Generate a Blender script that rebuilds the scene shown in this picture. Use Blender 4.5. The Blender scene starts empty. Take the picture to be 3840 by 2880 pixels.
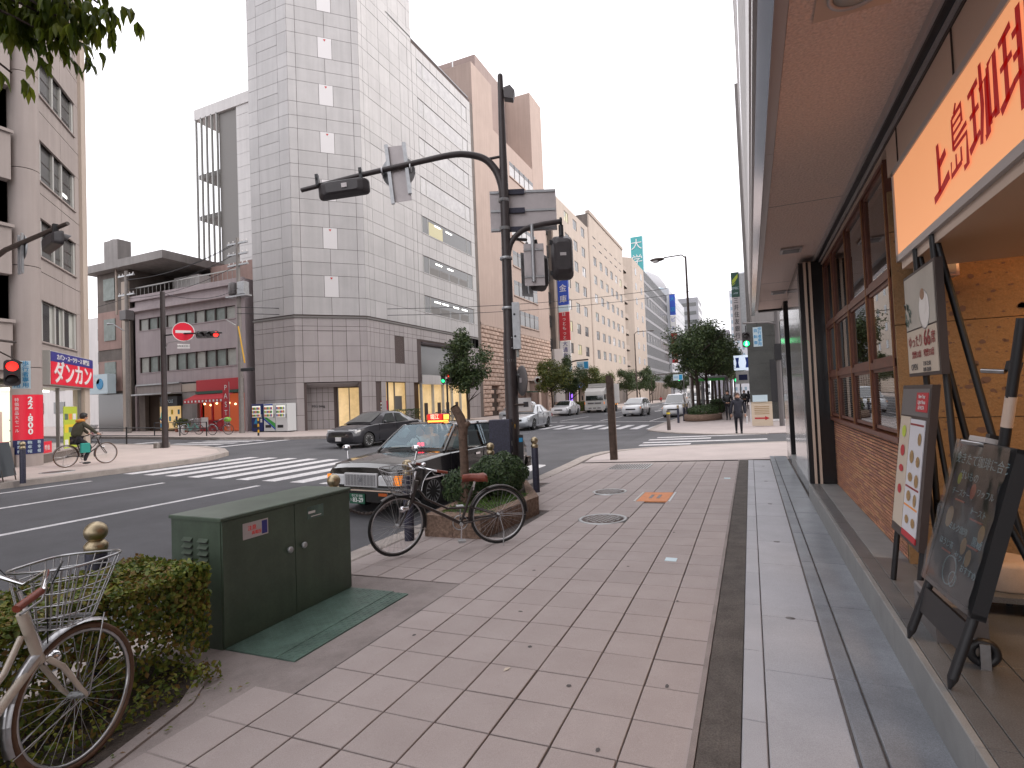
import bpy, bmesh, math, random
from mathutils import Vector, Matrix
R = math.radians
rnd = random.Random(7)
SC = bpy.context.scene
COL = SC.collection
# ---------------------------------------------------------------- camera
YAW, PITCH, ROLL, FPX = R(23.732), R(1.776), R(-2.3), 540.0
fw = Vector((-math.sin(YAW)*math.cos(PITCH), math.cos(YAW)*math.cos(PITCH), math.sin(PITCH)))
r0 = Vector((math.cos(YAW), math.sin(YAW), 0)); u0 = r0.cross(fw)
cr = math.cos(ROLL)*r0 + math.sin(ROLL)*u0; cu = -math.sin(ROLL)*r0 + math.cos(ROLL)*u0
cam_d = bpy.data.cameras.new('camera'); cam = bpy.data.objects.new('camera', cam_d); COL.objects.link(cam)
cam_d.sensor_width = 36.0; cam_d.lens = FPX*36.0/1024.0; cam_d.clip_start = 0.05; cam_d.clip_end = 3000
cam.matrix_world = Matrix(((cr.x, cu.x, -fw.x, 0), (cr.y, cu.y, -fw.y, 0), (cr.z, cu.z, -fw.z, 1.6), (0, 0, 0, 1)))
SC.camera = cam
# ---------------------------------------------------------------- overcast sky and a weak broad sun
SUN_EL, SUN_AZ = R(38), R(70)            # azimuth measured from +y towards +x
W = bpy.data.worlds.new('World'); SC.world = W; W.use_nodes = True
nt = W.node_tree; nt.nodes.clear()
out = nt.nodes.new('ShaderNodeOutputWorld'); bg = nt.nodes.new('ShaderNodeBackground')
sky = nt.nodes.new('ShaderNodeTexSky'); sky.sky_type = 'NISHITA'; sky.sun_disc = False
sky.sun_elevation = SUN_EL; sky.sun_rotation = SUN_AZ; sky.air_density = 1.0; sky.dust_density = 6.0; sky.ozone_density = 1.0
mixc = nt.nodes.new('ShaderNodeMix'); mixc.data_type = 'RGBA'; mixc.inputs[0].default_value = 0.9
noi = nt.nodes.new('ShaderNodeTexNoise'); noi.inputs['Scale'].default_value = 2.2; noi.inputs['Detail'].default_value = 5
rmp = nt.nodes.new('ShaderNodeValToRGB'); rmp.color_ramp.elements[0].color = (10.6, 10.4, 11.0, 1); rmp.color_ramp.elements[1].color = (12.6, 12.3, 12.6, 1)
rmp.color_ramp.elements[0].position = 0.3; rmp.color_ramp.elements[1].position = 0.7
tco = nt.nodes.new('ShaderNodeTexCoord')
nt.links.new(tco.outputs['Generated'], noi.inputs['Vector']); nt.links.new(noi.outputs['Fac'], rmp.inputs['Fac'])
nt.links.new(sky.outputs['Color'], mixc.inputs[6]); nt.links.new(rmp.outputs['Color'], mixc.inputs[7])
nt.links.new(mixc.outputs[2], bg.inputs['Color']); bg.inputs['Strength'].default_value = 0.1
nt.links.new(bg.outputs['Background'], out.inputs['Surface'])
sun_d = bpy.data.lights.new('sun', 'SUN'); sun_d.energy = 0.9; sun_d.angle = R(25); sun_d.color = (1.0, 0.93, 0.86)
sun = bpy.data.objects.new('sun', sun_d); COL.objects.link(sun)
sd = Vector((math.sin(SUN_AZ)*math.cos(SUN_EL), math.cos(SUN_AZ)*math.cos(SUN_EL), math.sin(SUN_EL)))
sun.rotation_euler = sd.to_track_quat('Z', 'Y').to_euler(); sun.location = (0, 0, 60)
vs = SC.view_settings; vs.view_transform = 'Standard'; vs.look = 'None'; vs.exposure = 0.85; vs.gamma = 1.0
SC.render.engine = 'CYCLES'; SC.cycles.use_denoising = True
SC.cycles.max_bounces = 6; SC.cycles.transparent_max_bounces = 12; SC.cycles.caustics_reflective = False; SC.cycles.caustics_refractive = False
SC.cycles.sample_clamp_indirect = 6.0
# ---------------------------------------------------------------- materials
MATS = {}
def mat(name, col, rough=0.7, metal=0.0, var=0.0, scale=8.0, bump=0.0, bscale=60.0, objvar=0.0, emit=0.0, ecol=None, spec=0.5, col2=None, speck=0.0, sscale=220.0, streak=0.0, coat=0.0):
    m = bpy.data.materials.new(name); m.use_nodes = True; n = m.node_tree; N = n.nodes; L = n.links
    b = N['Principled BSDF']; b.inputs['Roughness'].default_value = rough; b.inputs['Metallic'].default_value = metal
    b.inputs['Specular IOR Level'].default_value = spec
    if coat: b.inputs['Coat Weight'].default_value = coat; b.inputs['Coat Roughness'].default_value = 0.05
    c = (*col, 1); b.inputs['Base Color'].default_value = c
    if emit:
        b.inputs['Emission Color'].default_value = (*(ecol or col), 1); b.inputs['Emission Strength'].default_value = emit*0.56
    cur = None
    tc = N.new('ShaderNodeTexCoord')
    geo = N.new('ShaderNodeNewGeometry')
    if var or col2:
        t = N.new('ShaderNodeTexNoise'); t.inputs['Scale'].default_value = scale; t.inputs['Detail'].default_value = 6; t.inputs['Roughness'].default_value = 0.65
        L.new(geo.outputs['Position'], t.inputs['Vector'])
        rp = N.new('ShaderNodeValToRGB'); e = rp.color_ramp.elements; e[0].position = 0.32; e[1].position = 0.68
        c2 = col2 or tuple(min(1, x*(1+var)) for x in col); c1 = col if col2 else tuple(x*(1-var) for x in col)
        e[0].color = (*c1, 1); e[1].color = (*c2, 1)
        L.new(t.outputs['Fac'], rp.inputs['Fac']); cur = rp.outputs['Color']
    def mul(cur, sock, lo, hi):
        mr = N.new('ShaderNodeMapRange'); mr.inputs['To Min'].default_value = lo; mr.inputs['To Max'].default_value = hi
        L.new(sock, mr.inputs['Value'])
        mx = N.new('ShaderNodeMix'); mx.data_type = 'RGBA'; mx.blend_type = 'MULTIPLY'; mx.inputs[0].default_value = 1
        if cur: L.new(cur, mx.inputs[6])
        else: mx.inputs[6].default_value = c
        L.new(mr.outputs['Result'], mx.inputs[7]); return mx.outputs[2]
    if speck:
        t = N.new('ShaderNodeTexNoise'); t.inputs['Scale'].default_value = sscale; t.inputs['Detail'].default_value = 2
        L.new(geo.outputs['Position'], t.inputs['Vector']); cur = mul(cur, t.outputs['Fac'], 1-speck*1.6, 1+speck*1.6)
    if objvar:
        oi = N.new('ShaderNodeObjectInfo'); cur = mul(cur, oi.outputs['Random'], 1-objvar, 1+objvar)
    if streak:
        mp = N.new('ShaderNodeMapping'); mp.inputs['Scale'].default_value = (2.5, 2.5, 0.12)
        L.new(geo.outputs['Position'], mp.inputs['Vector'])
        t = N.new('ShaderNodeTexNoise'); t.inputs['Scale'].default_value = 1.6; t.inputs['Detail'].default_value = 7
        L.new(mp.outputs['Vector'], t.inputs['Vector']); cur = mul(cur, t.outputs['Fac'], 1-streak*1.5, 1+streak*0.8)
    if cur: L.new(cur, b.inputs['Base Color'])
    if bump:
        t = N.new('ShaderNodeTexNoise'); t.inputs['Scale'].default_value = bscale; t.inputs['Detail'].default_value = 4
        L.new(geo.outputs['Position'], t.inputs['Vector'])
        bm = N.new('ShaderNodeBump'); bm.inputs['Strength'].default_value = bump; bm.inputs['Distance'].default_value = 0.02
        L.new(t.outputs['Fac'], bm.inputs['Height']); L.new(bm.outputs['Normal'], b.inputs['Normal'])
    MATS[name] = m; return m
def glassmat(name, col, fac=0.35, rough=0.02, tint=(0.9, 0.93, 0.92)):
    """clear pane: see-through with a mirror sheen"""
    m = bpy.data.materials.new(name); m.use_nodes = True; n = m.node_tree; n.nodes.clear()
    o = n.nodes.new('ShaderNodeOutputMaterial'); a = n.nodes.new('ShaderNodeBsdfTransparent'); g = n.nodes.new('ShaderNodeBsdfGlossy'); mx = n.nodes.new('ShaderNodeMixShader')
    a.inputs['Color'].default_value = (*tint, 1); g.inputs['Color'].default_value = (*col, 1); g.inputs['Roughness'].default_value = rough
    fr = n.nodes.new('ShaderNodeFresnel'); fr.inputs['IOR'].default_value = 1.5
    ad = n.nodes.new('ShaderNodeMath'); ad.operation = 'ADD'; ad.use_clamp = True; ad.inputs[1].default_value = fac
    n.links.new(fr.outputs[0], ad.inputs[0]); n.links.new(ad.outputs[0], mx.inputs[0])
    n.links.new(a.outputs[0], mx.inputs[1]); n.links.new(g.outputs[0], mx.inputs[2]); n.links.new(mx.outputs[0], o.inputs['Surface'])
    MATS[name] = m; return m
def leafmat(name, cols, trans=0.25):
    m = bpy.data.materials.new(name); m.use_nodes = True; n = m.node_tree; N = n.nodes; L = n.links; N.clear()
    o = N.new('ShaderNodeOutputMaterial'); d = N.new('ShaderNodeBsdfPrincipled'); t = N.new('ShaderNodeBsdfTranslucent'); mx = N.new('ShaderNodeMixShader')
    mx.inputs[0].default_value = trans; d.inputs['Roughness'].default_value = 0.45; d.inputs['Specular IOR Level'].default_value = 0.35
    geo = N.new('ShaderNodeNewGeometry'); ns = N.new('ShaderNodeTexNoise'); ns.inputs['Scale'].default_value = 3.0; ns.inputs['Detail'].default_value = 3
    L.new(geo.outputs['Position'], ns.inputs['Vector'])
    ad = N.new('ShaderNodeMath'); ad.operation = 'MULTIPLY_ADD'; ad.inputs[1].default_value = 0.55
    L.new(geo.outputs['Random Per Island'], ad.inputs[0])
    ml = N.new('ShaderNodeMath'); ml.operation = 'MULTIPLY'; ml.inputs[1].default_value = 0.5
    L.new(ns.outputs['Fac'], ml.inputs[0]); L.new(ml.outputs[0], ad.inputs[2])
    rp = N.new('ShaderNodeValToRGB'); el = rp.color_ramp.elements
    el[0].position = 0.1; el[0].color = (*cols[0], 1); el[1].position = 0.9; el[1].color = (*cols[-1], 1)
    for i, c in enumerate(cols[1:-1]):
        e = el.new(0.1+0.8*(i+1)/(len(cols)-1)); e.color = (*c, 1)
    L.new(ad.outputs[0], rp.inputs['Fac']); L.new(rp.outputs['Color'], d.inputs['Base Color']); L.new(rp.outputs['Color'], t.inputs['Color'])
    L.new(d.outputs[0], mx.inputs[1]); L.new(t.outputs[0], mx.inputs[2]); L.new(mx.outputs[0], o.inputs['Surface'])
    MATS[name] = m; return m
# ---------------------------------------------------------------- mesh builder
class MB:
    def __init__(s): s.v = []; s.f = []; s.m = []; s.sm = []
    def add(s, vs, fs, mi=0, smooth=False):
        o = len(s.v); s.v += [tuple(x) for x in vs]
        for f in fs: s.f.append(tuple(o+i for i in f)); s.m.append(mi); s.sm.append(smooth)
        return s
    def box(s, x0, x1, y0, y1, z0, z1, mi=0, M=None):
        vs = [(x, y, z) for z in (z0, z1) for y in (y0, y1) for x in (x0, x1)]
        if M is not None: vs = [M @ Vector(p) for p in vs]
        return s.add(vs, [(0, 2, 3, 1), (4, 5, 7, 6), (0, 1, 5, 4), (2, 6, 7, 3), (0, 4, 6, 2), (1, 3, 7, 5)], mi)
    def cbox(s, c, sz, mi=0, M=None):
        a, b, d = [q/2 for q in sz]
        return s.box(c[0]-a, c[0]+a, c[1]-b, c[1]+b, c[2]-d, c[2]+d, mi, M)
    def slab(s, x0, x1, y0, y1, z0, z1, ch=0.006, mi=0, M=None):
        """box with chamfered top edges"""
        vs = [(x0, y0, z0), (x1, y0, z0), (x1, y1, z0), (x0, y1, z0), (x0, y0, z1-ch), (x1, y0, z1-ch), (x1, y1, z1-ch), (x0, y1, z1-ch),
              (x0+ch, y0+ch, z1), (x1-ch, y0+ch, z1), (x1-ch, y1-ch, z1), (x0+ch, y1-ch, z1)]
        if M is not None: vs = [M @ Vector(p) for p in vs]
        fs = [(8, 9, 10, 11)]
        for i in range(4):
            j = (i+1) % 4; fs += [(i, j, 4+j, 4+i), (4+i, 4+j, 8+j, 8+i)]
        return s.add(vs, fs, mi)
    def cyl(s, p0, p1, r, r1=None, n=12, mi=0, caps=True, smooth=True):
        p0 = Vector(p0); p1 = Vector(p1); r1 = r if r1 is None else r1
        d = (p1-p0).normalized(); a = d.orthogonal().normalized(); b = d.cross(a)
        vs = []
        for p, q in ((p0, r), (p1, r1)):
            for i in range(n):
                t = 2*math.pi*i/n; vs.append(p+q*(math.cos(t)*a+math.sin(t)*b))
        s.add(vs, [(i, (i+1) % n, n+(i+1) % n, n+i) for i in range(n)], mi, smooth)
        if caps: s.add(vs[:n], [tuple(range(n))[::-1]], mi); s.add(vs[n:], [tuple(range(n))], mi)
        return s
    def tube(s, pts, r, n=8, mi=0, closed=False, caps=True):
        pts = [Vector(p) for p in pts]; m = len(pts); rr = r if isinstance(r, (list, tuple)) else [r]*m
        vs = []; a = None
        for k, p in enumerate(pts):
            if closed: d = pts[(k+1) % m]-pts[k-1]
            else: d = pts[min(k+1, m-1)]-pts[max(k-1, 0)]
            d = d.normalized()
            if a is None: a = d.orthogonal().normalized()
            else:
                a = a-d*a.dot(d)
                a = a.normalized() if a.length > 1e-6 else d.orthogonal().normalized()
            b = d.cross(a)
            for i in range(n):
                t = 2*math.pi*i/n; vs.append(p+rr[k]*(math.cos(t)*a+math.sin(t)*b))
        fs = []
        for k in range(m if closed else m-1):
            k2 = (k+1) % m
            fs += [(k*n+i, k*n+(i+1) % n, k2*n+(i+1) % n, k2*n+i) for i in range(n)]
        s.add(vs, fs, mi, True)
        if caps and not closed:
            s.add(vs[:n], [tuple(range(n))[::-1]], mi); s.add(vs[-n:], [tuple(range(n))], mi)
        return s
    def lathe(s, prof, n=20, mi=0, M=None, smooth=True):
        """prof: [(r,z)...] about z"""
        vs = [];
        for (r, z) in prof:
            for i in range(n):
                t = 2*math.pi*i/n; vs.append(Vector((r*math.cos(t), r*math.sin(t), z)))
        if M is not None: vs = [M @ p for p in vs]
        fs = []
        for k in range(len(prof)-1):
            fs += [(k*n+i, k*n+(i+1) % n, (k+1)*n+(i+1) % n, (k+1)*n+i) for i in range(n)]
        s.add(vs, fs, mi, smooth)
        if prof[0][0] > 1e-4: s.add(vs[:n], [tuple(range(n))[::-1]], mi)
        if prof[-1][0] > 1e-4: s.add(vs[-n:], [tuple(range(n))], mi)
        return s
    def ball(s, c, r, n=14, k=9, mi=0, sc=(1, 1, 1)):
        M = Matrix.Translation(Vector(c)) @ Matrix.Diagonal((*sc, 1))
        return s.lathe([(max(1e-5, r*math.sin(math.pi*i/k)), -r*math.cos(math.pi*i/k)) for i in range(k+1)], n, mi, M)
    def prism(s, poly, axis, a0, a1, mi=0, M=None):
        """extrude 2-D polygon along axis 0/1/2 from a0 to a1"""
        def P(p, a):
            q = list(p); q.insert(axis, a); return Vector(q)
        n = len(poly); vs = [P(p, a0) for p in poly]+[P(p, a1) for p in poly]
        if M is not None: vs = [M @ p for p in vs]
        return s.add(vs, [tuple(range(n))[::-1], tuple(range(n, 2*n))]+[(i, (i+1) % n, n+(i+1) % n, n+i) for i in range(n)], mi)
    def quad(s, a, b, c, d, mi=0): return s.add([a, b, c, d], [(0, 1, 2, 3)], mi)
    def torus(s, c, R_, r, axis='y', n=32, k=8, mi=0, a0=0, a1=2*math.pi):
        full = abs(a1-a0-2*math.pi) < 1e-6; pts = []
        for i in range(n if full else n+1):
            t = a0+(a1-a0)*i/n
            q = {'y': (math.cos(t)*R_, 0, math.sin(t)*R_), 'z': (math.cos(t)*R_, math.sin(t)*R_, 0), 'x': (0, math.cos(t)*R_, math.sin(t)*R_)}[axis]
            pts.append(Vector(c)+Vector(q))
        return s.tube(pts, r, k, mi, closed=full)
    def mesh(s, name, mats, fix=True):
        me = bpy.data.meshes.new(name); me.from_pydata([tuple(p) for p in s.v], [], s.f)
        for m in (mats if isinstance(mats, (list, tuple)) else [mats]): me.materials.append(MATS[m] if isinstance(m, str) else m)
        me.polygons.foreach_set('material_index', s.m); me.polygons.foreach_set('use_smooth', s.sm)
        if fix:
            bm = bmesh.new(); bm.from_mesh(me); bmesh.ops.recalc_face_normals(bm, faces=bm.faces); bm.to_mesh(me); bm.free()
        me.update(); return me
    def build(s, name, mats, parent=None, loc=(0, 0, 0), rz=0, fix=True):
        return obj(name, s.mesh(name, mats, fix), parent, loc, rz)
def obj(name, data, parent=None, loc=(0, 0, 0), rz=0):
    o = bpy.data.objects.new(name, data); COL.objects.link(o); o.location = loc; o.rotation_euler = (0, 0, rz)
    if parent is not None: o.parent = parent
    return o
def tag(o, label=None, cat=None, group=None, kind=None):
    if label: o['label'] = label
    if cat: o['category'] = cat
    if group: o['group'] = group
    if kind: o['kind'] = kind
    return o
def thing(name, label, cat, loc=(0, 0, 0), rz=0, group=None):
    return tag(obj(name, None, None, loc, rz), label, cat, group)
KIDS = {}
def copy_tree(o, parent=None, loc=None, rz=None, label=None):
    c = o.copy(); COL.objects.link(c); c.parent = parent
    if loc is not None: c.location = loc
    if rz is not None: c.rotation_euler = (0, 0, rz)
    if label: c['label'] = label
    for ch in list(o.children): copy_tree(ch, c)
    return c
def crv(pts, k=5):
    """smooth path through the points"""
    P = [Vector(p) for p in pts]; out_ = []
    for i in range(len(P)-1):
        a, b_, c, d = P[max(i-1, 0)], P[i], P[i+1], P[min(i+2, len(P)-1)]
        for j in range(k):
            t = j/k; out_.append(.5*((2*b_)+(c-a)*t+(2*a-5*b_+4*c-d)*t*t+(3*b_-a-3*c+d)*t**3))
    return out_+[P[-1]]
def instance(name, me, parent, loc=(0, 0, 0), rot=(0, 0, 0), scale=(1, 1, 1)):
    o = bpy.data.objects.new(name, me); COL.objects.link(o); o.parent = parent; o.location = loc; o.rotation_euler = rot; o.scale = scale
    return o
TXT = {}
TMP = bpy.data.scenes.new('workshop')                 # objects are baked to plain meshes here
def bake(o):
    with bpy.context.temp_override(scene=TMP, view_layer=TMP.view_layers[0]):
        dg = bpy.context.evaluated_depsgraph_get(); dg.update()
        return bpy.data.meshes.new_from_object(o.evaluated_get(dg))
def text_mesh(body, size, depth=0.004, m='white_paint', align='CENTER', bold=0.0):
    key = (body, size, depth, m, align, bold)
    if key in TXT: return TXT[key]
    cu_ = bpy.data.curves.new('lettering', 'FONT'); cu_.body = body; cu_.size = size; cu_.extrude = depth/2; cu_.offset = bold*size
    cu_.align_x = align; cu_.align_y = 'CENTER'; cu_.resolution_u = 3
    o = bpy.data.objects.new('lettering', cu_); TMP.collection.objects.link(o)
    me = bake(o)
    bpy.data.objects.remove(o); bpy.data.curves.remove(cu_)
    me.materials.clear(); me.materials.append(MATS[m]); TXT[key] = me
    return me
def text(body, size, parent, loc, rot, m='white_paint', depth=0.004, align='CENTER', bold=0.0, sx=1.0, sy=1.0, name='lettering'):
    """rot: euler of the text plane; (90deg,0,a) stands it upright"""
    o = instance(name, text_mesh(body, size, depth, m, align, bold), parent, loc, rot, (sx, sy, 1)); return o
def facing(nx, ny):
    """euler for upright text whose face looks along (nx,ny)"""
    return (R(90), 0, math.atan2(ny, nx)+R(90))
def split_parts(name, metas, mats, parent, limit=300):
    """metas: [(importance, mb)] -> the first `limit` are objects, the rest one 'stuff' mesh"""
    metas = sorted(metas, key=lambda t: -t[0])
    for imp, b in metas[:limit]: b.build(name, mats, parent)
    rest = metas[limit:]
    if rest:
        a = MB()
        for imp, b in rest:
            for_o = len(a.v); a.v += b.v; a.f += [tuple(for_o+i for i in f) for f in b.f]; a.m += b.m; a.sm += b.sm
        tag(a.build(name+'_field', mats, parent), kind='stuff')
def imp_of(p, area):
    d = (Vector(p)-Vector((0, 0, 1.6))).length
    return area/(d*d)
SLOPE = 0.026
XK = -4.45                                   # near kerb line
def zs(x): return SLOPE*x                    # near pavement falls gently to the gutter
def zr(x): return -0.25+0.0135*(-4.6-x)      # carriageway rises from the gutter
def zf(x): return zr(x)+0.14                 # far pavements
mat('asphalt', (0.085, 0.085, 0.092), 0.9, var=0.22, scale=0.55, speck=0.30, sscale=150, bump=0.25, bscale=160)
mat('asphalt_strip', (0.10, 0.088, 0.08), 0.95, var=0.25, scale=5, speck=0.45, sscale=130, bump=0.6, bscale=130)
mat('tile', (0.335, 0.285, 0.272), 0.82, var=0.10, scale=2.5, speck=0.20, sscale=240, bump=0.12, bscale=240, objvar=0.035, col2=(0.375, 0.325, 0.312))
mat('mortar', (0.11, 0.095, 0.09), 0.95, var=0.3, scale=10)
mat('pave_plain', (0.42, 0.365, 0.35), 0.85, var=0.08, scale=1.2, speck=0.12, sscale=120)
mat('pave_far', (0.46, 0.39, 0.36), 0.85, var=0.08, scale=1.0, speck=0.12, sscale=60)
mat('concrete_patch', (0.25, 0.215, 0.205), 0.9, var=0.2, scale=3, speck=0.2, sscale=170, bump=0.2)
mat('kerb', (0.34, 0.30, 0.275), 0.85, var=0.15, scale=4, speck=0.3, sscale=140, bump=0.3)
mat('granite_light', (0.36, 0.36, 0.385), 0.55, var=0.09, scale=2, speck=0.30, sscale=260, objvar=0.05)
mat('granite_blue', (0.20, 0.215, 0.24), 0.38, var=0.22, scale=2.4, speck=0.40, sscale=220, objvar=0.06)
mat('granite_dark', (0.115, 0.12, 0.125), 0.35, var=0.2, scale=3, speck=0.55, sscale=170)
mat('riser_stone', (0.21, 0.215, 0.215), 0.5, var=0.12, scale=5, speck=0.15)
mat('black_stone', (0.018, 0.017, 0.018), 0.18, speck=0.3, sscale=200)
mat('green_granite', (0.05, 0.052, 0.048), 0.3, var=0.25, scale=1.5, speck=0.4, sscale=120)
mat('white_paint', (0.74, 0.73, 0.74), 0.7)
mat('road_paint', (0.56, 0.55, 0.56), 0.8, var=0.22, scale=9, speck=0.3, sscale=60)
mat('soil', (0.055, 0.042, 0.034), 1.0, var=0.4, scale=14, bump=0.8, bscale=70)
mat('brass', (0.40, 0.33, 0.22), 0.4, metal=1.0, var=0.15, scale=20)
mat('bollard_navy', (0.028, 0.028, 0.05), 0.5, var=0.4, scale=30, speck=0.3, sscale=60)
mat('brown_steel', (0.06, 0.042, 0.035), 0.45, var=0.25, scale=12)
mat('pole_brown', (0.045, 0.034, 0.034), 0.42, var=0.2, scale=4, streak=0.2)
mat('cab_green', (0.078, 0.11, 0.078), 0.42, var=0.2, scale=2.2, streak=0.42, speck=0.1, sscale=60)
mat('tread_green', (0.085, 0.14, 0.115), 0.45, var=0.3, scale=7, speck=0.15)
mat('steel', (0.42, 0.42, 0.43), 0.3, metal=1.0, var=0.1, scale=30)
mat('zinc', (0.42, 0.43, 0.44), 0.45, metal=0.7, var=0.12, scale=10)
mat('chrome', (0.75, 0.75, 0.77), 0.12, metal=1.0)
mat('alu_panel', (0.50, 0.46, 0.46), 0.5, metal=0.25, var=0.08, scale=4)
mat('bright_trim', (0.62, 0.62, 0.63), 0.3, metal=0.35)
mat('rubber', (0.02, 0.02, 0.02), 0.8)
mat('tyre_brown', (0.11, 0.06, 0.035), 0.75, var=0.2, scale=20)
mat('cream_frame', (0.50, 0.44, 0.37), 0.3, var=0.1, scale=12, coat=0.5)
mat('bike_black', (0.025, 0.016, 0.014), 0.3, coat=0.4)
mat('leather', (0.20, 0.045, 0.025), 0.4, var=0.2, scale=25)
mat('plastic_black', (0.015, 0.015, 0.017), 0.45)
mat('plastic_grey', (0.13, 0.12, 0.12), 0.5)
mat('signal_black', (0.04, 0.034, 0.036), 0.45, var=0.15, scale=8)
mat('bark', (0.13, 0.085, 0.062), 0.95, var=0.35, scale=18, bump=0.9, bscale=45)
mat('bark_dark', (0.05, 0.036, 0.03), 0.95, var=0.3, scale=12, bump=0.7, bscale=30)
leafmat('hedge_leaf', [(0.035, 0.065, 0.018), (0.07, 0.115, 0.02), (0.12, 0.16, 0.028), (0.22, 0.245, 0.035), (0.20, 0.13, 0.035), (0.24, 0.12, 0.04)])
leafmat('shrub_leaf', [(0.018, 0.038, 0.016), (0.035, 0.065, 0.025), (0.06, 0.10, 0.035), (0.09, 0.13, 0.05)], 0.12)
leafmat('tree_leaf', [(0.024, 0.042, 0.02), (0.04, 0.068, 0.026), (0.065, 0.095, 0.032), (0.095, 0.125, 0.04)], 0.2)
leafmat('tree_leaf_yellow', [(0.045, 0.07, 0.022), (0.08, 0.11, 0.03), (0.13, 0.15, 0.035), (0.19, 0.17, 0.04)], 0.25)
leafmat('maple_leaf', [(0.045, 0.075, 0.012), (0.085, 0.13, 0.015), (0.15, 0.19, 0.02), (0.25, 0.27, 0.03)], 0.5)
leafmat('grass_leaf', [(0.05, 0.11, 0.02), (0.09, 0.18, 0.03), (0.15, 0.24, 0.05)], 0.3)
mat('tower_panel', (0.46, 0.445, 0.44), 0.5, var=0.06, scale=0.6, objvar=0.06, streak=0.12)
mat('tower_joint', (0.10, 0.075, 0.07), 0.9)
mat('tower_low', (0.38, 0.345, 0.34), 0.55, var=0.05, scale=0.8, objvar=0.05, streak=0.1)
mat('marker_panel', (0.66, 0.64, 0.64), 0.45)
mat('red_mark', (0.50, 0.02, 0.02), 0.5)
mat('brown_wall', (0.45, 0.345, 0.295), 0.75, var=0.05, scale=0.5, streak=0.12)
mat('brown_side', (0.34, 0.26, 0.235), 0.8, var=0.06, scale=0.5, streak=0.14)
mat('stone_block', (0.52, 0.385, 0.315), 0.85, var=0.15, scale=4, objvar=0.14, bump=0.8, bscale=9)
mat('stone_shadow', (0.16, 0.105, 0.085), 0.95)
mat('beige_wall', (0.47, 0.395, 0.335), 0.8, var=0.05, scale=0.4, streak=0.12)
mat('beige_trim', (0.40, 0.33, 0.28), 0.8, streak=0.15)
mat('white_wall', (0.60, 0.58, 0.57), 0.7, var=0.05, scale=0.6, streak=0.12)
mat('grey_wall', (0.30, 0.28, 0.27), 0.8, var=0.1, scale=0.8, streak=0.25)
mat('pink_wall', (0.42, 0.36, 0.37), 0.8, var=0.06, scale=0.6, streak=0.16)
mat('pink_dark', (0.36, 0.24, 0.21), 0.8, var=0.1, scale=1, streak=0.2)
mat('taupe_wall', (0.36, 0.31, 0.29), 0.75, var=0.05, scale=0.7, streak=0.2)
mat('taupe_dark', (0.16, 0.135, 0.12), 0.8, var=0.2, scale=1.0, streak=0.2)
mat('dark_grid', (0.085, 0.09, 0.10), 0.4, var=0.1, scale=1)
mat('window_dark', (0.045, 0.045, 0.048), 0.12, spec=0.7)
mat('window_painted_sky', (0.40, 0.385, 0.38), 0.12, spec=1.0, var=0.15, scale=1.5)  # pale base colour stands for bright sky reflected in the glass
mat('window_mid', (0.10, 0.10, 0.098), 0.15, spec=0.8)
mat('window_lit', (0.20, 0.18, 0.11), 0.3, emit=0.5, ecol=(0.75, 0.66, 0.36))
mat('curtain', (0.42, 0.43, 0.40), 0.9, var=0.1, scale=3)
mat('curtain_green', (0.20, 0.235, 0.215), 0.6, var=0.2, scale=2, spec=0.8)
mat('frame_dark', (0.045, 0.03, 0.026), 0.5)
mat('frame_light', (0.42, 0.42, 0.40), 0.5)
mat('frame_mid', (0.17, 0.16, 0.15), 0.5)
mat('shop_glow', (0.6, 0.5, 0.32), 0.8, emit=0.55, ecol=(0.95, 0.62, 0.26), var=0.3, scale=0.9)
mat('shop_glow_white', (0.8, 0.8, 0.7), 0.8, emit=0.8, ecol=(0.95, 0.93, 0.74))
mat('tube_light', (1, 1, 1), 0.5, emit=5.0, ecol=(1, 0.98, 0.9))
mat('warm_bulb', (1, 0.8, 0.5), 0.5, emit=6.0, ecol=(1, 0.62, 0.28))
mat('sign_red', (0.62, 0.012, 0.035), 0.4, emit=0.12, ecol=(0.8, 0.01, 0.04))
mat('sign_red_matte', (0.45, 0.02, 0.03), 0.55)
mat('sign_blue', (0.035, 0.035, 0.22), 0.45)
mat('sign_navy', (0.012, 0.02, 0.10), 0.5)
mat('sign_cyan', (0.02, 0.28, 0.55), 0.5)
mat('sign_pale', (0.55, 0.68, 0.74), 0.5)
mat('sign_white', (0.72, 0.71, 0.70), 0.5)
mat('sign_teal', (0.07, 0.36, 0.37), 0.5)
mat('sign_green', (0.012, 0.07, 0.045), 0.4)
mat('sign_yellow', (0.72, 0.55, 0.03), 0.5)
mat('sign_lime', (0.45, 0.55, 0.05), 0.5)
mat('sign_orange', (0.75, 0.28, 0.04), 0.5)
mat('brand_blue', (0.02, 0.07, 0.42), 0.5)
mat('brand_green', (0.05, 0.35, 0.06), 0.5)
mat('text_dark', (0.06, 0.06, 0.065), 0.6)
mat('text_red', (0.42, 0.012, 0.012), 0.5, emit=0.28, ecol=(0.55, 0.01, 0.01))
mat('text_maroon', (0.25, 0.02, 0.02), 0.5)
mat('cafe_sign', (0.75, 0.36, 0.16), 0.5, emit=0.62, ecol=(1.0, 0.42, 0.19))
mat('soffit', (0.78, 0.63, 0.56), 0.85, bump=1.0, bscale=42, speck=0.22, sscale=60)
mat('fascia_metal', (0.5, 0.47, 0.46), 0.4, metal=0.25)
mat('satin_panel', (0.60, 0.47, 0.38), 0.35, metal=0.15)
mat('wood_frame', (0.13, 0.042, 0.024), 0.42, var=0.25, scale=9)
mat('wood_light', (0.26, 0.12, 0.05), 0.45, var=0.2, scale=9)
mat('brick_tile', (0.40, 0.185, 0.11), 0.8, objvar=0.25, var=0.15, scale=14, bump=0.3, bscale=80)
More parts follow.
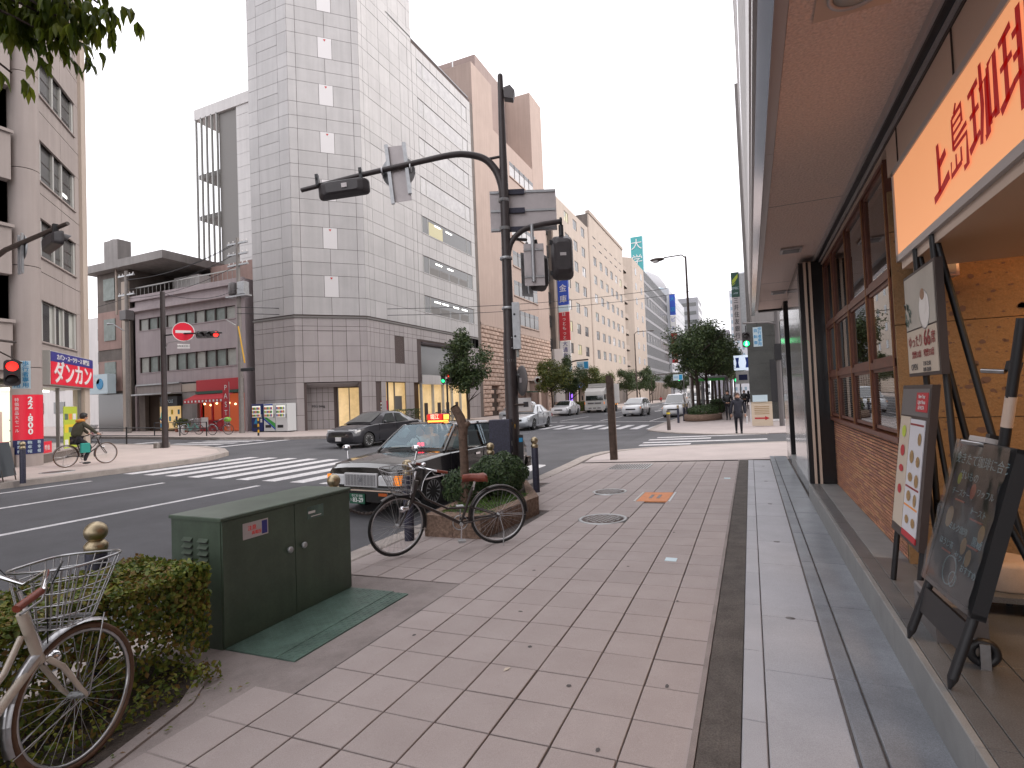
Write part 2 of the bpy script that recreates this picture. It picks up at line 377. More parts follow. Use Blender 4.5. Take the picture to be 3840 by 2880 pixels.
mat('brick_tile2', (0.33, 0.15, 0.105), 0.8, var=0.15, scale=14)
mat('brick_tile3', (0.46, 0.24, 0.13), 0.8, var=0.15, scale=14)
mat('tuff', (0.27, 0.17, 0.085), 0.9, var=0.12, scale=2, bump=0.6, bscale=30, speck=0.15, sscale=90)
mat('blind', (0.56, 0.52, 0.48), 0.5)
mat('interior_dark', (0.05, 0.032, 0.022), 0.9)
mat('lamp_amber', (0.9, 0.55, 0.2), 0.5, emit=2.2, ecol=(1.0, 0.46, 0.12))
mat('lamp_cream', (0.95, 0.75, 0.45), 0.5, emit=3.2, ecol=(1.0, 0.62, 0.25))
mat('pedestal', (0.50, 0.39, 0.31), 0.7, var=0.12, scale=6, speck=0.1)
mat('blackboard', (0.018, 0.02, 0.024), 0.55, var=0.3, scale=5)
mat('chalk', (0.42, 0.58, 0.66), 0.9)
mat('chalk_red', (0.50, 0.14, 0.10), 0.9)
mat('chalk_yellow', (0.45, 0.48, 0.06), 0.9)
mat('chalk_tan', (0.42, 0.27, 0.14), 0.9)
mat('menu_paper', (0.62, 0.62, 0.66), 0.5)
mat('poster_cream', (0.55, 0.47, 0.38), 0.5)
mat('poster_fog', (0.44, 0.41, 0.36), 0.5, var=0.1, scale=3)
mat('food_brown', (0.32, 0.20, 0.08), 0.6, var=0.35, scale=40)
mat('coffee', (0.30, 0.17, 0.10), 0.5)
mat('porcelain', (0.72, 0.70, 0.68), 0.3)
glassmat('pane_clear', (0.9, 0.92, 0.92), 0.16)
glassmat('pane_cafe', (0.85, 0.88, 0.9), 0.10, 0.01, (0.82, 0.80, 0.76))
glassmat('plastic_film', (0.8, 0.82, 0.84), 0.10, 0.12)
glassmat('car_glass_clear', (0.55, 0.68, 0.75), 0.10, 0.02, (0.55, 0.66, 0.66))
mat('car_glass', (0.022, 0.028, 0.028), 0.05, spec=1.0, coat=1.0)
mat('taxi_black', (0.012, 0.012, 0.010), 0.22, coat=1.0)
mat('car_navy', (0.028, 0.028, 0.034), 0.3, coat=0.8, metal=0.3)
mat('car_silver', (0.42, 0.44, 0.46), 0.3, metal=0.55, coat=0.6)
mat('car_white', (0.66, 0.67, 0.69), 0.3, coat=0.7)
mat('truck_white', (0.58, 0.57, 0.55), 0.4, var=0.05, scale=1)
mat('truck_box', (0.46, 0.45, 0.44), 0.5, metal=0.2, var=0.06, scale=2)
mat('headlight', (0.66, 0.67, 0.68), 0.15, coat=1.0)
mat('amber_lens', (0.8, 0.22, 0.02), 0.25, emit=0.7, ecol=(1.0, 0.30, 0.03))
mat('amber_matte', (0.45, 0.10, 0.02), 0.3)
mat('red_lens', (0.35, 0.01, 0.01), 0.25)
mat('lit_red', (1, 0.05, 0.03), 0.4, emit=3.0, ecol=(1, 0.02, 0.015))
mat('lit_green', (0.05, 1, 0.3), 0.4, emit=2.6, ecol=(0.02, 1.0, 0.25))
mat('lit_white_green', (0.7, 1, 0.8), 0.4, emit=3.0, ecol=(0.75, 1.0, 0.8))
mat('lit_amber', (1, 0.5, 0.1), 0.4, emit=3.0, ecol=(1, 0.36, 0.05))
mat('lit_purple', (0.3, 0.1, 1), 0.4, emit=2.0, ecol=(0.25, 0.10, 1.0))
mat('lens_off', (0.03, 0.025, 0.025), 0.25)
mat('taxi_plate', (0.012, 0.09, 0.05), 0.4)
mat('skin', (0.48, 0.28, 0.20), 0.6)
mat('hair_black', (0.012, 0.010, 0.009), 0.5)
mat('hair_brown', (0.06, 0.025, 0.018), 0.5)
mat('coat_navy', (0.030, 0.030, 0.042), 0.85, var=0.2, scale=20)
mat('jacket_black', (0.012, 0.013, 0.015), 0.5)
mat('trousers_dark', (0.014, 0.013, 0.018), 0.85)
mat('jacket_olive', (0.045, 0.042, 0.026), 0.85, var=0.2, scale=20)
mat('hood_orange', (0.50, 0.20, 0.03), 0.85)
mat('bag_teal', (0.02, 0.26, 0.22), 0.7)
mat('turquoise', (0.10, 0.55, 0.48), 0.4)
mat('lime_cloth', (0.22, 0.48, 0.06), 0.7)
mat('terracotta', (0.30, 0.10, 0.06), 0.85)
mat('manhole', (0.14, 0.115, 0.105), 0.6, metal=0.4, var=0.2, scale=20)
mat('cover_orange', (0.62, 0.24, 0.10), 0.7, var=0.12, scale=12)
mat('wood_weathered', (0.095, 0.065, 0.05), 0.9, var=0.35, scale=7, streak=0.4)
mat('concrete_pole', (0.27, 0.25, 0.235), 0.85, var=0.12, scale=3, streak=0.15)
mat('wire', (0.04, 0.04, 0.045), 0.6)
mat('yellow_guard', (0.65, 0.36, 0.02), 0.5)
mat('glass_blue', (0.22, 0.30, 0.36), 0.15, spec=0.8)
mat('far_white', (0.52, 0.53, 0.56), 0.8)
mat('far_grey', (0.34, 0.34, 0.36), 0.8)
mat('far_teal', (0.24, 0.34, 0.36), 0.5)
mat('far_purple', (0.36, 0.34, 0.38), 0.7)
mat('vend_blue', (0.012, 0.025, 0.14), 0.4)
mat('vend_white', (0.66, 0.68, 0.68), 0.4)
mat('vend_red', (0.50, 0.01, 0.04), 0.4)
mat('vend_light', (0.9, 0.9, 0.85), 0.4, emit=0.55, ecol=(0.95, 0.95, 0.85))
# ================================================================ the setting: ground, carriageway, pavements
def struct(name, mb, mats, parent=None, fix=True):
    return tag(mb.build(name, mats, parent, fix=fix), kind='structure')
def sheet(name, poly, zf_, m, thick=0.0, kind=True):
    """flat-ish polygon sheet with z from zf_(x); thick>0 adds side walls"""
    b = MB(); n = len(poly); top = [(x, y, zf_(x)) for x, y in poly]
    b.add(top, [tuple(range(n))])
    if thick: 
        bot = [(x, y, zf_(x)-thick) for x, y in poly]
        b.add(top+bot, [(i, (i+1) % n, n+(i+1) % n, n+i) for i in range(n)])
    return struct(name, b, m) if kind else b
struct('ground', MB().quad((-1500, -300, -0.9), (1500, -300, -0.9), (1500, 2500, -0.9), (-1500, 2500, -0.9)), 'asphalt')
b = MB()
for i in range(24):                                     # carriageway in strips so that wear varies smoothly
    y0, y1 = -12+i*40, -12+(i+1)*40
    b.quad((-140, y0, zr(-140)), (XK+0.02, y0, zr(XK)), (XK+0.02, y1, zr(XK)), (-140, y1, zr(-140)))
struct('road', b, 'asphalt')
near_kerb = [(-4.43, -6), (-4.43, 4), (-4.42, 11.3), (-4.5, 13.3), (-4.62, 15.4), (-4.37, 16.65), (-3.88, 17.2), (-3.07, 17.75), (-1.74, 18.17), (0.6, 18.5), (6, 18.7), (30, 19.0)]
sheet('near_pavement', near_kerb+[(30, -6)], lambda x: zs(x)-0.012, 'mortar', 0.25)
sheet('side_road', [(-4.43, 15.0), (30, 15.0), (30, 26), (0.6, 26), (-2.6, 27), (-4.4, 29)], lambda x: zs(x)-0.03, 'asphalt')
far_kerb = [(30, 22.0), (0.56, 22.3), (-1.2, 22.9), (-2.6, 24.25), (-3.8, 26.0), (-4.48, 27.4), (-4.68, 31.6), (-4.62, 37.4), (-4.62, 400)]
sheet('pavement_across_side_road', far_kerb+[(30, 400)], zs, 'pave_plain', 0.25)
left_kerb = [(-17.1, -12), (-17.1, 11.0), (-17.4, 13.0), (-18.4, 14.6), (-20.0, 15.7), (-22.5, 16.6), (-26, 17.0), (-120, 17.4)]
sheet('left_pavement', left_kerb+[(-120, -12)], zf, 'pave_far', 0.2)
tower_kerb = [(-17.3, 420), (-17.3, 30.0), (-17.7, 27.4), (-18.9, 24.8), (-20.6, 22.9), (-23.0, 21.9), (-27, 21.5), (-120, 21.7)]
sheet('tower_pavement', tower_kerb+[(-120, 420)], zf, 'pave_far', 0.2)
# kerb stones along the near pavement
def strip(poly, w, zt, dz, m, name, parent):
    """one stone strip following a kerb polyline, offset to its right by w"""
    b = MB(); P = [Vector((x, y, 0)) for x, y in poly]; off = []
    for i, p in enumerate(P):
        d = (P[min(i+1, len(P)-1)]-P[max(i-1, 0)]).normalized(); nrm = Vector((d.y, -d.x, 0)); off.append(p+nrm*w)
    P = [p-(q-p).normalized()*.008 for p, q in zip(P, off)]
    for i in range(len(P)-1):
        a, c, d, e = P[i], P[i+1], off[i+1], off[i]
        vs = [(q.x, q.y, zt(q.x)+k) for k in (dz, dz-0.16) for q in (a, c, d, e)]
        b.add(vs, [(0, 1, 2, 3), (0, 4, 5, 1), (2, 6, 7, 3), (3, 7, 4, 0), (1, 5, 6, 2)])
    return b.build(name, m, parent)
kerbs = thing('kerb', 'granite kerb stones edging the near pavement along the gutter', 'kerb')
me = MB().slab(-0.15, 0.15, -0.295, 0.295, -0.16, 0.0, 0.02).mesh('kerb_stone', 'kerb')
for i in range(26):
    y = -3+i*0.6+0.3
    if y < 11.4: instance('kerb_stone', me, kerbs, (-4.28, y, zs(-4.28)+0.006), (0, -math.atan(SLOPE), 0))
strip(near_kerb[2:], 0.32, zs, 0.006, 'kerb', 'curved_kerb', kerbs)
k2 = thing('corner_kerb', 'pale kerb curving round the corner across the side road', 'kerb')
strip(list(far_kerb)[1:], -0.3, zs, 0.008, 'kerb', 'kerb_strip', k2)
k3 = thing('island_kerb', 'pale kerb curving round the corner below the no-entry sign', 'kerb')
strip(left_kerb[:8], -0.3, zf, 0.008, 'kerb', 'kerb_strip', k3)
k4 = thing('tower_kerb', 'pale kerb of the pavement in front of the white tower', 'kerb')
strip(tower_kerb, -0.3, zf, 0.008, 'kerb', 'kerb_strip', k4)
# paving tiles
tiles = tag(obj('tile_paving', None), 'pinkish grey square paving tiles of the near pavement', 'paving', kind='structure')
X0, DX, Y0, DY = -2.530, 0.3181, 2.079, 0.3308
bedy = lambda x, y: (x < -3.02 and y < 2.55)
plist = []
proto = {}
for i in range(-5, 7):
    for j in range(-4, 36):
        x0, x1 = X0+i*DX, X0+(i+1)*DX; y0, y1 = Y0+j*DY, Y0+(j+1)*DY; xc, yc = (x0+x1)/2, (y0+y1)/2
        if y0 > 13.5: continue
        if xc < X0 and 2.41 < yc < 4.35: continue                                # bare patch round the cabinet
        if xc < -2.95 and yc < 2.4: continue                                     # shrub bed
        if -3.85 < xc < -3.0 and 6.0 < yc < 7.6: continue                        # under the stone planter
        if (xc+1.911)**2+(yc-7.218)**2 < 0.30**2 or (xc+2.337)**2+(yc-9.382)**2 < 0.26**2: continue
        if -1.72 < xc < -1.24 and 8.5 < yc < 9.33: continue
        plist.append((imp_of((xc, yc, 0), 0.1), xc, yc))
plist.sort(key=lambda t: -t[0])
tvar = []
for k in range(3):
    g = 0.0035+0.001*k
    tvar.append(MB().slab(-DX/2+g, DX/2-g, -DY/2+g, DY/2-g, -0.05, 0.0, 0.003).mesh('paving_tile', 'tile'))
rest = MB()
for k, (im, x, y) in enumerate(plist):
    dz = rnd.uniform(-0.0012, 0.0012)
    if k < 300:
        instance('paving_tile', rnd.choice(tvar), tiles, (x, y, zs(x)+dz), (rnd.uniform(-.003, .003), -math.atan(SLOPE)+rnd.uniform(-.003, .003), rnd.uniform(-.004, .004)))
    else:
        M = Matrix.Translation((x, y, zs(x)+dz)) @ Matrix.Rotation(-math.atan(SLOPE), 4, 'Y')
        rest.slab(-DX/2+.004, DX/2-.004, -DY/2+.004, DY/2-.004, -0.05, 0, 0.003, 0, M)
tag(rest.build('paving_tile_field', 'tile', tiles), kind='stuff')
# plain pavement near the corner, patch by the cabinet, asphalt strip by the granite
b = MB(); poly = [(-4.1, 13.85), (-4.2, 15.2), (-3.95, 16.4), (-3.5, 17.0), (-2.9, 17.45), (-1.7, 17.86), (0.6, 18.2), (6, 18.4), (6, 13.85)]
struct('corner_paving', b.add([(x, y, zs(x)+0.004) for x, y in poly], [tuple(range(len(poly)))]), 'pave_plain')
poly = [(-4.13, -1), (-2.535, -1), (-2.535, 4.37), (-4.13, 4.37)]
struct('concrete_patch', MB().add([(x, y, zs(x)-0.002) for x, y in poly], [(0, 1, 2, 3)]), 'concrete_patch')
poly = [(-0.298, -1), (-0.118, -1), (-0.118, 13.85), (-0.298, 13.85)]
b = MB().add([(x, y, zs(x)+0.002) for x, y in poly], [(0, 1, 2, 3)])
struct('asphalt_strip', b, 'asphalt_strip')
struct('paving_edge_strip', MB().box(-0.33, -0.302, -1, 13.8, -0.04, 0.0005), 'concrete_patch')
# shrub bed
bed = [(-4.12, -1.0), (-2.75, -1.0), (-2.94, 1.59), (-3.1, 2.11), (-3.3, 2.36), (-3.6, 2.46), (-4.12, 2.46)]
b = MB(); gx = 18
poly3 = [(x, y, zs(x)+0.006) for x, y in bed]
struct('soil_bed', b.add(poly3, [tuple(range(len(bed)))]), 'soil')
strip(bed[1:], .07, zs, .012, 'concrete_patch', 'bed_edging', tag(obj('bed_edging', None), 'concrete edging round the shrub bed', 'edging', kind='structure'))
# carriageway markings
def mark(name, x0, x1, y0, y1, z=zr, m='road_paint', skew=0.0, lift=0.004):
    vs = [(x0, y0, z(x0)+lift), (x1, y0+skew, z(x1)+lift), (x1, y1+skew, z(x1)+lift), (x0, y1, z(x0)+lift)]
    return tag(MB().add(vs, [(0, 1, 2, 3)]).build(name, m), kind='structure')
for x, ye in ((-16.2, 8.7), (-13.7, 9.0), (-10.73, 9.3)): mark('lane_line', x-0.075, x+0.075, -8, ye)
for k in range(13): mark('zebra_stripe', -16.9+k*0.93, -16.45+k*0.93, 9.9, 14.3)
for k in range(14): mark('zebra_stripe', -17.0+k*0.9, -16.56+k*0.9, 29.9, 34.0)
mark('stop_line', -13.0, -5.0, 37.9, 38.3); mark('stop_line', -17.2, -13.2, 37.9, 38.3)
for x in (-10.4, -13.6): 
    for k in range(10): mark('lane_dash', x-0.07, x+0.07, 40+k*14, 48+k*14)
mark('edge_line', -6.6, -6.48, 38.6, 200)
for x0, x1, y in ((-3.6, -1.9, 18.75), (-3.65, 0.45, 19.75), (-3.65, -1.4, 21.0), (-3.5, 0.4, 22.05)):
    mark('zebra_stripe', x0, x1, y, y+0.42, lambda x: zs(x)-0.03, lift=0.005)
for k in range(5): mark('zebra_stripe', -27.5, -24.0, 17.6+k*0.85, 18.0+k*0.85)
mark('stop_line', -22.9, -22.5, 17.4, 21.6); mark('give_way_line', -30.5, -29.9, 17.6, 19.6)
# arrow beyond the junction
b = MB()
for y0, y1 in ((62, 66),): b.add([(-9.6, y0, zr(-9.6)+.004), (-9.4, y0, zr(-9.4)+.004), (-9.4, y1, zr(-9.4)+.004), (-9.6, y1, zr(-9.6)+.004), (-9.95, y0, zr(-9.9)+.004), (-9.05, y0, zr(-9)+.004), (-9.5, y0-2.2, zr(-9.5)+.004)], [(0, 1, 2, 3), (4, 5, 6)])
tag(b.build('lane_arrow', 'road_paint'), kind='structure')
# a few stains and flecks on the paving
def disc(name, x, y, rx, ry, z, m, lift=0.0025):
    b = MB(); n = 14; vs = []
    for i in range(n):
        t = 2*math.pi*i/n; k = 1+rnd.uniform(-.18, .18); vs.append((x+rx*k*math.cos(t), y+ry*k*math.sin(t), z(x+rx*k*math.cos(t))+lift))
    return tag(b.add(vs, [tuple(range(n))]).build(name, m), kind='structure')
mat('gum', (0.10, 0.09, 0.09), 0.9)
for x, y in ((-1.42, 3.35), (-1.02, 2.95), (-1.72, 3.9), (-0.72, 2.45), (-2.0, 4.9), (-1.15, 5.2), (-0.6, 4.4), (-1.9, 6.0), (-0.9, 6.6), (-2.3, 3.3), (-0.5, 3.1)): disc('gum_stain', x, y, rnd.uniform(.009, .02), rnd.uniform(.009, .02), zs, 'gum')
for x, y in ((-0.79, 5.5), (-0.47, 10.9)):
    tag(MB().slab(-0.055, 0.055, -0.055, 0.055, -0.02, 0.003, 0.002).build('survey_plate', 'sign_pale', None, (x, y, zs(x)+0.002)), kind='structure')
# ---------------- covers let into the pavement
def round_cover(x, y, r, label):
    t = thing('manhole_cover', label, 'manhole', (x, y, zs(x)+0.003)); t.rotation_euler = (0, -math.atan(SLOPE), 0)
    MB().lathe([(r*0.86, -0.03), (r*0.86, 0.002), (r, 0.002), (r, -0.03)], 32, 0).build('rim', 'zinc', t)
    MB().lathe([(0.0001, 0.0), (r*0.84, 0.0), (r*0.84, -0.03)], 32).build('lid', 'manhole', t)
    b = MB()
    for k in range(-6, 7):
        for q in range(-6, 7):
            if (k*k+q*q) < 34 and (k+q) % 2 == 0: b.cbox((k*r*.13, q*r*.13, .001), (r*.10, r*.05, .004))
    b.build('tread_pattern', 'zinc', t)
    return t
round_cover(-1.911, 7.218, 0.33, 'larger round iron manhole cover in the tiled pavement')
round_cover(-2.337, 9.382, 0.30, 'smaller round manhole cover beyond the larger one')
t = thing('utility_cover', 'orange rectangular utility cover with two dark handholes', 'cover', (-1.475, 8.915, zs(-1.475)+0.002)); t.rotation_euler = (0, -math.atan(SLOPE), 0)
MB().slab(-0.235, 0.235, -0.40, 0.40, -0.04, 0.003, 0.003).build('lid', 'cover_orange', t)
for s in (-1, 1): MB().cbox((s*0.262, 0, -0.015), (0.03, 0.84, 0.038)).build('rail', 'steel', t)
for s in (-1, 1): MB().cbox((s*0.06, 0, 0.004), (0.05, 0.3, 0.004)).build('handhole', 'plastic_grey', t)
t = thing('drain_grate', 'chequered steel drain grate near the wooden post', 'grate', (-2.673, 12.85, zs(-2.673)+0.003)); t.rotation_euler = (0, -math.atan(SLOPE), 0)
MB().box(-0.45, 0.45, -0.45, 0.45, -0.03, 0.004).build('frame', 'zinc', t)
for k in range(14): MB().cbox((-0.4+k*0.0615, 0, 0.004), (0.03, 0.8, 0.012)).build('bar', 'manhole', t)
t = thing('gully_grate', 'small dark gully grate beside the navy bollard', 'grate', (-4.0, 10.1, zs(-4.0)+0.003)); t.rotation_euler = (0, -math.atan(SLOPE), 0)
MB().box(-0.2, 0.2, -0.28, 0.28, -0.03, 0.003).build('frame', 'plastic_grey', t)
for k in range(7): MB().cbox((0, -0.22+k*0.073, 0.004), (0.34, 0.03, 0.01)).build('bar', 'manhole', t)
t = thing('manhole_cover', 'dark manhole cover on the pavement beside the cyclist', 'manhole', (-18.4, 9.0, zf(-18.4)+0.004))
MB().lathe([(0.0001, 0.002), (0.34, 0.002), (0.36, -0.02)], 24).build('lid', 'manhole', t)
MB().lathe([(0.36, -0.02), (0.36, 0.003), (0.41, 0.003), (0.41, -0.02)], 24).build('rim', 'zinc', t)
# ================================================================ stepped granite paving in front of the cafe
ap = [(-6.6, 16.9, zr(-6.6)+0.006), (-4.43, 16.9, zs(-4.43)-0.028), (-4.43, 26.6, zs(-4.43)-0.028), (-6.6, 26.6, zr(-6.6)+0.006), (-4.75, 13.0, zr(-4.75)+.005), (-4.43, 13.0, zr(-4.4)+.005), (-4.8, 31.0, zr(-4.8)+.005), (-4.43, 31.0, zr(-4.4)+.005)]
b = MB().add(ap, [(0, 1, 2, 3), (4, 5, 1, 0), (3, 2, 7, 6)])
struct('side_road_apron', b, 'asphalt')
gp = tag(obj('granite_paving', None), 'grey granite paving and step along the cafe front', 'paving', kind='structure')
MB().box(-0.116, 1.2, -1.2, 14.2, -0.2, -0.02).build('bed', 'mortar', gp)
MB().box(0.352, 1.2, -1.2, 14.4, -0.19, 0.012).build('upper_bed', 'mortar', gp)
y = -1.0
while y < 13.7:
    L = 0.78; MB().slab(-0.113, -0.006, y+.003, min(y+L, 13.75)-.003, -0.03, 0.0, 0.004).build('edge_stone', 'granite_light', gp); y += L
y = -0.75; ys = []
while y < 13.7:
    L = 1.28 if len(ys) % 2 else 0.82; ys.append(y)
    MB().slab(0.0, 0.346, y+.003, min(y+L, 13.75)-.003, -0.03, -0.001, 0.004).build('granite_slab', 'granite_light', gp); y += L
for k, y in enumerate(ys[1::2]):
    MB().lathe([(0.0001, 0.002), (0.03, 0.002), (0.032, -0.01)], 16, 0, Matrix.Translation((0.18, y, 0)) @ Matrix.Diagonal((1, 0.7, 1, 1))).build('lifting_hole', 'plastic_grey', gp)
y = -1.0
while y < 14.3:
    L = 1.1
    MB().slab(0.354, 0.447, y+.002, min(y+L, 14.4)-.002, -0.02, 0.030, 0.006).build('granite_strip', 'granite_blue', gp)
    MB().slab(0.458, 0.705, y+.002, min(y+L, 14.4)-.002, -0.02, 0.030, 0.003).build('granite_slab', 'granite_blue', gp); y += L
# raised step
st = tag(obj('cafe_step', None), 'raised granite step in front of the cafe', 'step', kind='structure')
MB().box(0.722, 3.4, -1.2, 8.8, -0.1, 0.235).build('core', 'riser_stone', st)
y = -1.2
while y < 8.79:
    L = 1.25; e = min(y+L, 8.8)
    MB().slab(0.700, 0.735, y+.001, e-.001, 0.02, 0.247, 0.004).build('riser', 'riser_stone', st)
    MB().slab(0.737, 0.832, y+.001, e-.001, 0.2, 0.2475, 0.002).build('nosing', 'granite_dark', st); y = e
for x0, x1 in ((0.836, 1.06), (1.064, 1.9), (1.904, 3.4)):
    y = -1.2
    while y < 8.79:
        e = min(y+0.9, 8.8)
        if not (x0 > 1.05 and y > 4.9): MB().slab(x0, x1, y+.001, e-.001, 0.2, 0.247, 0.002).build('floor_slab', 'granite_dark' if y < 4.9 else 'riser_stone', st)
        y = e
# ================================================================ cafe building
ZL = 0.247
cafe = thing('cafe_building', 'office block with a coffee shop behind wooden windows at street level', 'building', (0, 0, 0))
MB().box(0.12, 12, -9, 14.4, 3.98, 33).build('upper_wall', 'white_wall', cafe)
for k in range(8):                                       # facade panel joints above the canopy
    MB().box(0.104, 0.12, -9, 14.38, 4.3+k*3.5, 6.9+k*3.5).build('wall_panel', 'white_wall', cafe)
    MB().box(0.108, 0.12, -9, 14.39, 7.0+k*3.5, 7.7+k*3.5).build('window', 'window_painted_sky', cafe)
MB().box(0.085, 0.125, 14.2, 14.41, 3.98, 33).build('corner_trim', 'fascia_metal', cafe)
sf = MB().box(0.27, 0.95, -3, 14.1, 3.5, 3.62).build('soffit', 'soffit', cafe)
for y in (0.4, 6.2, 10.6, 12.6): MB().box(0.272, 0.948, y, y+0.006, 3.4985, 3.51).build('joint', 'text_dark', sf)
MB().box(0.27, 1.3, 13.98, 14.12, 3.455, 3.5).build('soffit_edge', 'plastic_black', cafe)
y = -3.0
while y < 14.0:                                           # fascia in lengths
    e = min(y+2.6, 14.12)
    f = MB().box(0.13, 0.268, y+.003, e-.003, 3.5, 3.98); f.box(0.09, 0.135, y+.003, e-.003, 3.56, 3.98); f.box(0.1, 0.2, y+.003, e-.003, 3.42, 3.5)
    f.build('fascia', 'fascia_metal', cafe); y = e
MB().box(0.12, 0.19, -3, 14.1, 3.39, 3.42).build('drip_edge', 'chrome', cafe)
MB().box(0.95, 1.01, -3, 14.05, 3.42, 3.6).build('shutter_slot', 'plastic_black', cafe)
for x, z0, z1 in ((0.945, 3.44, 3.5), (1.0, 3.40, 3.46)): MB().box(x-.012, x+.012, -3, 13.2, z0, z1).build('shutter_rail', 'fascia_metal', cafe)
MB().box(1.012, 1.10, -3, 9.0, 3.36, 3.60).build('upper_panel', 'satin_panel', cafe)
MB().box(1.006, 1.012, -3, 9.0, 3.375, 3.40).build('groove', 'frame_dark', cafe)
MB().box(1.00, 1.10, -3, 4.72, 3.12, 3.355).build('sign_header', 'satin_panel', cafe)
for y in (2.2, 3.3, 4.4): MB().box(0.992, 1.0, y, y+.004, 3.12, 3.355).build('groove', 'frame_dark', cafe)
dl = thing('ceiling_downlight', 'square framed round downlight in the canopy soffit above the cafe sign', 'light', (0.56, 3.0, 3.49))
MB().box(-0.17, 0.17, -0.17, 0.17, 0, 0.012).build('frame', 'satin_panel', dl)
MB().lathe([(0.10, 0.002), (0.10, -0.012), (0.125, -0.012), (0.125, 0.002)], 24).build('ring', 'fascia_metal', dl); MB().lathe([(0.0001, -0.006), (0.10, -0.006), (0.1, 0.001)], 24).build('lens', 'curtain', dl)
for k, y in enumerate((8.2, 11.6)):
    c = thing('soffit_vent', ('flat square vent in the soffit above the black pillar', 'flat square vent at the far end of the soffit')[k], 'vent', (0.6, y, 3.49))
    MB().box(-0.13, 0.13, -0.13, 0.13, -0.02, 0.005).build('plate', 'fascia_metal', c); MB().box(-0.10, 0.10, -0.10, 0.10, -0.024, -0.02).build('grille', 'plastic_grey', c)
# pillars
p1 = MB().box(0.722, 1.3, 8.80, 11.2, 0.03, 3.42).build('polished_pillar', 'black_stone', cafe)
MB().box(0.716, 0.722, 8.95, 11.15, 0.25, 3.3).build('glass_face', 'window_painted_sky', p1)
for x in (0.80, 0.865): MB().box(x-.016, x+.016, 8.765, 8.80, 0.25, 3.42).build('shutter_channel', 'satin_panel', p1)
p2 = MB().box(0.74, 1.3, 12.9, 14.38, 0.03, 3.48).build('polished_pillar', 'black_stone', cafe)
for x in (0.85, 0.92): MB().box(x-.014, x+.014, 12.87, 12.9, 0.2, 3.42).build('shutter_channel', 'satin_panel', p2)
MB().box(0.735, 0.74, 13.0, 14.36, 0.2, 3.4).build('glass_face', 'window_painted_sky', p2)
MB().box(0.95, 1.3, 11.2, 12.9, 0.03, 3.48).build('bay_window', 'window_mid', cafe)
MB().box(0.74, 1.0, 11.2, 12.9, 0.03, 0.22).build('bay_plinth', 'riser_stone', cafe)
# brick-tile apron wall
bw = tag(MB().box(1.072, 1.2, 5.02, 8.80, ZL, 1.155).build('brick_wall', 'text_dark', cafe), 'red brown brick tile wall with dark grooves')
rows = 29; rh = (1.155-ZL)/rows; bl = []
for r_ in range(rows):
    z0 = ZL+r_*rh+0.003; z1 = ZL+(r_+1)*rh-0.0085; y = 5.02-(0.11 if r_ % 2 else 0)
    while y < 8.79:
        a, c = max(y, 5.021), min(y+0.217, 8.795)
        if c-a > 0.03: bl.append((imp_of((1.06, (a+c)/2, z0), 0.006), a, c, z0, z1))
        y += 0.22
bl.sort(key=lambda t: -t[0]); rest = MB()
bmats = ['brick_tile', 'brick_tile2', 'brick_tile3']
bcache = {}
for k, (im, a, c, z0, z1) in enumerate(bl):
    q = rnd.choice((0, 0, 0, 1, 2))
    if k < 300:
        key = (round(c-a, 3), q)
        if key not in bcache: bcache[key] = MB().box(-0.012, 0.01, -(c-a)/2, (c-a)/2, -(z1-z0)/2, (z1-z0)/2).mesh('brick', bmats[q])
        instance('brick', bcache[key], bw, (1.072+rnd.uniform(-.0015, .0015), (a+c)/2, (z0+z1)/2))
    else: rest.box(1.060+rnd.uniform(-.0015, .0015), 1.08, a, c, z0, z1, q)
tag(rest.build('brick_field', bmats, bw), kind='stuff')
# wooden windows
ww = obj('wooden_window_wall', None, cafe)
YM = [8.80, 8.0, 6.93, 5.93, 5.02]; ZM = [1.19, 1.78, 2.47, 3.36]
MB().box(1.02, 1.16, 5.0, 8.80, 1.155, 1.195).build('window_sill', 'wood_frame', ww)
MB().box(1.03, 1.16, 5.0, 8.80, 3.335, 3.365).build('head', 'wood_frame', ww)
for y in YM:
    w = 0.03 if y not in (8.80, 5.02) else 0.02
    MB().box(1.035, 1.10, y-w, y+w, 1.195, 3.336).build('mullion', 'wood_frame', ww)
    MB().box(1.025, 1.034, y-w*.35, y+w*.35, 1.2, 3.33).build('bead', 'wood_light', ww)
for z in ZM[1:3]: MB().box(1.028, 1.10, 5.0, 8.80, z-0.03, z+0.03).build('rail', 'wood_frame', ww)
for i in range(4):
    y1, y0 = YM[i]-.03, YM[i+1]+.03
    for j in range(3):
        z0, z1 = ZM[j]+.03, ZM[j+1]-.03
        fr = MB().box(1.045, 1.075, y0, y0+.035, z0, z1); fr.box(1.045, 1.075, y1-.035, y1, z0, z1); fr.box(1.045, 1.075, y0, y1, z0, z0+.03); fr.box(1.045, 1.075, y0, y1, z1-.03, z1)
        fr.build('sash', 'wood_frame', ww)
        MB().add([(1.058, y0+.03, z0+.02), (1.058, y0+.03, z1-.02), (1.058, y1-.03, z1-.02), (1.058, y1-.03, z0+.02)], [(0, 1, 2, 3)]).build('pane', 'pane_cafe', ww, fix=False)
slat = {}
for i in range(4):
    y1, y0 = YM[i]-.07, YM[i+1]+.07
    bl_ = thing('window_blind', ('narrow shadowed blind beside the black pillar', 'white slatted blind second from the black pillar', 'white slatted blind third from the black pillar', 'wide white slatted blind beside the tan stone wall')[i], 'blind', (1.078, (y0+y1)/2, 1.23), 0, 'window blinds of the cafe')
    me = MB().box(-0.009, 0.009, -(y1-y0)/2, (y1-y0)/2, -0.0012, 0.0012).mesh('slat', 'blind')
    for k in range(24): instance('slat', me, bl_, (0, 0, 0.012+k*0.0218), (0, R(38), 0))
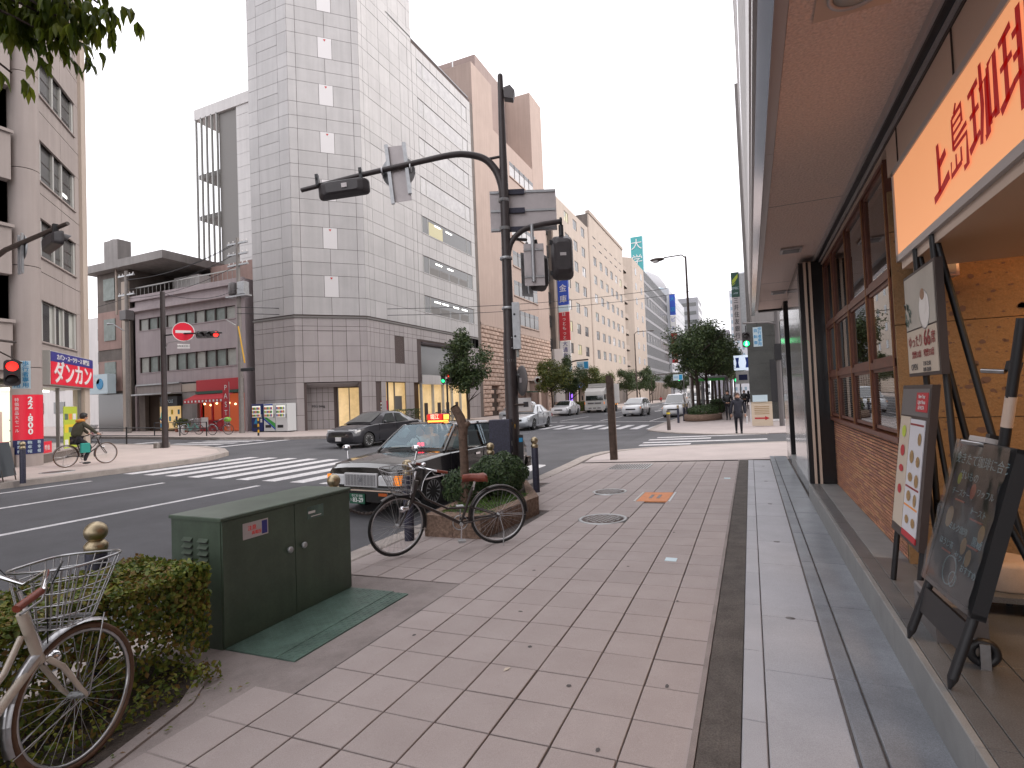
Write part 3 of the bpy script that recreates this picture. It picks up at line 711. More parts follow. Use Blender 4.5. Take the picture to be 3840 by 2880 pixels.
# cafe interior
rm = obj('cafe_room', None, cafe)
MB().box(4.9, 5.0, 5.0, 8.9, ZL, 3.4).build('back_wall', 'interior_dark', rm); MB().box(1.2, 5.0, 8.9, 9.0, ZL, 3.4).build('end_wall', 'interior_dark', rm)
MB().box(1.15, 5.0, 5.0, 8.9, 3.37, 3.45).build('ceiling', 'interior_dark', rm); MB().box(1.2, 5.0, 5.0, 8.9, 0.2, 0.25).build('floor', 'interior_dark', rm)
def pendant(x, y, z, r, h, label):
    t = thing('pendant_lamp', label, 'lamp', (x, y, z), 0)
    MB().lathe([(r*.97, 0), (r, 0), (r, h), (r*.97, h)], 24).build('shade', 'lamp_amber', t)
    MB().cyl((0, 0, h), (0, 0, 3.37-z), 0.008, n=6).build('cord', 'plastic_black', t)
pendant(1.95, 7.9, 2.10, 0.17, 0.20, 'glowing amber drum lamp inside the second cafe window')
pendant(1.75, 6.5, 2.08, 0.17, 0.19, 'glowing amber drum lamp beside the leaded lantern')
pendant(2.6, 8.4, 2.15, 0.15, 0.18, 'glowing amber drum lamp deep inside the cafe')
ln = thing('leaded_lantern', 'leaded amber glass lantern hanging inside the cafe window', 'lantern', (1.24, 5.42, 2.18))
prof = [(0.06, 0.0), (0.105, 0.08), (0.12, 0.19), (0.095, 0.30), (0.03, 0.36)]
MB().lathe(prof, 8, 0, None, False).build('glass', 'lamp_cream', ln)
b = MB()
for i in range(8):
    t_ = 2*math.pi*i/8; b.tube([(1.02*r_*math.cos(t_), 1.02*r_*math.sin(t_), z_) for r_, z_ in prof], 0.005, 5)
for r_, z_ in prof[:4]: b.torus((0, 0, z_), r_*1.02, 0.005, 'z', 16, 5)
b.build('leading', 'frame_dark', ln); MB().cyl((0, 0, .35), (0, 0, 1.19), .008, n=6).build('chain', 'frame_dark', ln)
# entrance recess with rough stone wall
en = obj('entrance_recess', None, cafe)
sw_ = tag(MB().box(1.2, 3.6, 5.0, 5.2, ZL-.02, 3.1).build('stone_wall', 'text_dark', en), 'rough tan pitted stone wall')
zj = [ZL-.01, 0.55, 1.345, 2.06, 2.78, 3.1]
for j in range(5):
    for x0, x1 in ((1.045, 2.4), (2.404, 3.6)):
        MB().box(x0, x1, 4.97+rnd.uniform(-.003, .003), 5.02, zj[j]+.003, zj[j+1]-.003).build('stone_block', 'tuff', sw_)
MB().box(1.045, 1.2, 5.0, 5.018, ZL, 3.1).build('stone_return', 'tuff', sw_)
b = MB()
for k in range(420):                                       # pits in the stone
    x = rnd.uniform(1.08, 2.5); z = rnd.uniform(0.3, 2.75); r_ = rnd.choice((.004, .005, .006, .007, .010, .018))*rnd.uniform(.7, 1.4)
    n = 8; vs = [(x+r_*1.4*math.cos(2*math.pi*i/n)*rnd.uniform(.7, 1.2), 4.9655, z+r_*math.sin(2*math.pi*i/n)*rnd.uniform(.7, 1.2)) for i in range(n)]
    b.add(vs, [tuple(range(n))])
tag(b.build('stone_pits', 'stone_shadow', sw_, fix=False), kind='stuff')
MB().box(3.5, 3.6, -1.2, 5.0, ZL, 3.2).build('inner_wall', 'tuff', en)
MB().box(1.10, 3.6, -1.2, 5.0, 2.78, 2.85).build('recess_ceiling', 'satin_panel', en)
MB().box(1.25, 2.9, 0.5, 4.85, 2.76, 2.775).build('light_panel', 'cafe_sign', en)
for k in range(6): MB().box(1.25+k*0.28, 1.29+k*0.28, 0.5, 4.85, 2.70, 2.765).build('ceiling_slat', 'satin_panel', en)
rl = bpy.data.lights.new('recess_light', 'AREA'); rl.energy = 26; rl.color = (1, 0.62, 0.32); rl.size = 1.2
rlo = bpy.data.objects.new('recess_light', rl); COL.objects.link(rlo); rlo.parent = en; rlo.location = (2.0, 3.2, 2.68)
# the illuminated sign
sg = thing('cafe_sign', 'long glowing orange sign with dark red brush lettering over the entrance', 'sign', (0.985, 0, 0))
MB().box(0.004, 0.12, 0.6, 4.50, 2.50, 3.06).build('light_box', 'cafe_sign', sg)
MB().box(-0.004, 0.125, 0.55, 4.52, 3.06, 3.10).build('frame_top', 'fascia_metal', sg); MB().box(-0.004, 0.125, 0.55, 4.52, 2.455, 2.50).build('frame_bottom', 'fascia_metal', sg)
MB().box(-0.004, 0.125, 4.50, 4.53, 2.455, 3.10).build('frame_end', 'fascia_metal', sg)
MB().box(0.02, 0.7, 0.55, 4.5, 2.40, 2.455).build('underside', 'satin_panel', sg)
def brush(strokes, y0, z0, w, h):
    """strokes in a unit box (u right as read, v up); reading direction runs toward -y"""
    b = MB()
    for st_ in strokes:
        pts = [Vector((0, y0-u*w, z0+v*h)) for u, v, r_ in st_]; rr = [r_*h*1.45 for u, v, r_ in st_]
        L_ = []; R_ = []
        for i, p in enumerate(pts):
            d = (pts[min(i+1, len(pts)-1)]-pts[max(i-1, 0)]).normalized(); nrm = Vector((0, -d.z, d.y)); L_.append(p+nrm*rr[i]); R_.append(p-nrm*rr[i])
        n = len(pts)
        b.add(L_+R_, [(i, i+1, n+i+1, n+i) for i in range(n-1)])
    for i in range(len(b.v)): pass
    o = b.build('brush_character', 'text_red', sg, (-0.004, 0, 0), fix=False); return o
ue = [[(.40, .98, .05), (.42, .6, .06), (.40, .12, .05)], [(.42, .58, .05), (.85, .70, .05)], [(.05, .06, .05), (.45, .12, .045), (.98, .26, .06)]]
shima = [[(.5, 1.0, .02), (.4, .88, .03)], [(.28, .86, .025), (.28, .42, .03)], [(.28, .85, .02), (.72, .90, .03), (.72, .66, .03)], [(.3, .74, .016), (.7, .78, .016)], [(.3, .63, .016), (.7, .67, .016)], [(.28, .5, .02), (.92, .58, .025)], [(.28, .42, .02), (.9, .46, .025), (.88, .06, .04), (.7, .04, .03)], [(.14, .30, .02), (.12, .10, .03), (.62, .16, .025)], [(.38, .34, .02), (.38, .14, .025)], [(.62, .36, .02), (.62, .16, .025)]]
ko = [[(.05, .78, .025), (.42, .84, .03)], [(.24, .82, .03), (.24, .2, .035)], [(.08, .52, .022), (.42, .56, .025)], [(.02, .14, .035), (.42, .26, .025)], [(.52, .98, .03), (.54, .5, .035), (.44, .10, .03)], [(.46, .70, .025), (.70, .76, .035), (.68, .14, .045), (.58, .12, .03)], [(.76, .84, .03), (.76, .2, .035)], [(.76, .84, .025), (.98, .90, .035), (.97, .22, .045)], [(.76, .26, .02), (.97, .30, .025)]]
hi = [[(.05, .86, .025), (.36, .92, .03)], [(.20, .90, .03), (.20, .24, .035)], [(.06, .60, .022), (.36, .64, .025)], [(.02, .20, .035), (.38, .34, .025)], [(.54, 1.0, .035), (.54, .02, .04)], [(.38, .78, .025), (.54, .80, .025)], [(.38, .56, .025), (.54, .58, .025)], [(.36, .34, .025), (.54, .38, .025)], [(.74, 1.0, .04), (.75, .0, .05)], [(.75, .80, .03), (.98, .84, .03)], [(.75, .58, .03), (.98, .62, .03)], [(.75, .36, .03), (1.0, .40, .03)]]
ten = [[(.5, 1.0, .03), (.5, .88, .03)], [(.1, .84, .025), (.95, .86, .03)], [(.16, .84, .03), (.1, .1, .03)], [(.52, .78, .03), (.52, .45, .03)], [(.52, .62, .025), (.86, .64, .03)], [(.32, .42, .03), (.32, .06, .03)], [(.32, .42, .025), (.88, .44, .03), (.86, .06, .03)], [(.32, .08, .025), (.86, .08, .025)]]
for st_, y0, z0, w, h in ((ue, 3.66, 2.585, 0.27, 0.30), (shima, 3.40, 2.60, 0.29, 0.36), (ko, 3.12, 2.60, 0.32, 0.39), (hi, 2.78, 2.60, 0.36, 0.40), (ten, 2.36, 2.60, 0.34, 0.38)): brush(st_, y0, z0, w, h)
spk = thing('wall_speaker', 'beige wedge shaped speaker under the end of the cafe sign', 'speaker', (1.27, 4.74, 2.36))
MB().prism([(-0.12, 0), (0.12, 0), (0.10, 0.2), (-0.10, 0.2)], 2, 0.0, 0.26).build('body', 'satin_panel', spk); MB().box(-0.10, 0.10, -0.012, 0.0, 0.02, 0.24).build('grille', 'curtain', spk)
MB().cyl((0, 0.1, .26), (0, 0.1, .36), .02, n=8).build('bracket', 'fascia_metal', spk); 
# three dark display stands and boards by the entrance
M2 = lambda y, z, x: (x, y, z)
st1 = thing('poster_stand', 'tall black poster stand showing a coffee cup and 66 seats', 'sign stand', (0.95, 3.97, ZL))
b = MB().box(0.012, 0.05, -0.325, 0.325, 1.405, 2.05); b.build('frame', 'frame_dark', st1)
MB().box(0.008, 0.012, -0.30, 0.30, 1.70, 2.03).build('photo_panel', 'poster_fog', st1); MB().box(0.0075, 0.012, -0.30, 0.30, 1.425, 1.69).build('text_panel', 'poster_cream', st1)
cupb = MB(); cupb.lathe([(0.0001, 0), (.10, 0), (.115, .01), (.1, .012)], 24, 0, Matrix.Translation((0.007, -0.10, 1.79)) @ Matrix.Rotation(R(-90), 4, 'Y') @ Matrix.Diagonal((1, .9, .05, 1))); cupb.build('saucer', 'porcelain', st1)
cupb = MB(); cupb.lathe([(0.0001, 0), (.062, 0), (.062, .01)], 24, 0, Matrix.Translation((0.006, -0.09, 1.84)) @ Matrix.Rotation(R(-90), 4, 'Y') @ Matrix.Diagonal((1.2, 1, .05, 1))); cupb.build('cup', 'porcelain', st1)
cupb = MB(); cupb.lathe([(0.0001, 0), (.042, 0), (.042, .01)], 24, 0, Matrix.Translation((0.005, -0.085, 1.885)) @ Matrix.Rotation(R(-90), 4, 'Y') @ Matrix.Diagonal((.8, 1, .05, 1))); cupb.build('coffee', 'coffee', st1)
cupb = MB()
for k in range(16):
    cy, cz = 0.22+rnd.uniform(-.06, .06), 1.76+rnd.uniform(-.05, .08); cupb.add([(0.0055, cy, cz), (0.0055, cy+.03, cz+.015), (0.0055, cy+.045, cz+.045), (0.0055, cy+.01, cz+.03)], [(0, 1, 2, 3)])
cupb.build('leaf_print', 'tread_green', st1, fix=False)
FX = facing(-1, 0)
text('ゆったり', 0.085, st1, (0.004, 0.11, 1.615), FX, 'text_maroon', 0.001, sx=0.9); text('66', 0.13, st1, (0.004, -0.13, 1.62), FX, 'text_maroon', 0.001, bold=.01); text('席', 0.08, st1, (0.004, -0.245, 1.615), FX, 'text_maroon', 0.001)
text('禁煙33席', 0.05, st1, (0.004, 0.1, 1.535), FX, 'text_maroon', 0.001); text('喫煙33席', 0.05, st1, (0.004, -0.15, 1.535), FX, 'text_maroon', 0.001)
text('OPEN', 0.055, st1, (0.004, 0.16, 1.46), FX, 'text_dark', 0.001); text('7:30-22:00', 0.035, st1, (0.004, -0.1, 1.475), FX, 'text_dark', 0.001); text('8:00-20:00', 0.035, st1, (0.004, -0.1, 1.44), FX, 'text_dark', 0.001)
for s in (-1, 1):
    MB().cyl((0.05, s*0.17, 2.22), (0.10, s*0.22, 0.0), 0.018, n=8).build('leg', 'plastic_black', st1); MB().cyl((0.06, s*0.17, 2.22), (0.42, s*0.24, 0.0), 0.018, n=8).build('leg', 'plastic_black', st1)
MB().cyl((0.09, -.2, .62), (0.09, .2, .62), .014, n=8).build('crossbar', 'plastic_black', st1)
st2 = thing('menu_stand', 'black framed menu stand with food photos leaning before the brick wall', 'sign stand', (0.82, 4.24, ZL)); st2.rotation_euler = (0, R(7), 0)
MB().box(0.0, 0.04, -0.33, 0.33, 0.36, 1.36).build('frame', 'frame_dark', st2)
MB().box(-0.004, 0.002, -0.305, 0.305, 1.16, 1.335).build('header', 'plastic_grey', st2)
MB().box(-0.005, 0.002, -0.265, 0.05, 0.42, 1.14).build('menu_sheet', 'menu_paper', st2); MB().box(-0.005, 0.002, 0.06, 0.30, 0.42, 1.15).build('menu_sheet', 'poster_cream', st2)
MB().box(-0.006, 0.002, -0.265, 0.05, 0.385, 0.425).build('footer', 'sign_red_matte', st2)
MB().box(-0.007, 0.0, -0.29, -0.05, 1.19, 1.31).build('red_card', 'sign_red_matte', st2)
text('New Year\nLight Menu\n& PASTA', 0.035, st2, (-0.009, -0.17, 1.25), FX, 'sign_white', 0.001)
for k, (yy, zz) in enumerate(((-.19, 1.02), (-.05, .9), (-.19, .88), (-.05, .77), (-.19, .76), (-.05, .65), (-.19, .64), (-.19, .50), (-.05, .50), (.18, 1.05), (.18, .92), (.18, .8), (.18, .66))):
    fb = MB(); n = 10; r1, r2 = rnd.uniform(.035, .055), rnd.uniform(.025, .045)
    fb.add([(-0.0075, yy+r1*math.cos(2*math.pi*i/n), zz+r2*math.sin(2*math.pi*i/n)) for i in range(n)], [tuple(range(n))]); fb.build('food_photo', 'food_brown' if yy < .1 else rnd.choice(('food_brown', 'sign_red_matte', 'sign_lime')), st2, fix=False)
for zz in (1.1, .70, .58): MB().box(-0.0065, 0.0, -0.25, 0.04, zz, zz+.012).build('text_line', 'sign_orange' if zz < .6 else 'text_maroon', st2)
for s in (-1, 1): MB().cyl((0.03, s*.29, 1.36), (0.03, s*.30, 0.005), .018, n=8).build('leg', 'plastic_black', st2); MB().cyl((0.03, s*.2, 1.3), (0.30, s*.24, 0.04), .014, n=8).build('leg', 'plastic_black', st2)
# blackboard on a leaning easel
es = thing('blackboard_easel', 'chalk menu blackboard wrapped in clear film on a leaning black easel', 'easel', (0.728, 3.25, ZL)); es.rotation_euler = (0, R(15.5), R(3.5))
MB().box(0.0, 0.035, -0.26, 0.26, 0.36, 1.08).build('board', 'blackboard', es)
fr = MB()
for y0, y1, z0, z1 in ((-.285, -.26, .34, 1.10), (.26, .285, .34, 1.10), (-.285, .285, .335, .36), (-.285, .285, 1.08, 1.10)): fr.box(-0.006, 0.05, y0, y1, z0, z1)
fr.build('frame', 'plastic_black', es)
fb = MB(); n = 12; vs = []
for i in range(n+1):
    for j in range(n+1):
        vs.append((-0.012-0.010*abs(math.sin(i*1.3+j*0.9))-0.008*rnd.random(), -0.275+0.55*i/n, 0.345+0.75*j/n))
fb.add(vs, [(i*(n+1)+j, i*(n+1)+j+1, (i+1)*(n+1)+j+1, (i+1)*(n+1)+j) for i in range(n) for j in range(n)], 0, True); fb.build('plastic_film', 'plastic_film', es, fix=False)
for body, size, y_, z_, m_ in (('挽きたて珈琲に合う', .062, 0.0, 1.00, 'chalk'), ('甘いもの', .05, .08, .92, 'chalk'), ('チーズケーキ', .04, .1, .83, 'chalk'), ('ワッフル', .042, -.12, .86, 'chalk'), ('トースト', .04, -.10, .77, 'chalk'), ('ミルク珈琲', .042, .05, .66, 'chalk'), ('黒糖', .05, -.16, .64, 'chalk'), ('ほうじ茶', .04, .13, .57, 'chalk'), ('セット', .045, -.05, .54, 'chalk'), ('おすすめ', .04, -.15, .5, 'chalk')):
    text(body, size, es, (-0.004, y_, z_), FX, m_, 0.001)
for y_, z_, l_ in ((.11, .79, .1), (-.1, .73, .12), (-.13, .61, .1), (.11, .53, .1)): MB().box(-0.005, 0, y_-l_/2, y_+l_/2, z_, z_+.008).build('underline', 'chalk_red', es)
for y_, z_, r_, m_ in ((.17, .9, .022, 'chalk_yellow'), (.17, .70, .04, 'chalk_tan'), (-.18, .69, .03, 'chalk_tan'), (-.05, .60, .03, 'chalk_tan'), (-.12, .56, .03, 'chalk_tan'), (.0, .86, .028, 'chalk_red')):
    fb = MB(); fb.add([(-0.005, y_+r_*math.cos(i*.6), z_+1.4*r_*math.sin(i*.6)) for i in range(10)], [tuple(range(10))]); fb.build('chalk_drawing', m_, es, fix=False)
fb = MB(); fb.torus((-.005, .02, .46), .07, .003, 'x', 20, 4); fb.torus((-.005, -.03, .43), .035, .003, 'x', 16, 4); fb.build('chalk_cup', 'chalk', es)
for s in (-1, 1):
    MB().cyl((0.02, s*.25, .36), (0.0, s*.262, 0.05), .022, n=8).build('leg', 'plastic_black', es); MB().cyl((0.0, s*.262, 0.05), (-.002, s*.264, -0.005), .022, .004, n=8).build('leg_tip', 'plastic_black', es)
MB().cyl((0.06, -.03, 1.0), (-.05, -.13, 1.68), .021, n=10).build('mast', 'plastic_black', es); MB().cyl((.030, -.057, 1.19), (.008, -.078, 1.33), .0225, n=10).build('mast_label', 'satin_panel', es)
for z_ in (1.12, 1.48): MB().cbox((0.03, 0.03, z_), (.05, .04, .05)).build('clamp', 'plastic_black', es); MB().cyl((.0, .02, z_-.03), (-.06, .10, z_-.035), .012, n=8).build('lever', 'steel', es)
MB().box(-.02, .03, -.02, .15, 1.10, 1.125).build('clip', 'fascia_metal', es)
MB().cyl((0.05, -.1, .85), (0.62, -.2, .02-.0), .016, n=8).build('rear_leg', 'plastic_black', es)
MB().box(0.0, .02, -.25, .25, .17, .30).build('lower_plate', 'plastic_black', es)
# round stone pedestal on a wheeled plate, and a dark kick plate
pd = thing('stone_pedestal', 'round pale stone pedestal on a low dark wheeled board', 'pedestal', (1.36, 4.25, ZL))
MB().lathe([(0.0001, .11), (.165, .11), (.17, .12), (.172, .25), (.165, .27), (.10, .28), (0.0001, .265)], 28).build('drum', 'pedestal', pd)
MB().box(-.34, .2, -.25, .22, .075, .108).build('board', 'granite_dark', pd)
for x, y in ((-.28, -.2), (.15, -.2), (-.28, .17), (.15, .17)): MB().cyl((x-.02, y, .037), (x+.02, y, .037), .037, n=14).build('caster', 'rubber', pd)
kp = thing('kick_plate', 'dark steel box standing behind the blackboard easel', 'box', (0.93, 3.78, ZL))
MB().slab(-.10, .12, -.28, .12, 0.0, .20, .01).build('box', 'plastic_grey', kp); MB().box(-.105, -.1, -.05, .03, .14, .16).build('slot', 'plastic_black', kp)
cr_ = thing('cable_reel', 'small black cable reel on the step behind the easel legs', 'reel', (0.95, 3.26, ZL))
MB().torus((0, 0, .07), .05, .02, 'y', 20, 8).build('coil', 'plastic_black', cr_); MB().box(-.02, .02, -.03, .03, 0, .12).build('bracket', 'steel', cr_)
# ================================================================ green utility cabinet
cab = thing('utility_cabinet', 'dark green steel utility cabinet with two doors beside the clipped hedge', 'cabinet', (-3.78, 3.385, zs(-3.78)))
w, d, h = 0.27, 0.675, 0.93
MB().slab(-w, w-.012, -d, d, -0.02, h-.012, .004).build('body', 'cab_green', cab)
MB().slab(-w-.012, w+.012, -d-.012, d+.012, h-.014, h+.012, .006).build('lid', 'cab_green', cab)
for s in (-1, 1):
    dr = MB().box(w-.012, w+.004, s*.004 if s > 0 else -d+.006, d-.006 if s > 0 else -.004, .02, h-.02).build('door', 'cab_green', cab)
    MB().cyl((w+.004, s*.075, .56), (w+.022, s*.075, .56), .012, n=12).lathe([(.012, 0), (.026, .006), (.026, .018), (.018, .024), (.0001, .025)], 16, 0, Matrix.Translation((w+.018, s*.075, .56)) @ Matrix.Rotation(R(90), 4, 'Y')).build('knob', 'zinc', dr)
for s in (-1, 1):
    for k in range(4):
        MB().prism([(-d-.022, .0), (-d+.002, .0), (-d+.002, .026)], 0, s*.085-.05, s*.085+.05, 0, Matrix.Translation((0, 0, .62+k*.047))).box(s*.085-.045, s*.085+.045, -d-.003, -d, .606+k*.047, .62+k*.047, 1).build('vent_louvre', ['cab_green', 'plastic_black'], cab)
nm = MB().box(w+.004, w+.0065, -.50, -.27, .74, .86).build('warning_label', 'alu_panel', cab)
text('注意', .04, cab, (w+.008, -.42, .815), facing(1, 0), 'text_red', .001); text('高電圧', .03, cab, (w+.008, -.38, .775), facing(1, 0), 'text_red', .001)
MB().box(w+.0065, w+.0075, -.33, -.28, .75, .85).build('torn_sticker', 'sign_blue', cab)
MB().box(w+.004, w+.0065, .14, .33, .755, .86).build('green_sticker', 'tread_green', cab); MB().box(w+.0065, w+.0075, .15, .23, .80, .82).build('sticker_bar', 'sign_white', cab); MB().box(w+.0065, w+.0075, .18, .30, .77, .777).build('sticker_bar', 'sign_white', cab)
tp = thing('tread_plate', 'green chequered steel tread plate on the ground before the cabinet', 'plate', (-3.19, 3.38, zs(-3.19)+.004)); tp.rotation_euler = (0, -math.atan(SLOPE), 0)
MB().slab(-.315, .17, -.66, .66, -.02, .006, .002).build('plate', 'tread_green', tp); MB().slab(.176, .34, -.66, .64, -.02, .005, .002).build('plate', 'tread_green', tp)
b = MB()
for i in range(17):
    for j in range(44):
        x = -.30+i*.0385; y = -.64+j*.0295; a = R(45 if (i+j) % 2 else -45)
        if .165 < x < .185: continue
        M = Matrix.Translation((x, y, .0055)) @ Matrix.Rotation(a, 4, 'Z'); b.slab(-.012, .012, -.0035, .0035, 0, .003, .0012, 0, M)
tag(b.build('tread_lozenges', 'tread_green', tp), kind='stuff')
# ================================================================ bollards and chains
def bollard(x, y, label, z, h=1.0, lean=0.0):
    t = thing('brass_ball_bollard', label, 'bollard', (x, y, z), 0, 'navy bollards with brass balls'); t.rotation_euler = (lean, lean*.6, 0)
    s = h/1.0
    MB().lathe([(.062*s, -.05), (.062*s, .80*s), (.058*s, .815*s)], 20).build('post', 'bollard_navy', t)
    MB().lathe([(.058*s, .81*s), (.066*s, .83*s), (.068*s, .86*s), (.05*s, .885*s), (.034*s, .895*s)], 20).build('collar', 'brass', t)
    MB().ball((0, 0, .945*s), .068*s, 20, 12).build('ball', 'brass', t)
    return t
bollard(-4.02, 2.18, 'brass ball bollard rising behind the clipped hedge', zs(-4))
bollard(-4.02, 4.42, 'brass ball bollard behind the green cabinet', zs(-4))
bollard(-4.02, 5.74, 'brass ball bollard behind the bicycle basket', zs(-4))
bollard(-4.06, 8.22, 'brass ball bollard behind the planter shrub', zs(-4))
bollard(-3.68, 9.3, 'scuffed navy bollard standing clear beside the signal pole', zs(-3.68), 1.0, R(-1.5))
def chain(p0, p1, sag, label):
    t = thing('bollard_chain', label, 'chain', p0); p0 = Vector(p0); p1 = Vector(p1); n = int((p1-p0).length*1.12/.036)
    lk = MB().tube([(.024*math.cos(a)*1.0, .014*math.sin(a), 0) for a in [2*math.pi*i/10 for i in range(10)]], .0055, 6, 0, True).mesh('link', 'brown_steel')
    for i in range(n):
        u = (i+.5)/n; q = p0.lerp(p1, u)-Vector((0, 0, sag*4*u*(1-u))); dv = (p1-p0)/1.0; slope = (p1.z-p0.z)-sag*4*(1-2*u)
        dirv = Vector((p1.x-p0.x, p1.y-p0.y, slope)); o = instance('link', lk, t, q-p0)
        o.rotation_mode = 'QUATERNION'; o.rotation_quaternion = dirv.to_track_quat('X', 'Z') @ Matrix.Rotation(R(90)*(i % 2), 4, 'X').to_quaternion()
chain((-4.02, 4.49, .60), (-4.02, 5.67, .60), .22, 'rusty chain hanging before the taxi bumper')
chain((-4.02, 8.3, .55), (-3.74, 9.25, .55), .3, 'rusty chain hanging from the scuffed bollard')
# ================================================================ leaves in bulk
def leaf_cloud(n, sampler, size, rng, squash=0.55):
    b = MB(); V = []; F = []
    for k in range(n):
        p, nrm = sampler(rng); s = size*rng.uniform(.6, 1.35)
        d = Vector((rng.gauss(0, 1), rng.gauss(0, 1), rng.gauss(0, .6)))
        if nrm is not None: d = d*0.6+nrm*1.1
        if d.length < 1e-3: d = Vector((0, 0, 1))
        d.normalize(); a = d.orthogonal().normalized(); a.rotate(Matrix.Rotation(rng.uniform(0, 6.283), 3, d)); c = d.cross(a)*squash
        o = len(V); V += [p-a*s, p+c*s+d*s*.12, p+a*s, p-c*s+d*s*.12]; F.append((o, o+1, o+2, o+3))
    b.v = [tuple(v) for v in V]; b.f = F; b.m = [0]*len(F); b.sm = [False]*len(F)
    return b
def box_sampler(x0, x1, y0, y1, z0, z1, gap=0.0):
    def S(rng):
        while True:
            k = rng.random()
            p = Vector((rng.uniform(x0, x1), rng.uniform(y0, y1), rng.uniform(z0, z1))); nrm = None
            dep = abs(rng.gauss(0, .05))
            if k < .42: p.z = z1-dep*.7+.025*math.sin(p.x*9)*math.cos(p.y*7); nrm = Vector((0, 0, 1))
            elif k < .58: p.x = x1-dep; nrm = Vector((1, 0, .2))
            elif k < .70: p.y = y1-dep; nrm = Vector((0, 1, .2))
            elif k < .80: p.y = y0+dep; nrm = Vector((0, -1, .2))
            elif k < .9: p.x = x0+dep; nrm = Vector((-1, 0, .2))
            low = (p.z-z0)/(z1-z0)
            if low < .45 and rng.random() < gap*(1-low): continue
            return p, nrm
    return S
hg = thing('clipped_hedge', 'clipped boxy hedge with bronze tinged leaves beside the green cabinet', 'hedge', (-3.65, 1.7, zs(-3.65)))
rg = random.Random(3)
leaf_cloud(30000, box_sampler(-.43, .30, -1.6, .80, .12, .69, .6), .0185, rg, .62).build('foliage', 'hedge_leaf', hg, fix=False)
leaf_cloud(1800, box_sampler(-.2, .5, -.4, .72, .01, .12, .3), .016, rg, .6).build('low_sprigs', 'hedge_leaf', hg, fix=False)
for k in range(26):
    x, y = rg.uniform(-.3, .2), rg.uniform(-1.9, .7); q = Vector((x, y, -.02)); pts = [q]
    for j in range(4): q = q+Vector((rg.uniform(-.07, .07), rg.uniform(-.07, .07), .13)); pts.append(q)
    MB().tube(pts, [.011, .009, .007, .005, .003], 6).build('stem', 'bark', hg)
b = MB(); rg2 = random.Random(11)
for k in range(170):                                        # fallen leaves on the bed
    x, y = rg2.uniform(-3.5, -2.9), rg2.uniform(1.0, 2.4); s = rg2.uniform(.008, .02); a = rg2.uniform(0, 6.28)
    z = zs(x)+.010; b.add([(x-s*math.cos(a), y-s*math.sin(a), z), (x+.4*s*math.sin(a), y-.4*s*math.cos(a), z+.006), (x+s*math.cos(a), y+s*math.sin(a), z+.003), (x-.4*s*math.sin(a), y+.4*s*math.cos(a), z+.004)], [(0, 1, 2, 3)])
tag(b.build('leaf_litter', 'hedge_leaf', None, fix=False), 'scattered fallen leaves on the shrub bed', 'leaves', kind='stuff')
lf = MB().add([(-.03, 0, 0), (0, -.014, .003), (.035, 0, .001), (0, .014, .004)], [(0, 1, 2, 3)]); tag(lf.build('fallen_leaf', 'poster_cream', None, (-1.44, 3.02, zs(-1.44)+.004), R(70), fix=False), 'single pale leaf lying on the paving tiles', 'leaf')
# ================================================================ bicycles
def wheel(parent, hub, r, tyre_m, ang=0.0, axis_yaw=0.0, rimw=.011, nsp=32, tyre_r=.017):
    """wheel in the plane containing local z; axis_yaw rotates it about z"""
    w_ = obj('wheel', None, parent, hub, axis_yaw)
    MB().torus((0, 0, 0), r-tyre_r, tyre_r, 'y', 40, 8).build('tyre', tyre_m, w_)
    MB().torus((0, 0, 0), r-tyre_r*2.1, rimw, 'y', 40, 6).build('rim', 'steel', w_)
    b = MB()
    for i in range(nsp):
        t = 2*math.pi*i/nsp; s = .02 if i % 2 else -.02; t2 = t+(.35 if (i//2) % 2 else -.35)
        b.cyl((.018*math.cos(t2), s, .018*math.sin(t2)), ((r-.04)*math.cos(t), 0, (r-.04)*math.sin(t)), .0013, n=4, caps=False)
    b.build('spoke_lacing', 'steel', w_); MB().cyl((0, -.045, 0), (0, .045, 0), .016, n=12).build('hub', 'zinc', w_)
    return w_
def basket(b, x0, x1, wy0, wy1, z0, z1, r=.0028, nring=6, nv=9, fx=.0):
    """wire basket tapering to the bottom; opens upward"""
    def ring(t):
        k = .62+.38*t; cx = (x0+x1)/2+fx*(t-.5); hx = (x1-x0)/2*k; hy = wy1*k; pts = []
        for i in range(24):
            a = 2*math.pi*i/24; c, s = math.cos(a), math.sin(a); e = .55
            pts.append((cx+hx*math.copysign(abs(c)**e, c), hy*math.copysign(abs(s)**e, s), z0+(z1-z0)*t))
        return pts
    for k in range(nring): b.tube(ring(k/(nring-1)), r*(2.1 if k == nring-1 else 1), 5, 0, True)
    R0, R1 = ring(0), ring(1)
    for i in range(24): b.tube([R0[i], ring(.5)[i], R1[i]], r, 4)
    for i in range(1, 12): b.tube([R0[i], R0[-i]], r, 4)
    for i in range(-5, 6):
        j = (6-i) % 24; k = (6+i) % 24
    for i in range(1, 6): b.tube([R0[(6+i) % 24], R0[(18-i) % 24]], r, 4); b.tube([R0[(6-i) % 24], R0[(18+i) % 24]], r, 4)
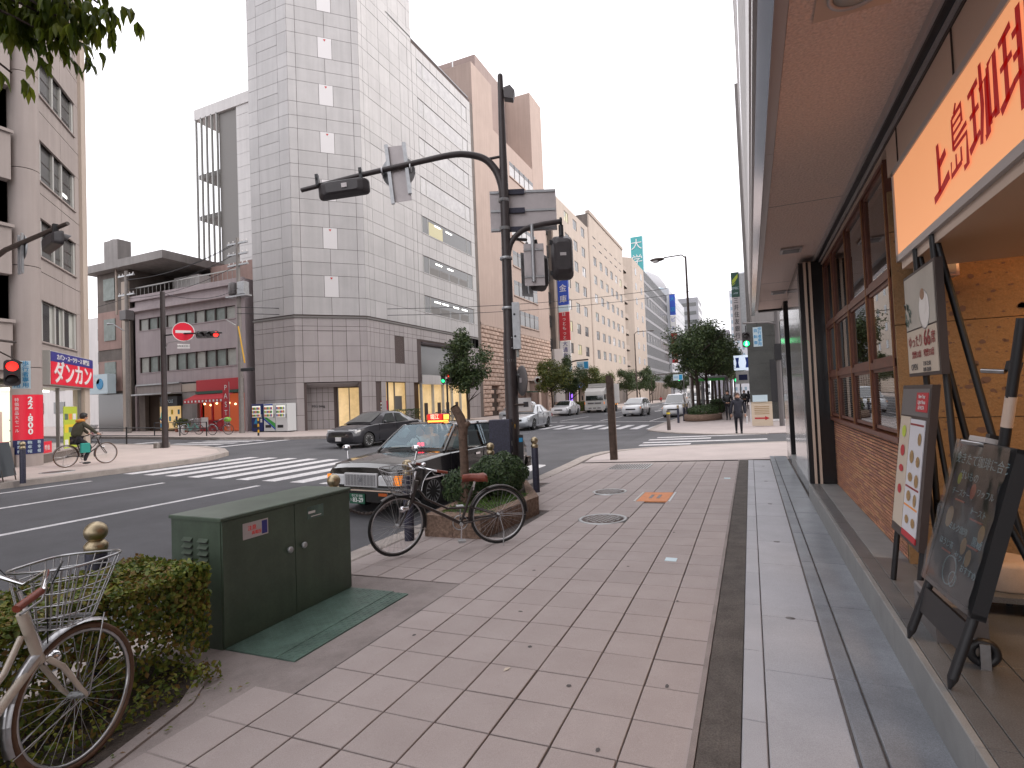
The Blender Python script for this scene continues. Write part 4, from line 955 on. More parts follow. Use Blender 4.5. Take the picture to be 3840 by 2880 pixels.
def make_bike(label, loc, rz, steer, fm, tyre_m, saddle_m, grip_m, lean=0.0, r=.335, wb=1.13, has_basket=True, guard=True, detail=True, group=None, wire=.0028, gm='steel'):
    t = thing('bicycle', label, 'bicycle', loc, rz, group); t.rotation_euler = (lean, 0, rz)
    wheel(t, (0, 0, r), r, tyre_m)
    bbx, bbz = .45, .28; hx0, hz0 = wb-.17, .60; hx1, hz1 = wb-.24, .82; sx, sz = .27, .80
    b = MB().tube([(bbx, 0, bbz), (bbx+.2, 0, bbz+.12), (hx0, 0, hz0)], .019, 10)                  # down tube, curved second tube, seat tube
    b.build('down_tube', fm, t)
    MB().tube([(hx1-.01, 0, hz1-.10), (hx1-.1, 0, .60), (.60, 0, .47), (.36, 0, .46)], .013, 8).build('top_tube', fm, t)
    MB().cyl((bbx, 0, bbz), (sx+.03, 0, .70), .016, n=10).build('seat_tube', fm, t); MB().cyl((hx0, 0, hz0-.03), (hx1, 0, hz1), .022, n=12).build('head_tube', fm, t)
    for s in (-1, 1):
        MB().tube([(0, s*.055, r), (.2, s*.04, r-.02), (bbx, s*.03, bbz)], .009, 6).build('chain_stay', fm, t); MB().tube([(0, s*.055, r), (.2, s*.04, .42), (.35, s*.02, .47)], .008, 6).build('seat_stay', fm, t)
    MB().cyl((sx+.03, 0, .66), (sx, 0, sz), .013, n=10).build('seat_post', 'chrome', t)
    sd_ = MB(); prof = [(-.13, .085, .0), (-.10, .095, .015), (-.02, .07, .012), (.06, .035, .018), (.14, .022, .012), (.155, .012, .0)]
    for i in range(len(prof)-1):
        (xa, wa, za), (xb, wb_, zb_) = prof[i], prof[i+1]
        P = lambda x, w, z: [(sx+x, -w, sz+z-.045), (sx+x, -w*.8, sz+z+.022), (sx+x, 0, sz+z+.038), (sx+x, w*.8, sz+z+.022), (sx+x, w, sz+z-.045), (sx+x, 0, sz+z-.02)]
        A, B_ = P(xa, wa, za), P(xb, wb_, zb_); sd_.add(A+B_, [(q, (q+1) % 6, 6+(q+1) % 6, 6+q) for q in range(6)], 0, True)
        if i == 0: sd_.add(A, [tuple(range(6))])
        if i == len(prof)-2: sd_.add(B_, [tuple(range(6))])
    sd_.build('saddle', saddle_m, t)
    # crank, pedals, chain guard, stand
    MB().cyl((bbx, -.05, bbz), (bbx, .05, bbz), .02, n=12).build('bottom_bracket', 'zinc', t)
    for s in (-1, 1):
        MB().cyl((bbx, s*.06, bbz), (bbx+.01*s, s*.065, bbz-s*.17), .009, n=8).build('crank', 'chrome', t); MB().cbox((bbx+.01*s, s*.11, bbz-s*.17), (.085, .07, .022)).build('pedal', 'zinc', t)
    if detail:
        MB().torus((bbx, -.04, bbz), .085, .006, 'y', 24, 6).build('chainring', 'zinc', t); MB().box(-.02, bbx, -.05, -.044, bbz+.03, bbz+.055).build('chain_guard', fm, t)
        MB().tube([(0, .07, r), (-.04, .09, .16), (-.02, .12, .005)], .006, 6).build('stand', 'zinc', t)
    if guard:
        g = MB(); R_ = r+.018; n = 26; pts = [(-R(10)+R(190)*i/n) for i in range(n+1)]
        for i in range(n):
            q = []
            for a in (pts[i], pts[i+1]):
                for y_, dr in ((-.026, -.012), (-.014, .004), (.014, .004), (.026, -.012)): q.append(((R_+dr)*math.cos(a), y_, r+(R_+dr)*math.sin(a)))
            g.add(q, [(0, 1, 5, 4), (1, 2, 6, 5), (2, 3, 7, 6)], 0, True)
        g.build('rear_mudguard', gm, t, fix=False)
        for s in (-1, 1): MB().cyl((0, s*.05, r), (-R_*.94, s*.02, r-.02), .003, n=5).build('mudguard_stay', 'steel', t)
    # steering assembly
    st_ = obj('steering', None, t, (hx0+.03, 0, 0), steer); fx = wb-(hx0+.03)
    wf = wheel(st_, (fx, 0, r), r, tyre_m)
    hz_ = hz1-.02; hx_ = hx1-(hx0+.03)
    for s in (-1, 1): MB().tube([(-.02, s*.03, hz0-.02), (.03, s*.05, .52), (fx*.75, s*.052, r+.05), (fx, s*.05, r)], [.014, .014, .011, .009], 8).build('fork_blade', fm, st_)
    MB().cyl((0, 0, hz0-.05), (hx_, 0, hz1+.10), .012, n=10).build('stem', 'chrome', st_)
    hb = [(hx_-.22, s_*.27, hz1+.09) for s_ in (1,)]
    MB().tube([(hx_-.24, .28, hz1+.10), (hx_-.12, .26, hz1+.13), (hx_+.02, .13, hz1+.17), (hx_+.03, 0, hz1+.12), (hx_+.02, -.13, hz1+.17), (hx_-.12, -.26, hz1+.13), (hx_-.24, -.28, hz1+.10)], .011, 8).build('handlebar', 'chrome', st_)
    for s in (-1, 1):
        MB().cyl((hx_-.25, s*.282, hz1+.098), (hx_-.13, s*.262, hz1+.128), .0165, n=10).build('grip', grip_m, st_)
        MB().tube([(hx_-.08, s*.235, hz1+.13), (hx_-.11, s*.24, hz1+.085), (hx_-.22, s*.262, hz1+.065)], .005, 6).build('brake_lever', 'steel', st_)
        MB().tube([(hx_-.08, s*.23, hz1+.13), (hx_+.06, s*.17, hz1+.20), (hx_+.08, s*.06, hz1+.06), (0, s*.01, hz0)], .003, 5).build('brake_cable', 'plastic_black', st_)
    MB().ball((hx_-.02, .16, hz1+.20), .03, 14, 8, 0, (1, 1, .75)).build('bell', 'chrome', st_)
    if has_basket:
        bb = MB(); basket(bb, -.06, .27, 0, .205, hz0+.11, hz0+.38, wire, fx=.06); bb.build('wire_basket', 'steel', st_)
        for s in (-1, 1): MB().tube([(fx, s*.06, r), (fx+.02, s*.11, .55), (.20, s*.12, hz0+.10)], .004, 5).build('basket_stay', 'steel', st_)
    if guard:
        g = MB(); R_ = r+.018; n = 18; pts = [R(60)+R(135)*i/n for i in range(n+1)]
        for i in range(n):
            q = []
            for a in (pts[i], pts[i+1]):
                for y_, dr in ((-.026, -.012), (-.014, .004), (.014, .004), (.026, -.012)): q.append((fx+(R_+dr)*math.cos(a), y_, r+(R_+dr)*math.sin(a)))
            g.add(q, [(0, 1, 5, 4), (1, 2, 6, 5), (2, 3, 7, 6)], 0, True)
        g.build('front_mudguard', gm, st_, fix=False)
        for s in (-1, 1): MB().cyl((fx, s*.05, r), (fx-R_*.96, s*.02, r-.10), .003, n=5).build('mudguard_stay', 'steel', st_)
        lm = MB().ball((fx-.03, .085, r+.20), .036, 14, 8); lm.cyl((fx-.03, .085, r+.20), (fx-.10, .08, r+.20), .03, .02, n=12); lm.build('headlamp', 'chrome', st_)
    return t
hd = math.atan2(-.79, -.97)
bk = make_bike('dark brown city bicycle with wire basket and red leather saddle by the planter', (-2.80, 5.80, zs(-2.8)), hd, R(20), 'bike_black', 'rubber', 'leather', 'leather', R(-5), .34, 1.18, gm='bike_black')
hd2 = R(112); hx = -3.06; hy = 1.58
make_bike('cream city bicycle with wire basket and brown tyres parked against the hedge', (hx-1.12*math.cos(hd2)-.0, hy-1.12*math.sin(hd2), zs(-3.0)), hd2, R(-5), 'cream_frame', 'tyre_brown', 'plastic_black', 'leather', R(-4), .33, 1.12, wire=.0032, gm='steel')
# ================================================================ stone planter with pruned trunk and shrub
pl = thing('stone_planter', 'low rough brown granite planter box on the pavement', 'planter', (0, 0, 0))
pc = [(-3.93, 5.95), (-3.10, 5.93), (-2.94, 7.50), (-3.72, 8.95), (-4.12, 8.7)]
def inset(poly, k):
    cx = sum(p[0] for p in poly)/len(poly); cy = sum(p[1] for p in poly)/len(poly)
    return [(x+(cx-x)*k, y+(cy-y)*k*.55) for x, y in poly]
pi_ = inset(pc, .30)
for i in range(len(pc)):
    j = (i+1) % len(pc); n = 3 if i in (1, 2, 4) else 2
    for q in range(n):
        u0, u1 = q/n+.003, (q+1)/n-.003; L2 = lambda a, c, u: (a[0]+(c[0]-a[0])*u, a[1]+(c[1]-a[1])*u)
        o0, o1, i0, i1 = L2(pc[i], pc[j], u0), L2(pc[i], pc[j], u1), L2(pi_[i], pi_[j], u0), L2(pi_[i], pi_[j], u1)
        b = MB(); vs = [(*o0, -.14), (*o1, -.14), (*i1, -.14), (*i0, -.14), (*o0, .175), (*o1, .175), (*i1, .175), (*i0, .175)]
        b.add(vs, [(0, 1, 5, 4), (1, 2, 6, 5), (2, 3, 7, 6), (3, 0, 4, 7), (4, 5, 6, 7)]); b.build('stone_block', 'planter_stone' if 'planter_stone' in MATS else mat('planter_stone', (0.20, 0.135, 0.10), .95, var=.45, scale=22, bump=1.0, bscale=30, speck=.3, sscale=70), pl)
b = MB().add([(x, y, .13) for x, y in inset(pc, .2)], [tuple(range(5))]); b.build('soil', 'soil', pl)
gr = leaf_cloud(2600, lambda rng: (Vector((rng.uniform(-3.85, -3.1), rng.uniform(6.1, 7.7), .14+abs(rng.gauss(0, .03)))), Vector((0, 0, 1))), .022, rg, .25); tag(gr.build('planter_grass', 'grass_leaf', None, fix=False), 'bright green weeds on the soil of the stone planter', 'grass', kind='stuff')
tr = thing('pruned_trunk', 'bare pruned tree trunk with cut top standing in the stone planter', 'tree trunk', (-3.83, 6.85, .12))
MB().tube([(0, 0, -.05), (.01, .01, .2), (.02, .0, .6), (.0, .02, .95), (.02, .0, 1.15), (-.02, 0, 1.26), (-.10, -.02, 1.42)], [.085, .068, .062, .064, .072, .07, .062], 14).build('trunk', 'bark', tr)
MB().tube([(.01, .01, 1.1), (.09, .0, 1.17), (.12, .0, 1.20)], [.05, .04, .03], 10).build('branch_stub', 'bark', tr)
MB().lathe([(.0001, 0), (.058, 0)], 12, 0, Matrix.Translation((-.107, -.022, 1.428)) @ Matrix.Rotation(R(-32), 4, 'Y')).build('cut_face', 'bark_dark', tr)
sh = thing('planter_shrub', 'rounded glossy evergreen shrub in the stone planter behind the red saddle', 'shrub', (-3.68, 7.72, .12))
def ell_sampler(rx, ry, rz, c=(0, 0, 0), shell=.35):
    def S(rng):
        d = Vector((rng.gauss(0, 1), rng.gauss(0, 1), rng.gauss(0, 1))).normalized(); k = 1-abs(rng.gauss(0, shell))*.6; k = max(.05, k)
        lump = 1+.10*math.sin(d.x*6+d.y*5)*math.cos(d.z*6)
        return Vector((c[0]+d.x*rx*k*lump, c[1]+d.y*ry*k*lump, c[2]+d.z*rz*k*lump)), d
    return S
leaf_cloud(7000, ell_sampler(.42, .60, .34, (0, 0, .33), .25), .024, rg, .55).build('foliage', 'shrub_leaf', sh, fix=False)
leaf_cloud(1800, ell_sampler(.30, .30, .30, (-.28, -.72, .24), .3), .022, rg, .55).build('side_foliage', 'shrub_leaf', sh, fix=False)
for k in range(8): MB().tube([(rg.uniform(-.1, .1), rg.uniform(-.3, .3), 0), (rg.uniform(-.2, .2), rg.uniform(-.4, .4), .35)], [.012, .006], 6).build('stem', 'bark_dark', sh)
# ================================================================ signal pole with arms
PX, PY = -4.32, 9.78; PZ = zs(PX)
sp = thing('signal_pole', 'tall dark brown traffic signal pole with long curved arm', 'signal pole', (PX, PY, PZ))
MB().tube([(0, 0, 0), (0, 0, 2.9), (0, 0, 3.1), (.02, 0, 6.0), (.03, 0, 8.25)], [.135, .125, .105, .085, .055], 20).build('pole', 'pole_brown', sp)
MB().ball((.03, 0, 8.25), .056, 14, 8).build('cap', 'pole_brown', sp)
arm = [(0, 0, 5.75), (-.03, -.01, 6.05), (-.13, -.05, 6.35), (-.32, -.14, 6.58), (-.62, -.28, 6.68), (-.95, -.43, 6.68), (-1.6, -.72, 6.55), (-2.6, -1.15, 6.35), (-3.75, -1.58, 6.12)]
MB().tube(crv(arm, 6), [.086-.041*k/48 for k in range(49)], 14).build('arm', 'pole_brown', sp)
MB().cyl((0.02, 0, 6.62), (-.30, -.13, 6.57), .028, n=8).build('brace', 'pole_brown', sp)
for z in (5.72, 5.15, 4.55, 2.5, 2.25, 1.95, 3.55): MB().lathe([(.112 if z < 5 else .1, z-.03), (.125 if z < 5 else .108, z-.025), (.125 if z < 5 else .108, z+.025), (.112, z+.03)], 20).build('band', 'zinc', sp)
for z in (2.95, 2.75): MB().ball((.10, -.1, z), .014, 8, 6).build('bolt', 'zinc', sp)
ar2 = [(0.02, 0, 4.45), (.10, .04, 4.85), (.32, .14, 5.10), (.62, .28, 5.2), (1.02, .46, 5.26)]
MB().tube(crv(ar2, 5), [.06-.01*k/20 for k in range(21)], 12).build('short_arm', 'pole_brown', sp)
MB().tube([(0, .02, 4.7), (.10, .2, 4.98), (.25, .5, 5.02)], .035, 10).build('short_arm', 'pole_brown', sp)
for k, (x, y, z, r_) in enumerate(((-.10, -.115, 1.15, .1), )): 
    g = MB(); g.add([(-.09, -.118, 1.28), (.02, -.135, 1.32), (.10, -.09, 1.24), (.08, -.1, 1.10), (-.02, -.132, 1.16), (-.10, -.1, 1.12)], [tuple(range(6))]); g.build('worn_sticker', 'yellow_guard', sp, fix=False)
def lens_head(parent_label, loc, rz, n, horizontal, lit, label, name='traffic_light', visor=True, s=1.0, rear_only=False):
    """signal head; local +y is the face, body behind at -y"""
    t = thing(name, label, 'traffic light', loc, rz)
    pitch = .345*s; L = pitch*n; a = (L/2, .17*s)
    hw, hh = (a[0], a[1]) if horizontal else (a[1], a[0])
    b = MB(); prof = []
    def rr(hw, hh, r_, y):
        pts = []
        for cx, cz, a0 in ((hw-r_, hh-r_, 0), (-hw+r_, hh-r_, 90), (-hw+r_, -hh+r_, 180), (hw-r_, -hh+r_, 270)):
            for k in range(5): q = R(a0+22.5*k); pts.append((cx+r_*math.cos(q), y, cz+r_*math.sin(q)))
        return pts
    rings = [rr(hw*.62, hh*.62, .05*s, -.16*s), rr(hw*.80, hh*.80, .07*s, -.125*s), rr(hw*.97, hh*.97, .09*s, -.03*s), rr(hw, hh, .09*s, 0), rr(hw, hh, .09*s, .03*s)]
    m = len(rings[0]); vs = [p for q in rings for p in q]; fs = [(i*m+k, i*m+(k+1) % m, (i+1)*m+(k+1) % m, (i+1)*m+k) for i in range(len(rings)-1) for k in range(m)]
    b.add(vs, fs, 0); b.add(rings[0], [tuple(range(m))[::-1]]); b.add(rings[-1], [tuple(range(m))]); b.build('housing', 'signal_black', t)
    for k in range(n):
        off = -L/2+pitch*(k+.5); c = (off, 0, 0) if horizontal else (0, 0, -off)
        mt = lit.get(k, 'lens_off')
        MB().lathe([(.0001, .012*s), (.09*s, .006*s), (.125*s, 0)], 20, 0, Matrix.Translation((c[0], .035*s, c[2])) @ Matrix.Rotation(R(-90), 4, 'X')).build('lens', mt, t)
        if visor:
            v = MB(); N = 16; vs = []
            for i in range(N+1):
                q = R(-25)+R(230)*i/N; dz = .20*s*(.35+.65*max(0, math.sin(q)))
                vs += [(c[0]+.14*s*math.cos(q), .03*s, c[2]+.14*s*math.sin(q)), (c[0]+.145*s*math.cos(q), .03*s+dz, c[2]+.145*s*math.sin(q)-.03*s)]
            v.add(vs, [(2*i, 2*i+1, 2*i+3, 2*i+2) for i in range(N)], 0, True); v.build('visor', 'signal_black', t, fix=False)
    return t
ad = math.atan2(-1.58, -3.75)          # arm direction
tl = lens_head('', (PX-2.92, PY-1.28, PZ+6.08), R(-157.2)+R(180)+R(0), 3, True, {}, 'dark three lamp signal head seen from behind hanging under the long arm', s=1.0)
tl.rotation_euler = (R(-6), R(-6), R(22.8))
for k, x in enumerate((-.50, .38)):
    MB().box(x-.03, x+.03, -.10, -.02, .13, .36).build('bracket', 'plastic_black', tl); MB().torus((x, -.03, .27), .07, .018, 'x', 14, 6).build('clamp', 'plastic_black', tl)
MB().box(.0, .11, -.176, -.166, -.05, .04).build('data_plate', 'alu_panel', tl)
t2 = lens_head('', (PX+1.02, PY+.47, PZ+4.52), R(24), 2, False, {}, 'large rounded dark pedestrian signal head hanging right of the pole', 'pedestrian_signal', False, 1.28)
MB().cyl((0, 0, .44), (0, 0, .66), .05, n=10).build('hanger', 'plastic_black', t2); MB().torus((0, 0, .74), .065, .025, 'x', 14, 6).build('clamp', 'plastic_black', t2)
MB().box(-.06, .06, -.212, -.205, .0, .06).build('data_plate', 'alu_panel', t2)
for z in (-.3, .32): MB().box(-.25, -.2, -.06, .02, z-.04, z+.04).build('hinge', 'plastic_black', t2)
t3 = lens_head('', (PX+.44, PY+.62, PZ+4.35), R(55), 2, False, {}, 'narrower dark pedestrian signal head seen edge on beside the pole', 'pedestrian_signal', False, 1.15)
MB().cyl((0, 0, .4), (-.05, 0, .66), .045, n=10).build('hanger', 'plastic_black', t3)
bs = thing('sign_back', 'grey back of a rectangular road sign bolted across the signal pole', 'sign', (PX-.02, PY+.14, PZ+5.55), math.atan2(.56, 1.27))
MB().box(-.32, 1.02, -.004, .012, -.42, .42).build('sheet', 'alu_panel', bs)
for z in (-.38, 0.0, .38): MB().box(-.31, 1.0, -.03, -.004, z-.02, z+.02).build('rib', 'zinc', bs); MB().box(.06, .38, -.075, -.03, z-.06, z+.04).build('bracket', 'bollard_navy', bs)
text('大阪府警察', .05, bs, (.78, -.006, -.30), facing(0, -1), 'sign_cyan', .001)
s4 = thing('sign_back', 'small pale sign back hanging between the two pedestrian signals', 'sign', (PX+.52, PY+.20, PZ+4.50), R(24))
MB().box(-.2, .2, 0, .01, -.52, .32).build('sheet', 'alu_panel', s4); MB().cyl((-.02, -.03, -.45), (-.02, -.03, .70), .035, n=10).build('tube', 'zinc', s4)
for z in (-.34, .2): MB().box(-.2, .2, -.02, 0, z-.02, z+.02).build('rib', 'steel', s4)
s5 = thing('sign_back', 'narrow blue grey sign back edge on behind the pole', 'sign', (PX+.22, PY+.55, PZ+4.35), R(62))
MB().box(-.15, .15, 0, .01, -.5, .4).build('sheet', 'zinc', s5); MB().cyl((0, -.03, -.45), (0, -.03, .62), .03, n=8).build('tube', 'zinc', s5)
s6 = thing('sign_back', 'back of a crescent and rectangle road sign hanging on the long arm', 'sign', (PX-1.92, PY-.86, PZ+6.42), R(22.8)); s6.rotation_euler = (0, R(-5), R(22.8))
MB().box(-.20, .20, .06, .07, -.62, .52).build('rectangle_sheet', 'alu_panel', s6)
MB().lathe([(.0001, 0), (.34, 0), (.34, .012)], 28, 0, Matrix.Translation((0, .085, .0)) @ Matrix.Rotation(R(-90), 4, 'X')).build('round_sheet', 'zinc', s6)
for x in (-.17, .19): MB().box(x-.035, x+.035, .0, .055, -.66 if x < 0 else -.5, .55).build('rail', 'zinc', s6)
for x in (-.30, .27): MB().torus((x, .0, .0), .075, .02, 'x', 14, 6).build('clamp', 'steel', s6)
cm = thing('camera_box', 'small boxy sensor camera near the top of the signal pole', 'camera', (PX+.16, PY+.06, PZ+7.88), R(20))
MB().prism([(-.08, -.10), (.10, -.14), (.14, .02), (.05, .14), (-.08, .10)], 1, -.09, .09).build('housing', 'plastic_grey', cm); MB().cyl((-.14, 0, -.08), (-.05, 0, -.03), .03, n=8).build('bracket', 'plastic_black', cm)
bx_ = thing('control_box', 'pale grey slim control box strapped to the signal pole', 'box', (PX+.16, PY-.02, PZ+2.72), R(18))
MB().slab(-.055, .085, -.09, .11, 0, .92, .01).build('case', 'zinc', bx_)
for z in (.25, .68): MB().cyl((-.01, -.092, z), (-.01, -.10, z), .022, n=10).build('lock', 'plastic_black', bx_)
MB().cyl((.02, 0, -.16), (.02, 0, 0), .03, n=8).build('conduit', 'curtain', bx_)
mr = thing('round_sign', 'dark round sign seen edge on from behind, strapped to the pole', 'sign', (PX+.22, PY+.0, PZ+2.10), R(-46))
MB().lathe([(.0001, -.03), (.20, -.02), (.29, 0), (.30, .02), (.0001, .02)], 28, 0, Matrix.Rotation(R(-90), 4, 'X')).build('disc', 'plastic_grey', mr); MB().box(.0, .10, -.036, -.03, -.04, .05).build('label_plate', 'alu_panel', mr); MB().box(-.2, 0, -.06, -.03, .1, .14).build('bracket', 'zinc', mr)
mr2 = thing('plate_sign', 'small white plate sign under the round sign on the pole', 'sign', (PX+.26, PY+.02, PZ+1.60), R(38)); MB().box(-.12, .14, 0, .01, -.10, .16).build('plate', 'sign_white', mr2); MB().cyl((-.2, -.02, .03), (0, -.02, .03), .02, n=8).build('arm', 'brown_steel', mr2); MB().box(-.02, .08, -.003, 0, -.02, .08).build('emblem', 'text_dark', mr2)
cb2 = thing('control_cabinet', 'black signal control cabinet strapped to the foot of the pole', 'cabinet', (PX-.13, PY-.28, PZ), R(12))
MB().slab(-.20, .20, -.15, .15, -.02, 1.36, .012).build('body', 'bollard_navy', cb2)
for z in (.55, .85, 1.05): MB().cyl((-.12, -.152, z), (-.12, -.16, z), .014, n=8).build('rivet', 'plastic_black', cb2)
MB().box(.20, .206, -.06, .10, .2, .75).build('side_panel', 'plastic_black', cb2)
for z, x_ in ((.62, .02), (.85, -.02)): MB().box(.206, .21, x_, x_+.02, z, z+.09).build('sticker', 'sign_white', cb2)
bt = thing('push_button_box', 'narrow black push button box with a blue label on the pole side', 'box', (PX+.2, PY-.1, PZ+.45), R(20)); MB().box(-.04, .05, -.05, .05, 0, .60).build('case', 'plastic_black', bt); MB().box(-.03, .04, -.054, -.05, .46, .54).build('label_plate', 'sign_cyan', bt); MB().box(-.045, .055, -.055, .0, 0, .12).build('cover', 'plastic_grey', bt)
wp = thing('wooden_post', 'weathered dark square timber post near the corner of the pavement', 'post', (-3.43, 14.40, zs(-3.43)), R(8)); wp.rotation_euler = (0, R(-.6), R(8))
MB().box(-.09, .055, -.11, .11, -.05, 2.26).build('timber', 'wood_weathered', wp); MB().box(.058, .10, -.10, .10, -.05, 2.18).build('timber', 'wood_weathered', wp); MB().box(-.094, -.09, -.05, .02, 1.4, 1.9).build('paper_scrap', 'curtain', wp)
# ================================================================ vehicles
def lerp_table(tab, x):
    """tab: [(x, a, b, ...)] -> interpolated tuple"""
    if x <= tab[0][0]: return tab[0][1:]
    for p, q in zip(tab, tab[1:]):
        if x <= q[0]:
            u = (x-p[0])/(q[0]-p[0]); return tuple(a+(b-a)*u for a, b in zip(p[1:], q[1:]))
    return tab[-1][1:]
def body_mesh(tab, name, m, arches, sub=3):
    """tab rows: x, z_bottom, z_top, half_width, top_half_width ; lofted and closed, wheel arches cut out"""
    xs = []
    for p, q in zip(tab, tab[1:]):
        for k in range(sub): xs.append(p[0]+(q[0]-p[0])*k/sub)
    xs.append(tab[-1][0])
    b = MB(); secs = []
    for x in xs:
        zb, zt, w, wt = lerp_table(tab, x); h = zt-zb
        half = [(w*.80, zb), (w*.95, zb+.05), (w*.985, zb+h*.30), (w, zb+h*.52), (w*.985, zb+h*.74), (wt+.05, zt-.055), (wt, zt-.018), (wt*.55, zt+.006), (0, zt+.014)]
        sec = [(x, y, z) for y, z in half]+[(x, -y, z) for y, z in half[-2::-1]]; secs.append(sec)
    n = len(secs[0]); vs = [p for s in secs for p in s]
    fs = [(i*n+k, i*n+(k+1) % n, (i+1)*n+(k+1) % n, (i+1)*n+k) for i in range(len(secs)-1) for k in range(n)]
    b.add(vs, fs, 0, True); b.add(secs[0], [tuple(range(n))[::-1]], 0, True); b.add(secs[-1], [tuple(range(n))], 0, True)
    bm = bmesh.new(); me = b.mesh(name, [m, 'plastic_black']); bm.from_mesh(me); bmesh.ops.remove_doubles(bm, verts=bm.verts, dist=1e-5); bmesh.ops.recalc_face_normals(bm, faces=bm.faces); bm.to_mesh(me); bm.free()
    o = bpy.data.objects.new('tmp', me); TMP.collection.objects.link(o); cuts = []
    for (x, z, r, w) in arches:
        for s in (-1, 1):
            c = MB().cyl((x, s*(w-.26), z), (x, s*(w+.2), z), r, n=28, mi=1).mesh('cut', [m, 'plastic_black']); co = bpy.data.objects.new('cut', c); TMP.collection.objects.link(co); cuts.append(co)
            md = o.modifiers.new('cut', 'BOOLEAN'); md.object = co; md.operation = 'DIFFERENCE'; md.solver = 'EXACT'
    res = bake(o)
    for q in [o]+cuts: bpy.data.objects.remove(q)
    res.set_sharp_from_angle(angle=R(38)); return res
def car_wheel(parent, x, y, r, w, side, spokes=8, rim_m='zinc'):
    t = obj('wheel', None, parent, (x, y, r))
    M = Matrix.Rotation(R(90), 4, 'X')
    MB().lathe([(r*.62, -w/2), (r*.93, -w/2), (r, -w*.32), (r, w*.32), (r*.93, w/2), (r*.62, w/2)], 32, 0, M).build('tyre', 'rubber', t)
    b = MB(); sy = side*w*.42
    b.lathe([(r*.66, -w*.46), (r*.64, -w*.30), (.0001, -w*.22)] if side < 0 else [(.0001, w*.22), (r*.64, w*.30), (r*.66, w*.46)], 24, 1, Matrix.Rotation(R(-90), 4, 'X'))
    for k in range(spokes):
        a = 2*math.pi*k/spokes; b.cyl((.05*math.cos(a), side*w*.36, .05*math.sin(a)), (r*.62*math.cos(a), side*w*.44, r*.62*math.sin(a)), .026, .02, n=6)
    b.cyl((0, side*w*.30, 0), (0, side*w*.46, 0), .055, n=14); b.torus((0, side*w*.44, 0), r*.64, .014, 'y', 28, 6)
    b.build('rim', [rim_m, 'plastic_grey'], t)
    return t
def glass_patch(P00, P10, P11, P01, off, nu=6, nv=4, m='car_glass', name='window', parent=None):
    """bilinear pane, slightly proud of the corners' plane"""
    P = [Vector(p) for p in (P00, P10, P11, P01)]; nrm = (P[1]-P[0]).cross(P[3]-P[0]).normalized()
    flip = nrm.dot(Vector(off)) < 0
    if flip: nrm = -nrm
    d = Vector(off).length; vs = []
    for i in range(nu+1):
        for j in range(nv+1):
            u, v = i/nu, j/nv; p = P[0]*(1-u)*(1-v)+P[1]*u*(1-v)+P[2]*u*v+P[3]*(1-u)*v; vs.append(p+nrm*(d+.02*math.sin(math.pi*u)*(1 if m == 'car_glass' else 1)))
    fs = [(i*(nv+1)+j, (i+1)*(nv+1)+j, (i+1)*(nv+1)+j+1, i*(nv+1)+j+1) for i in range(nu) for j in range(nv)]
    if flip: fs = [f[::-1] for f in fs]
    return MB().add(vs, fs, 0, True).build(name, m, parent, fix=False)
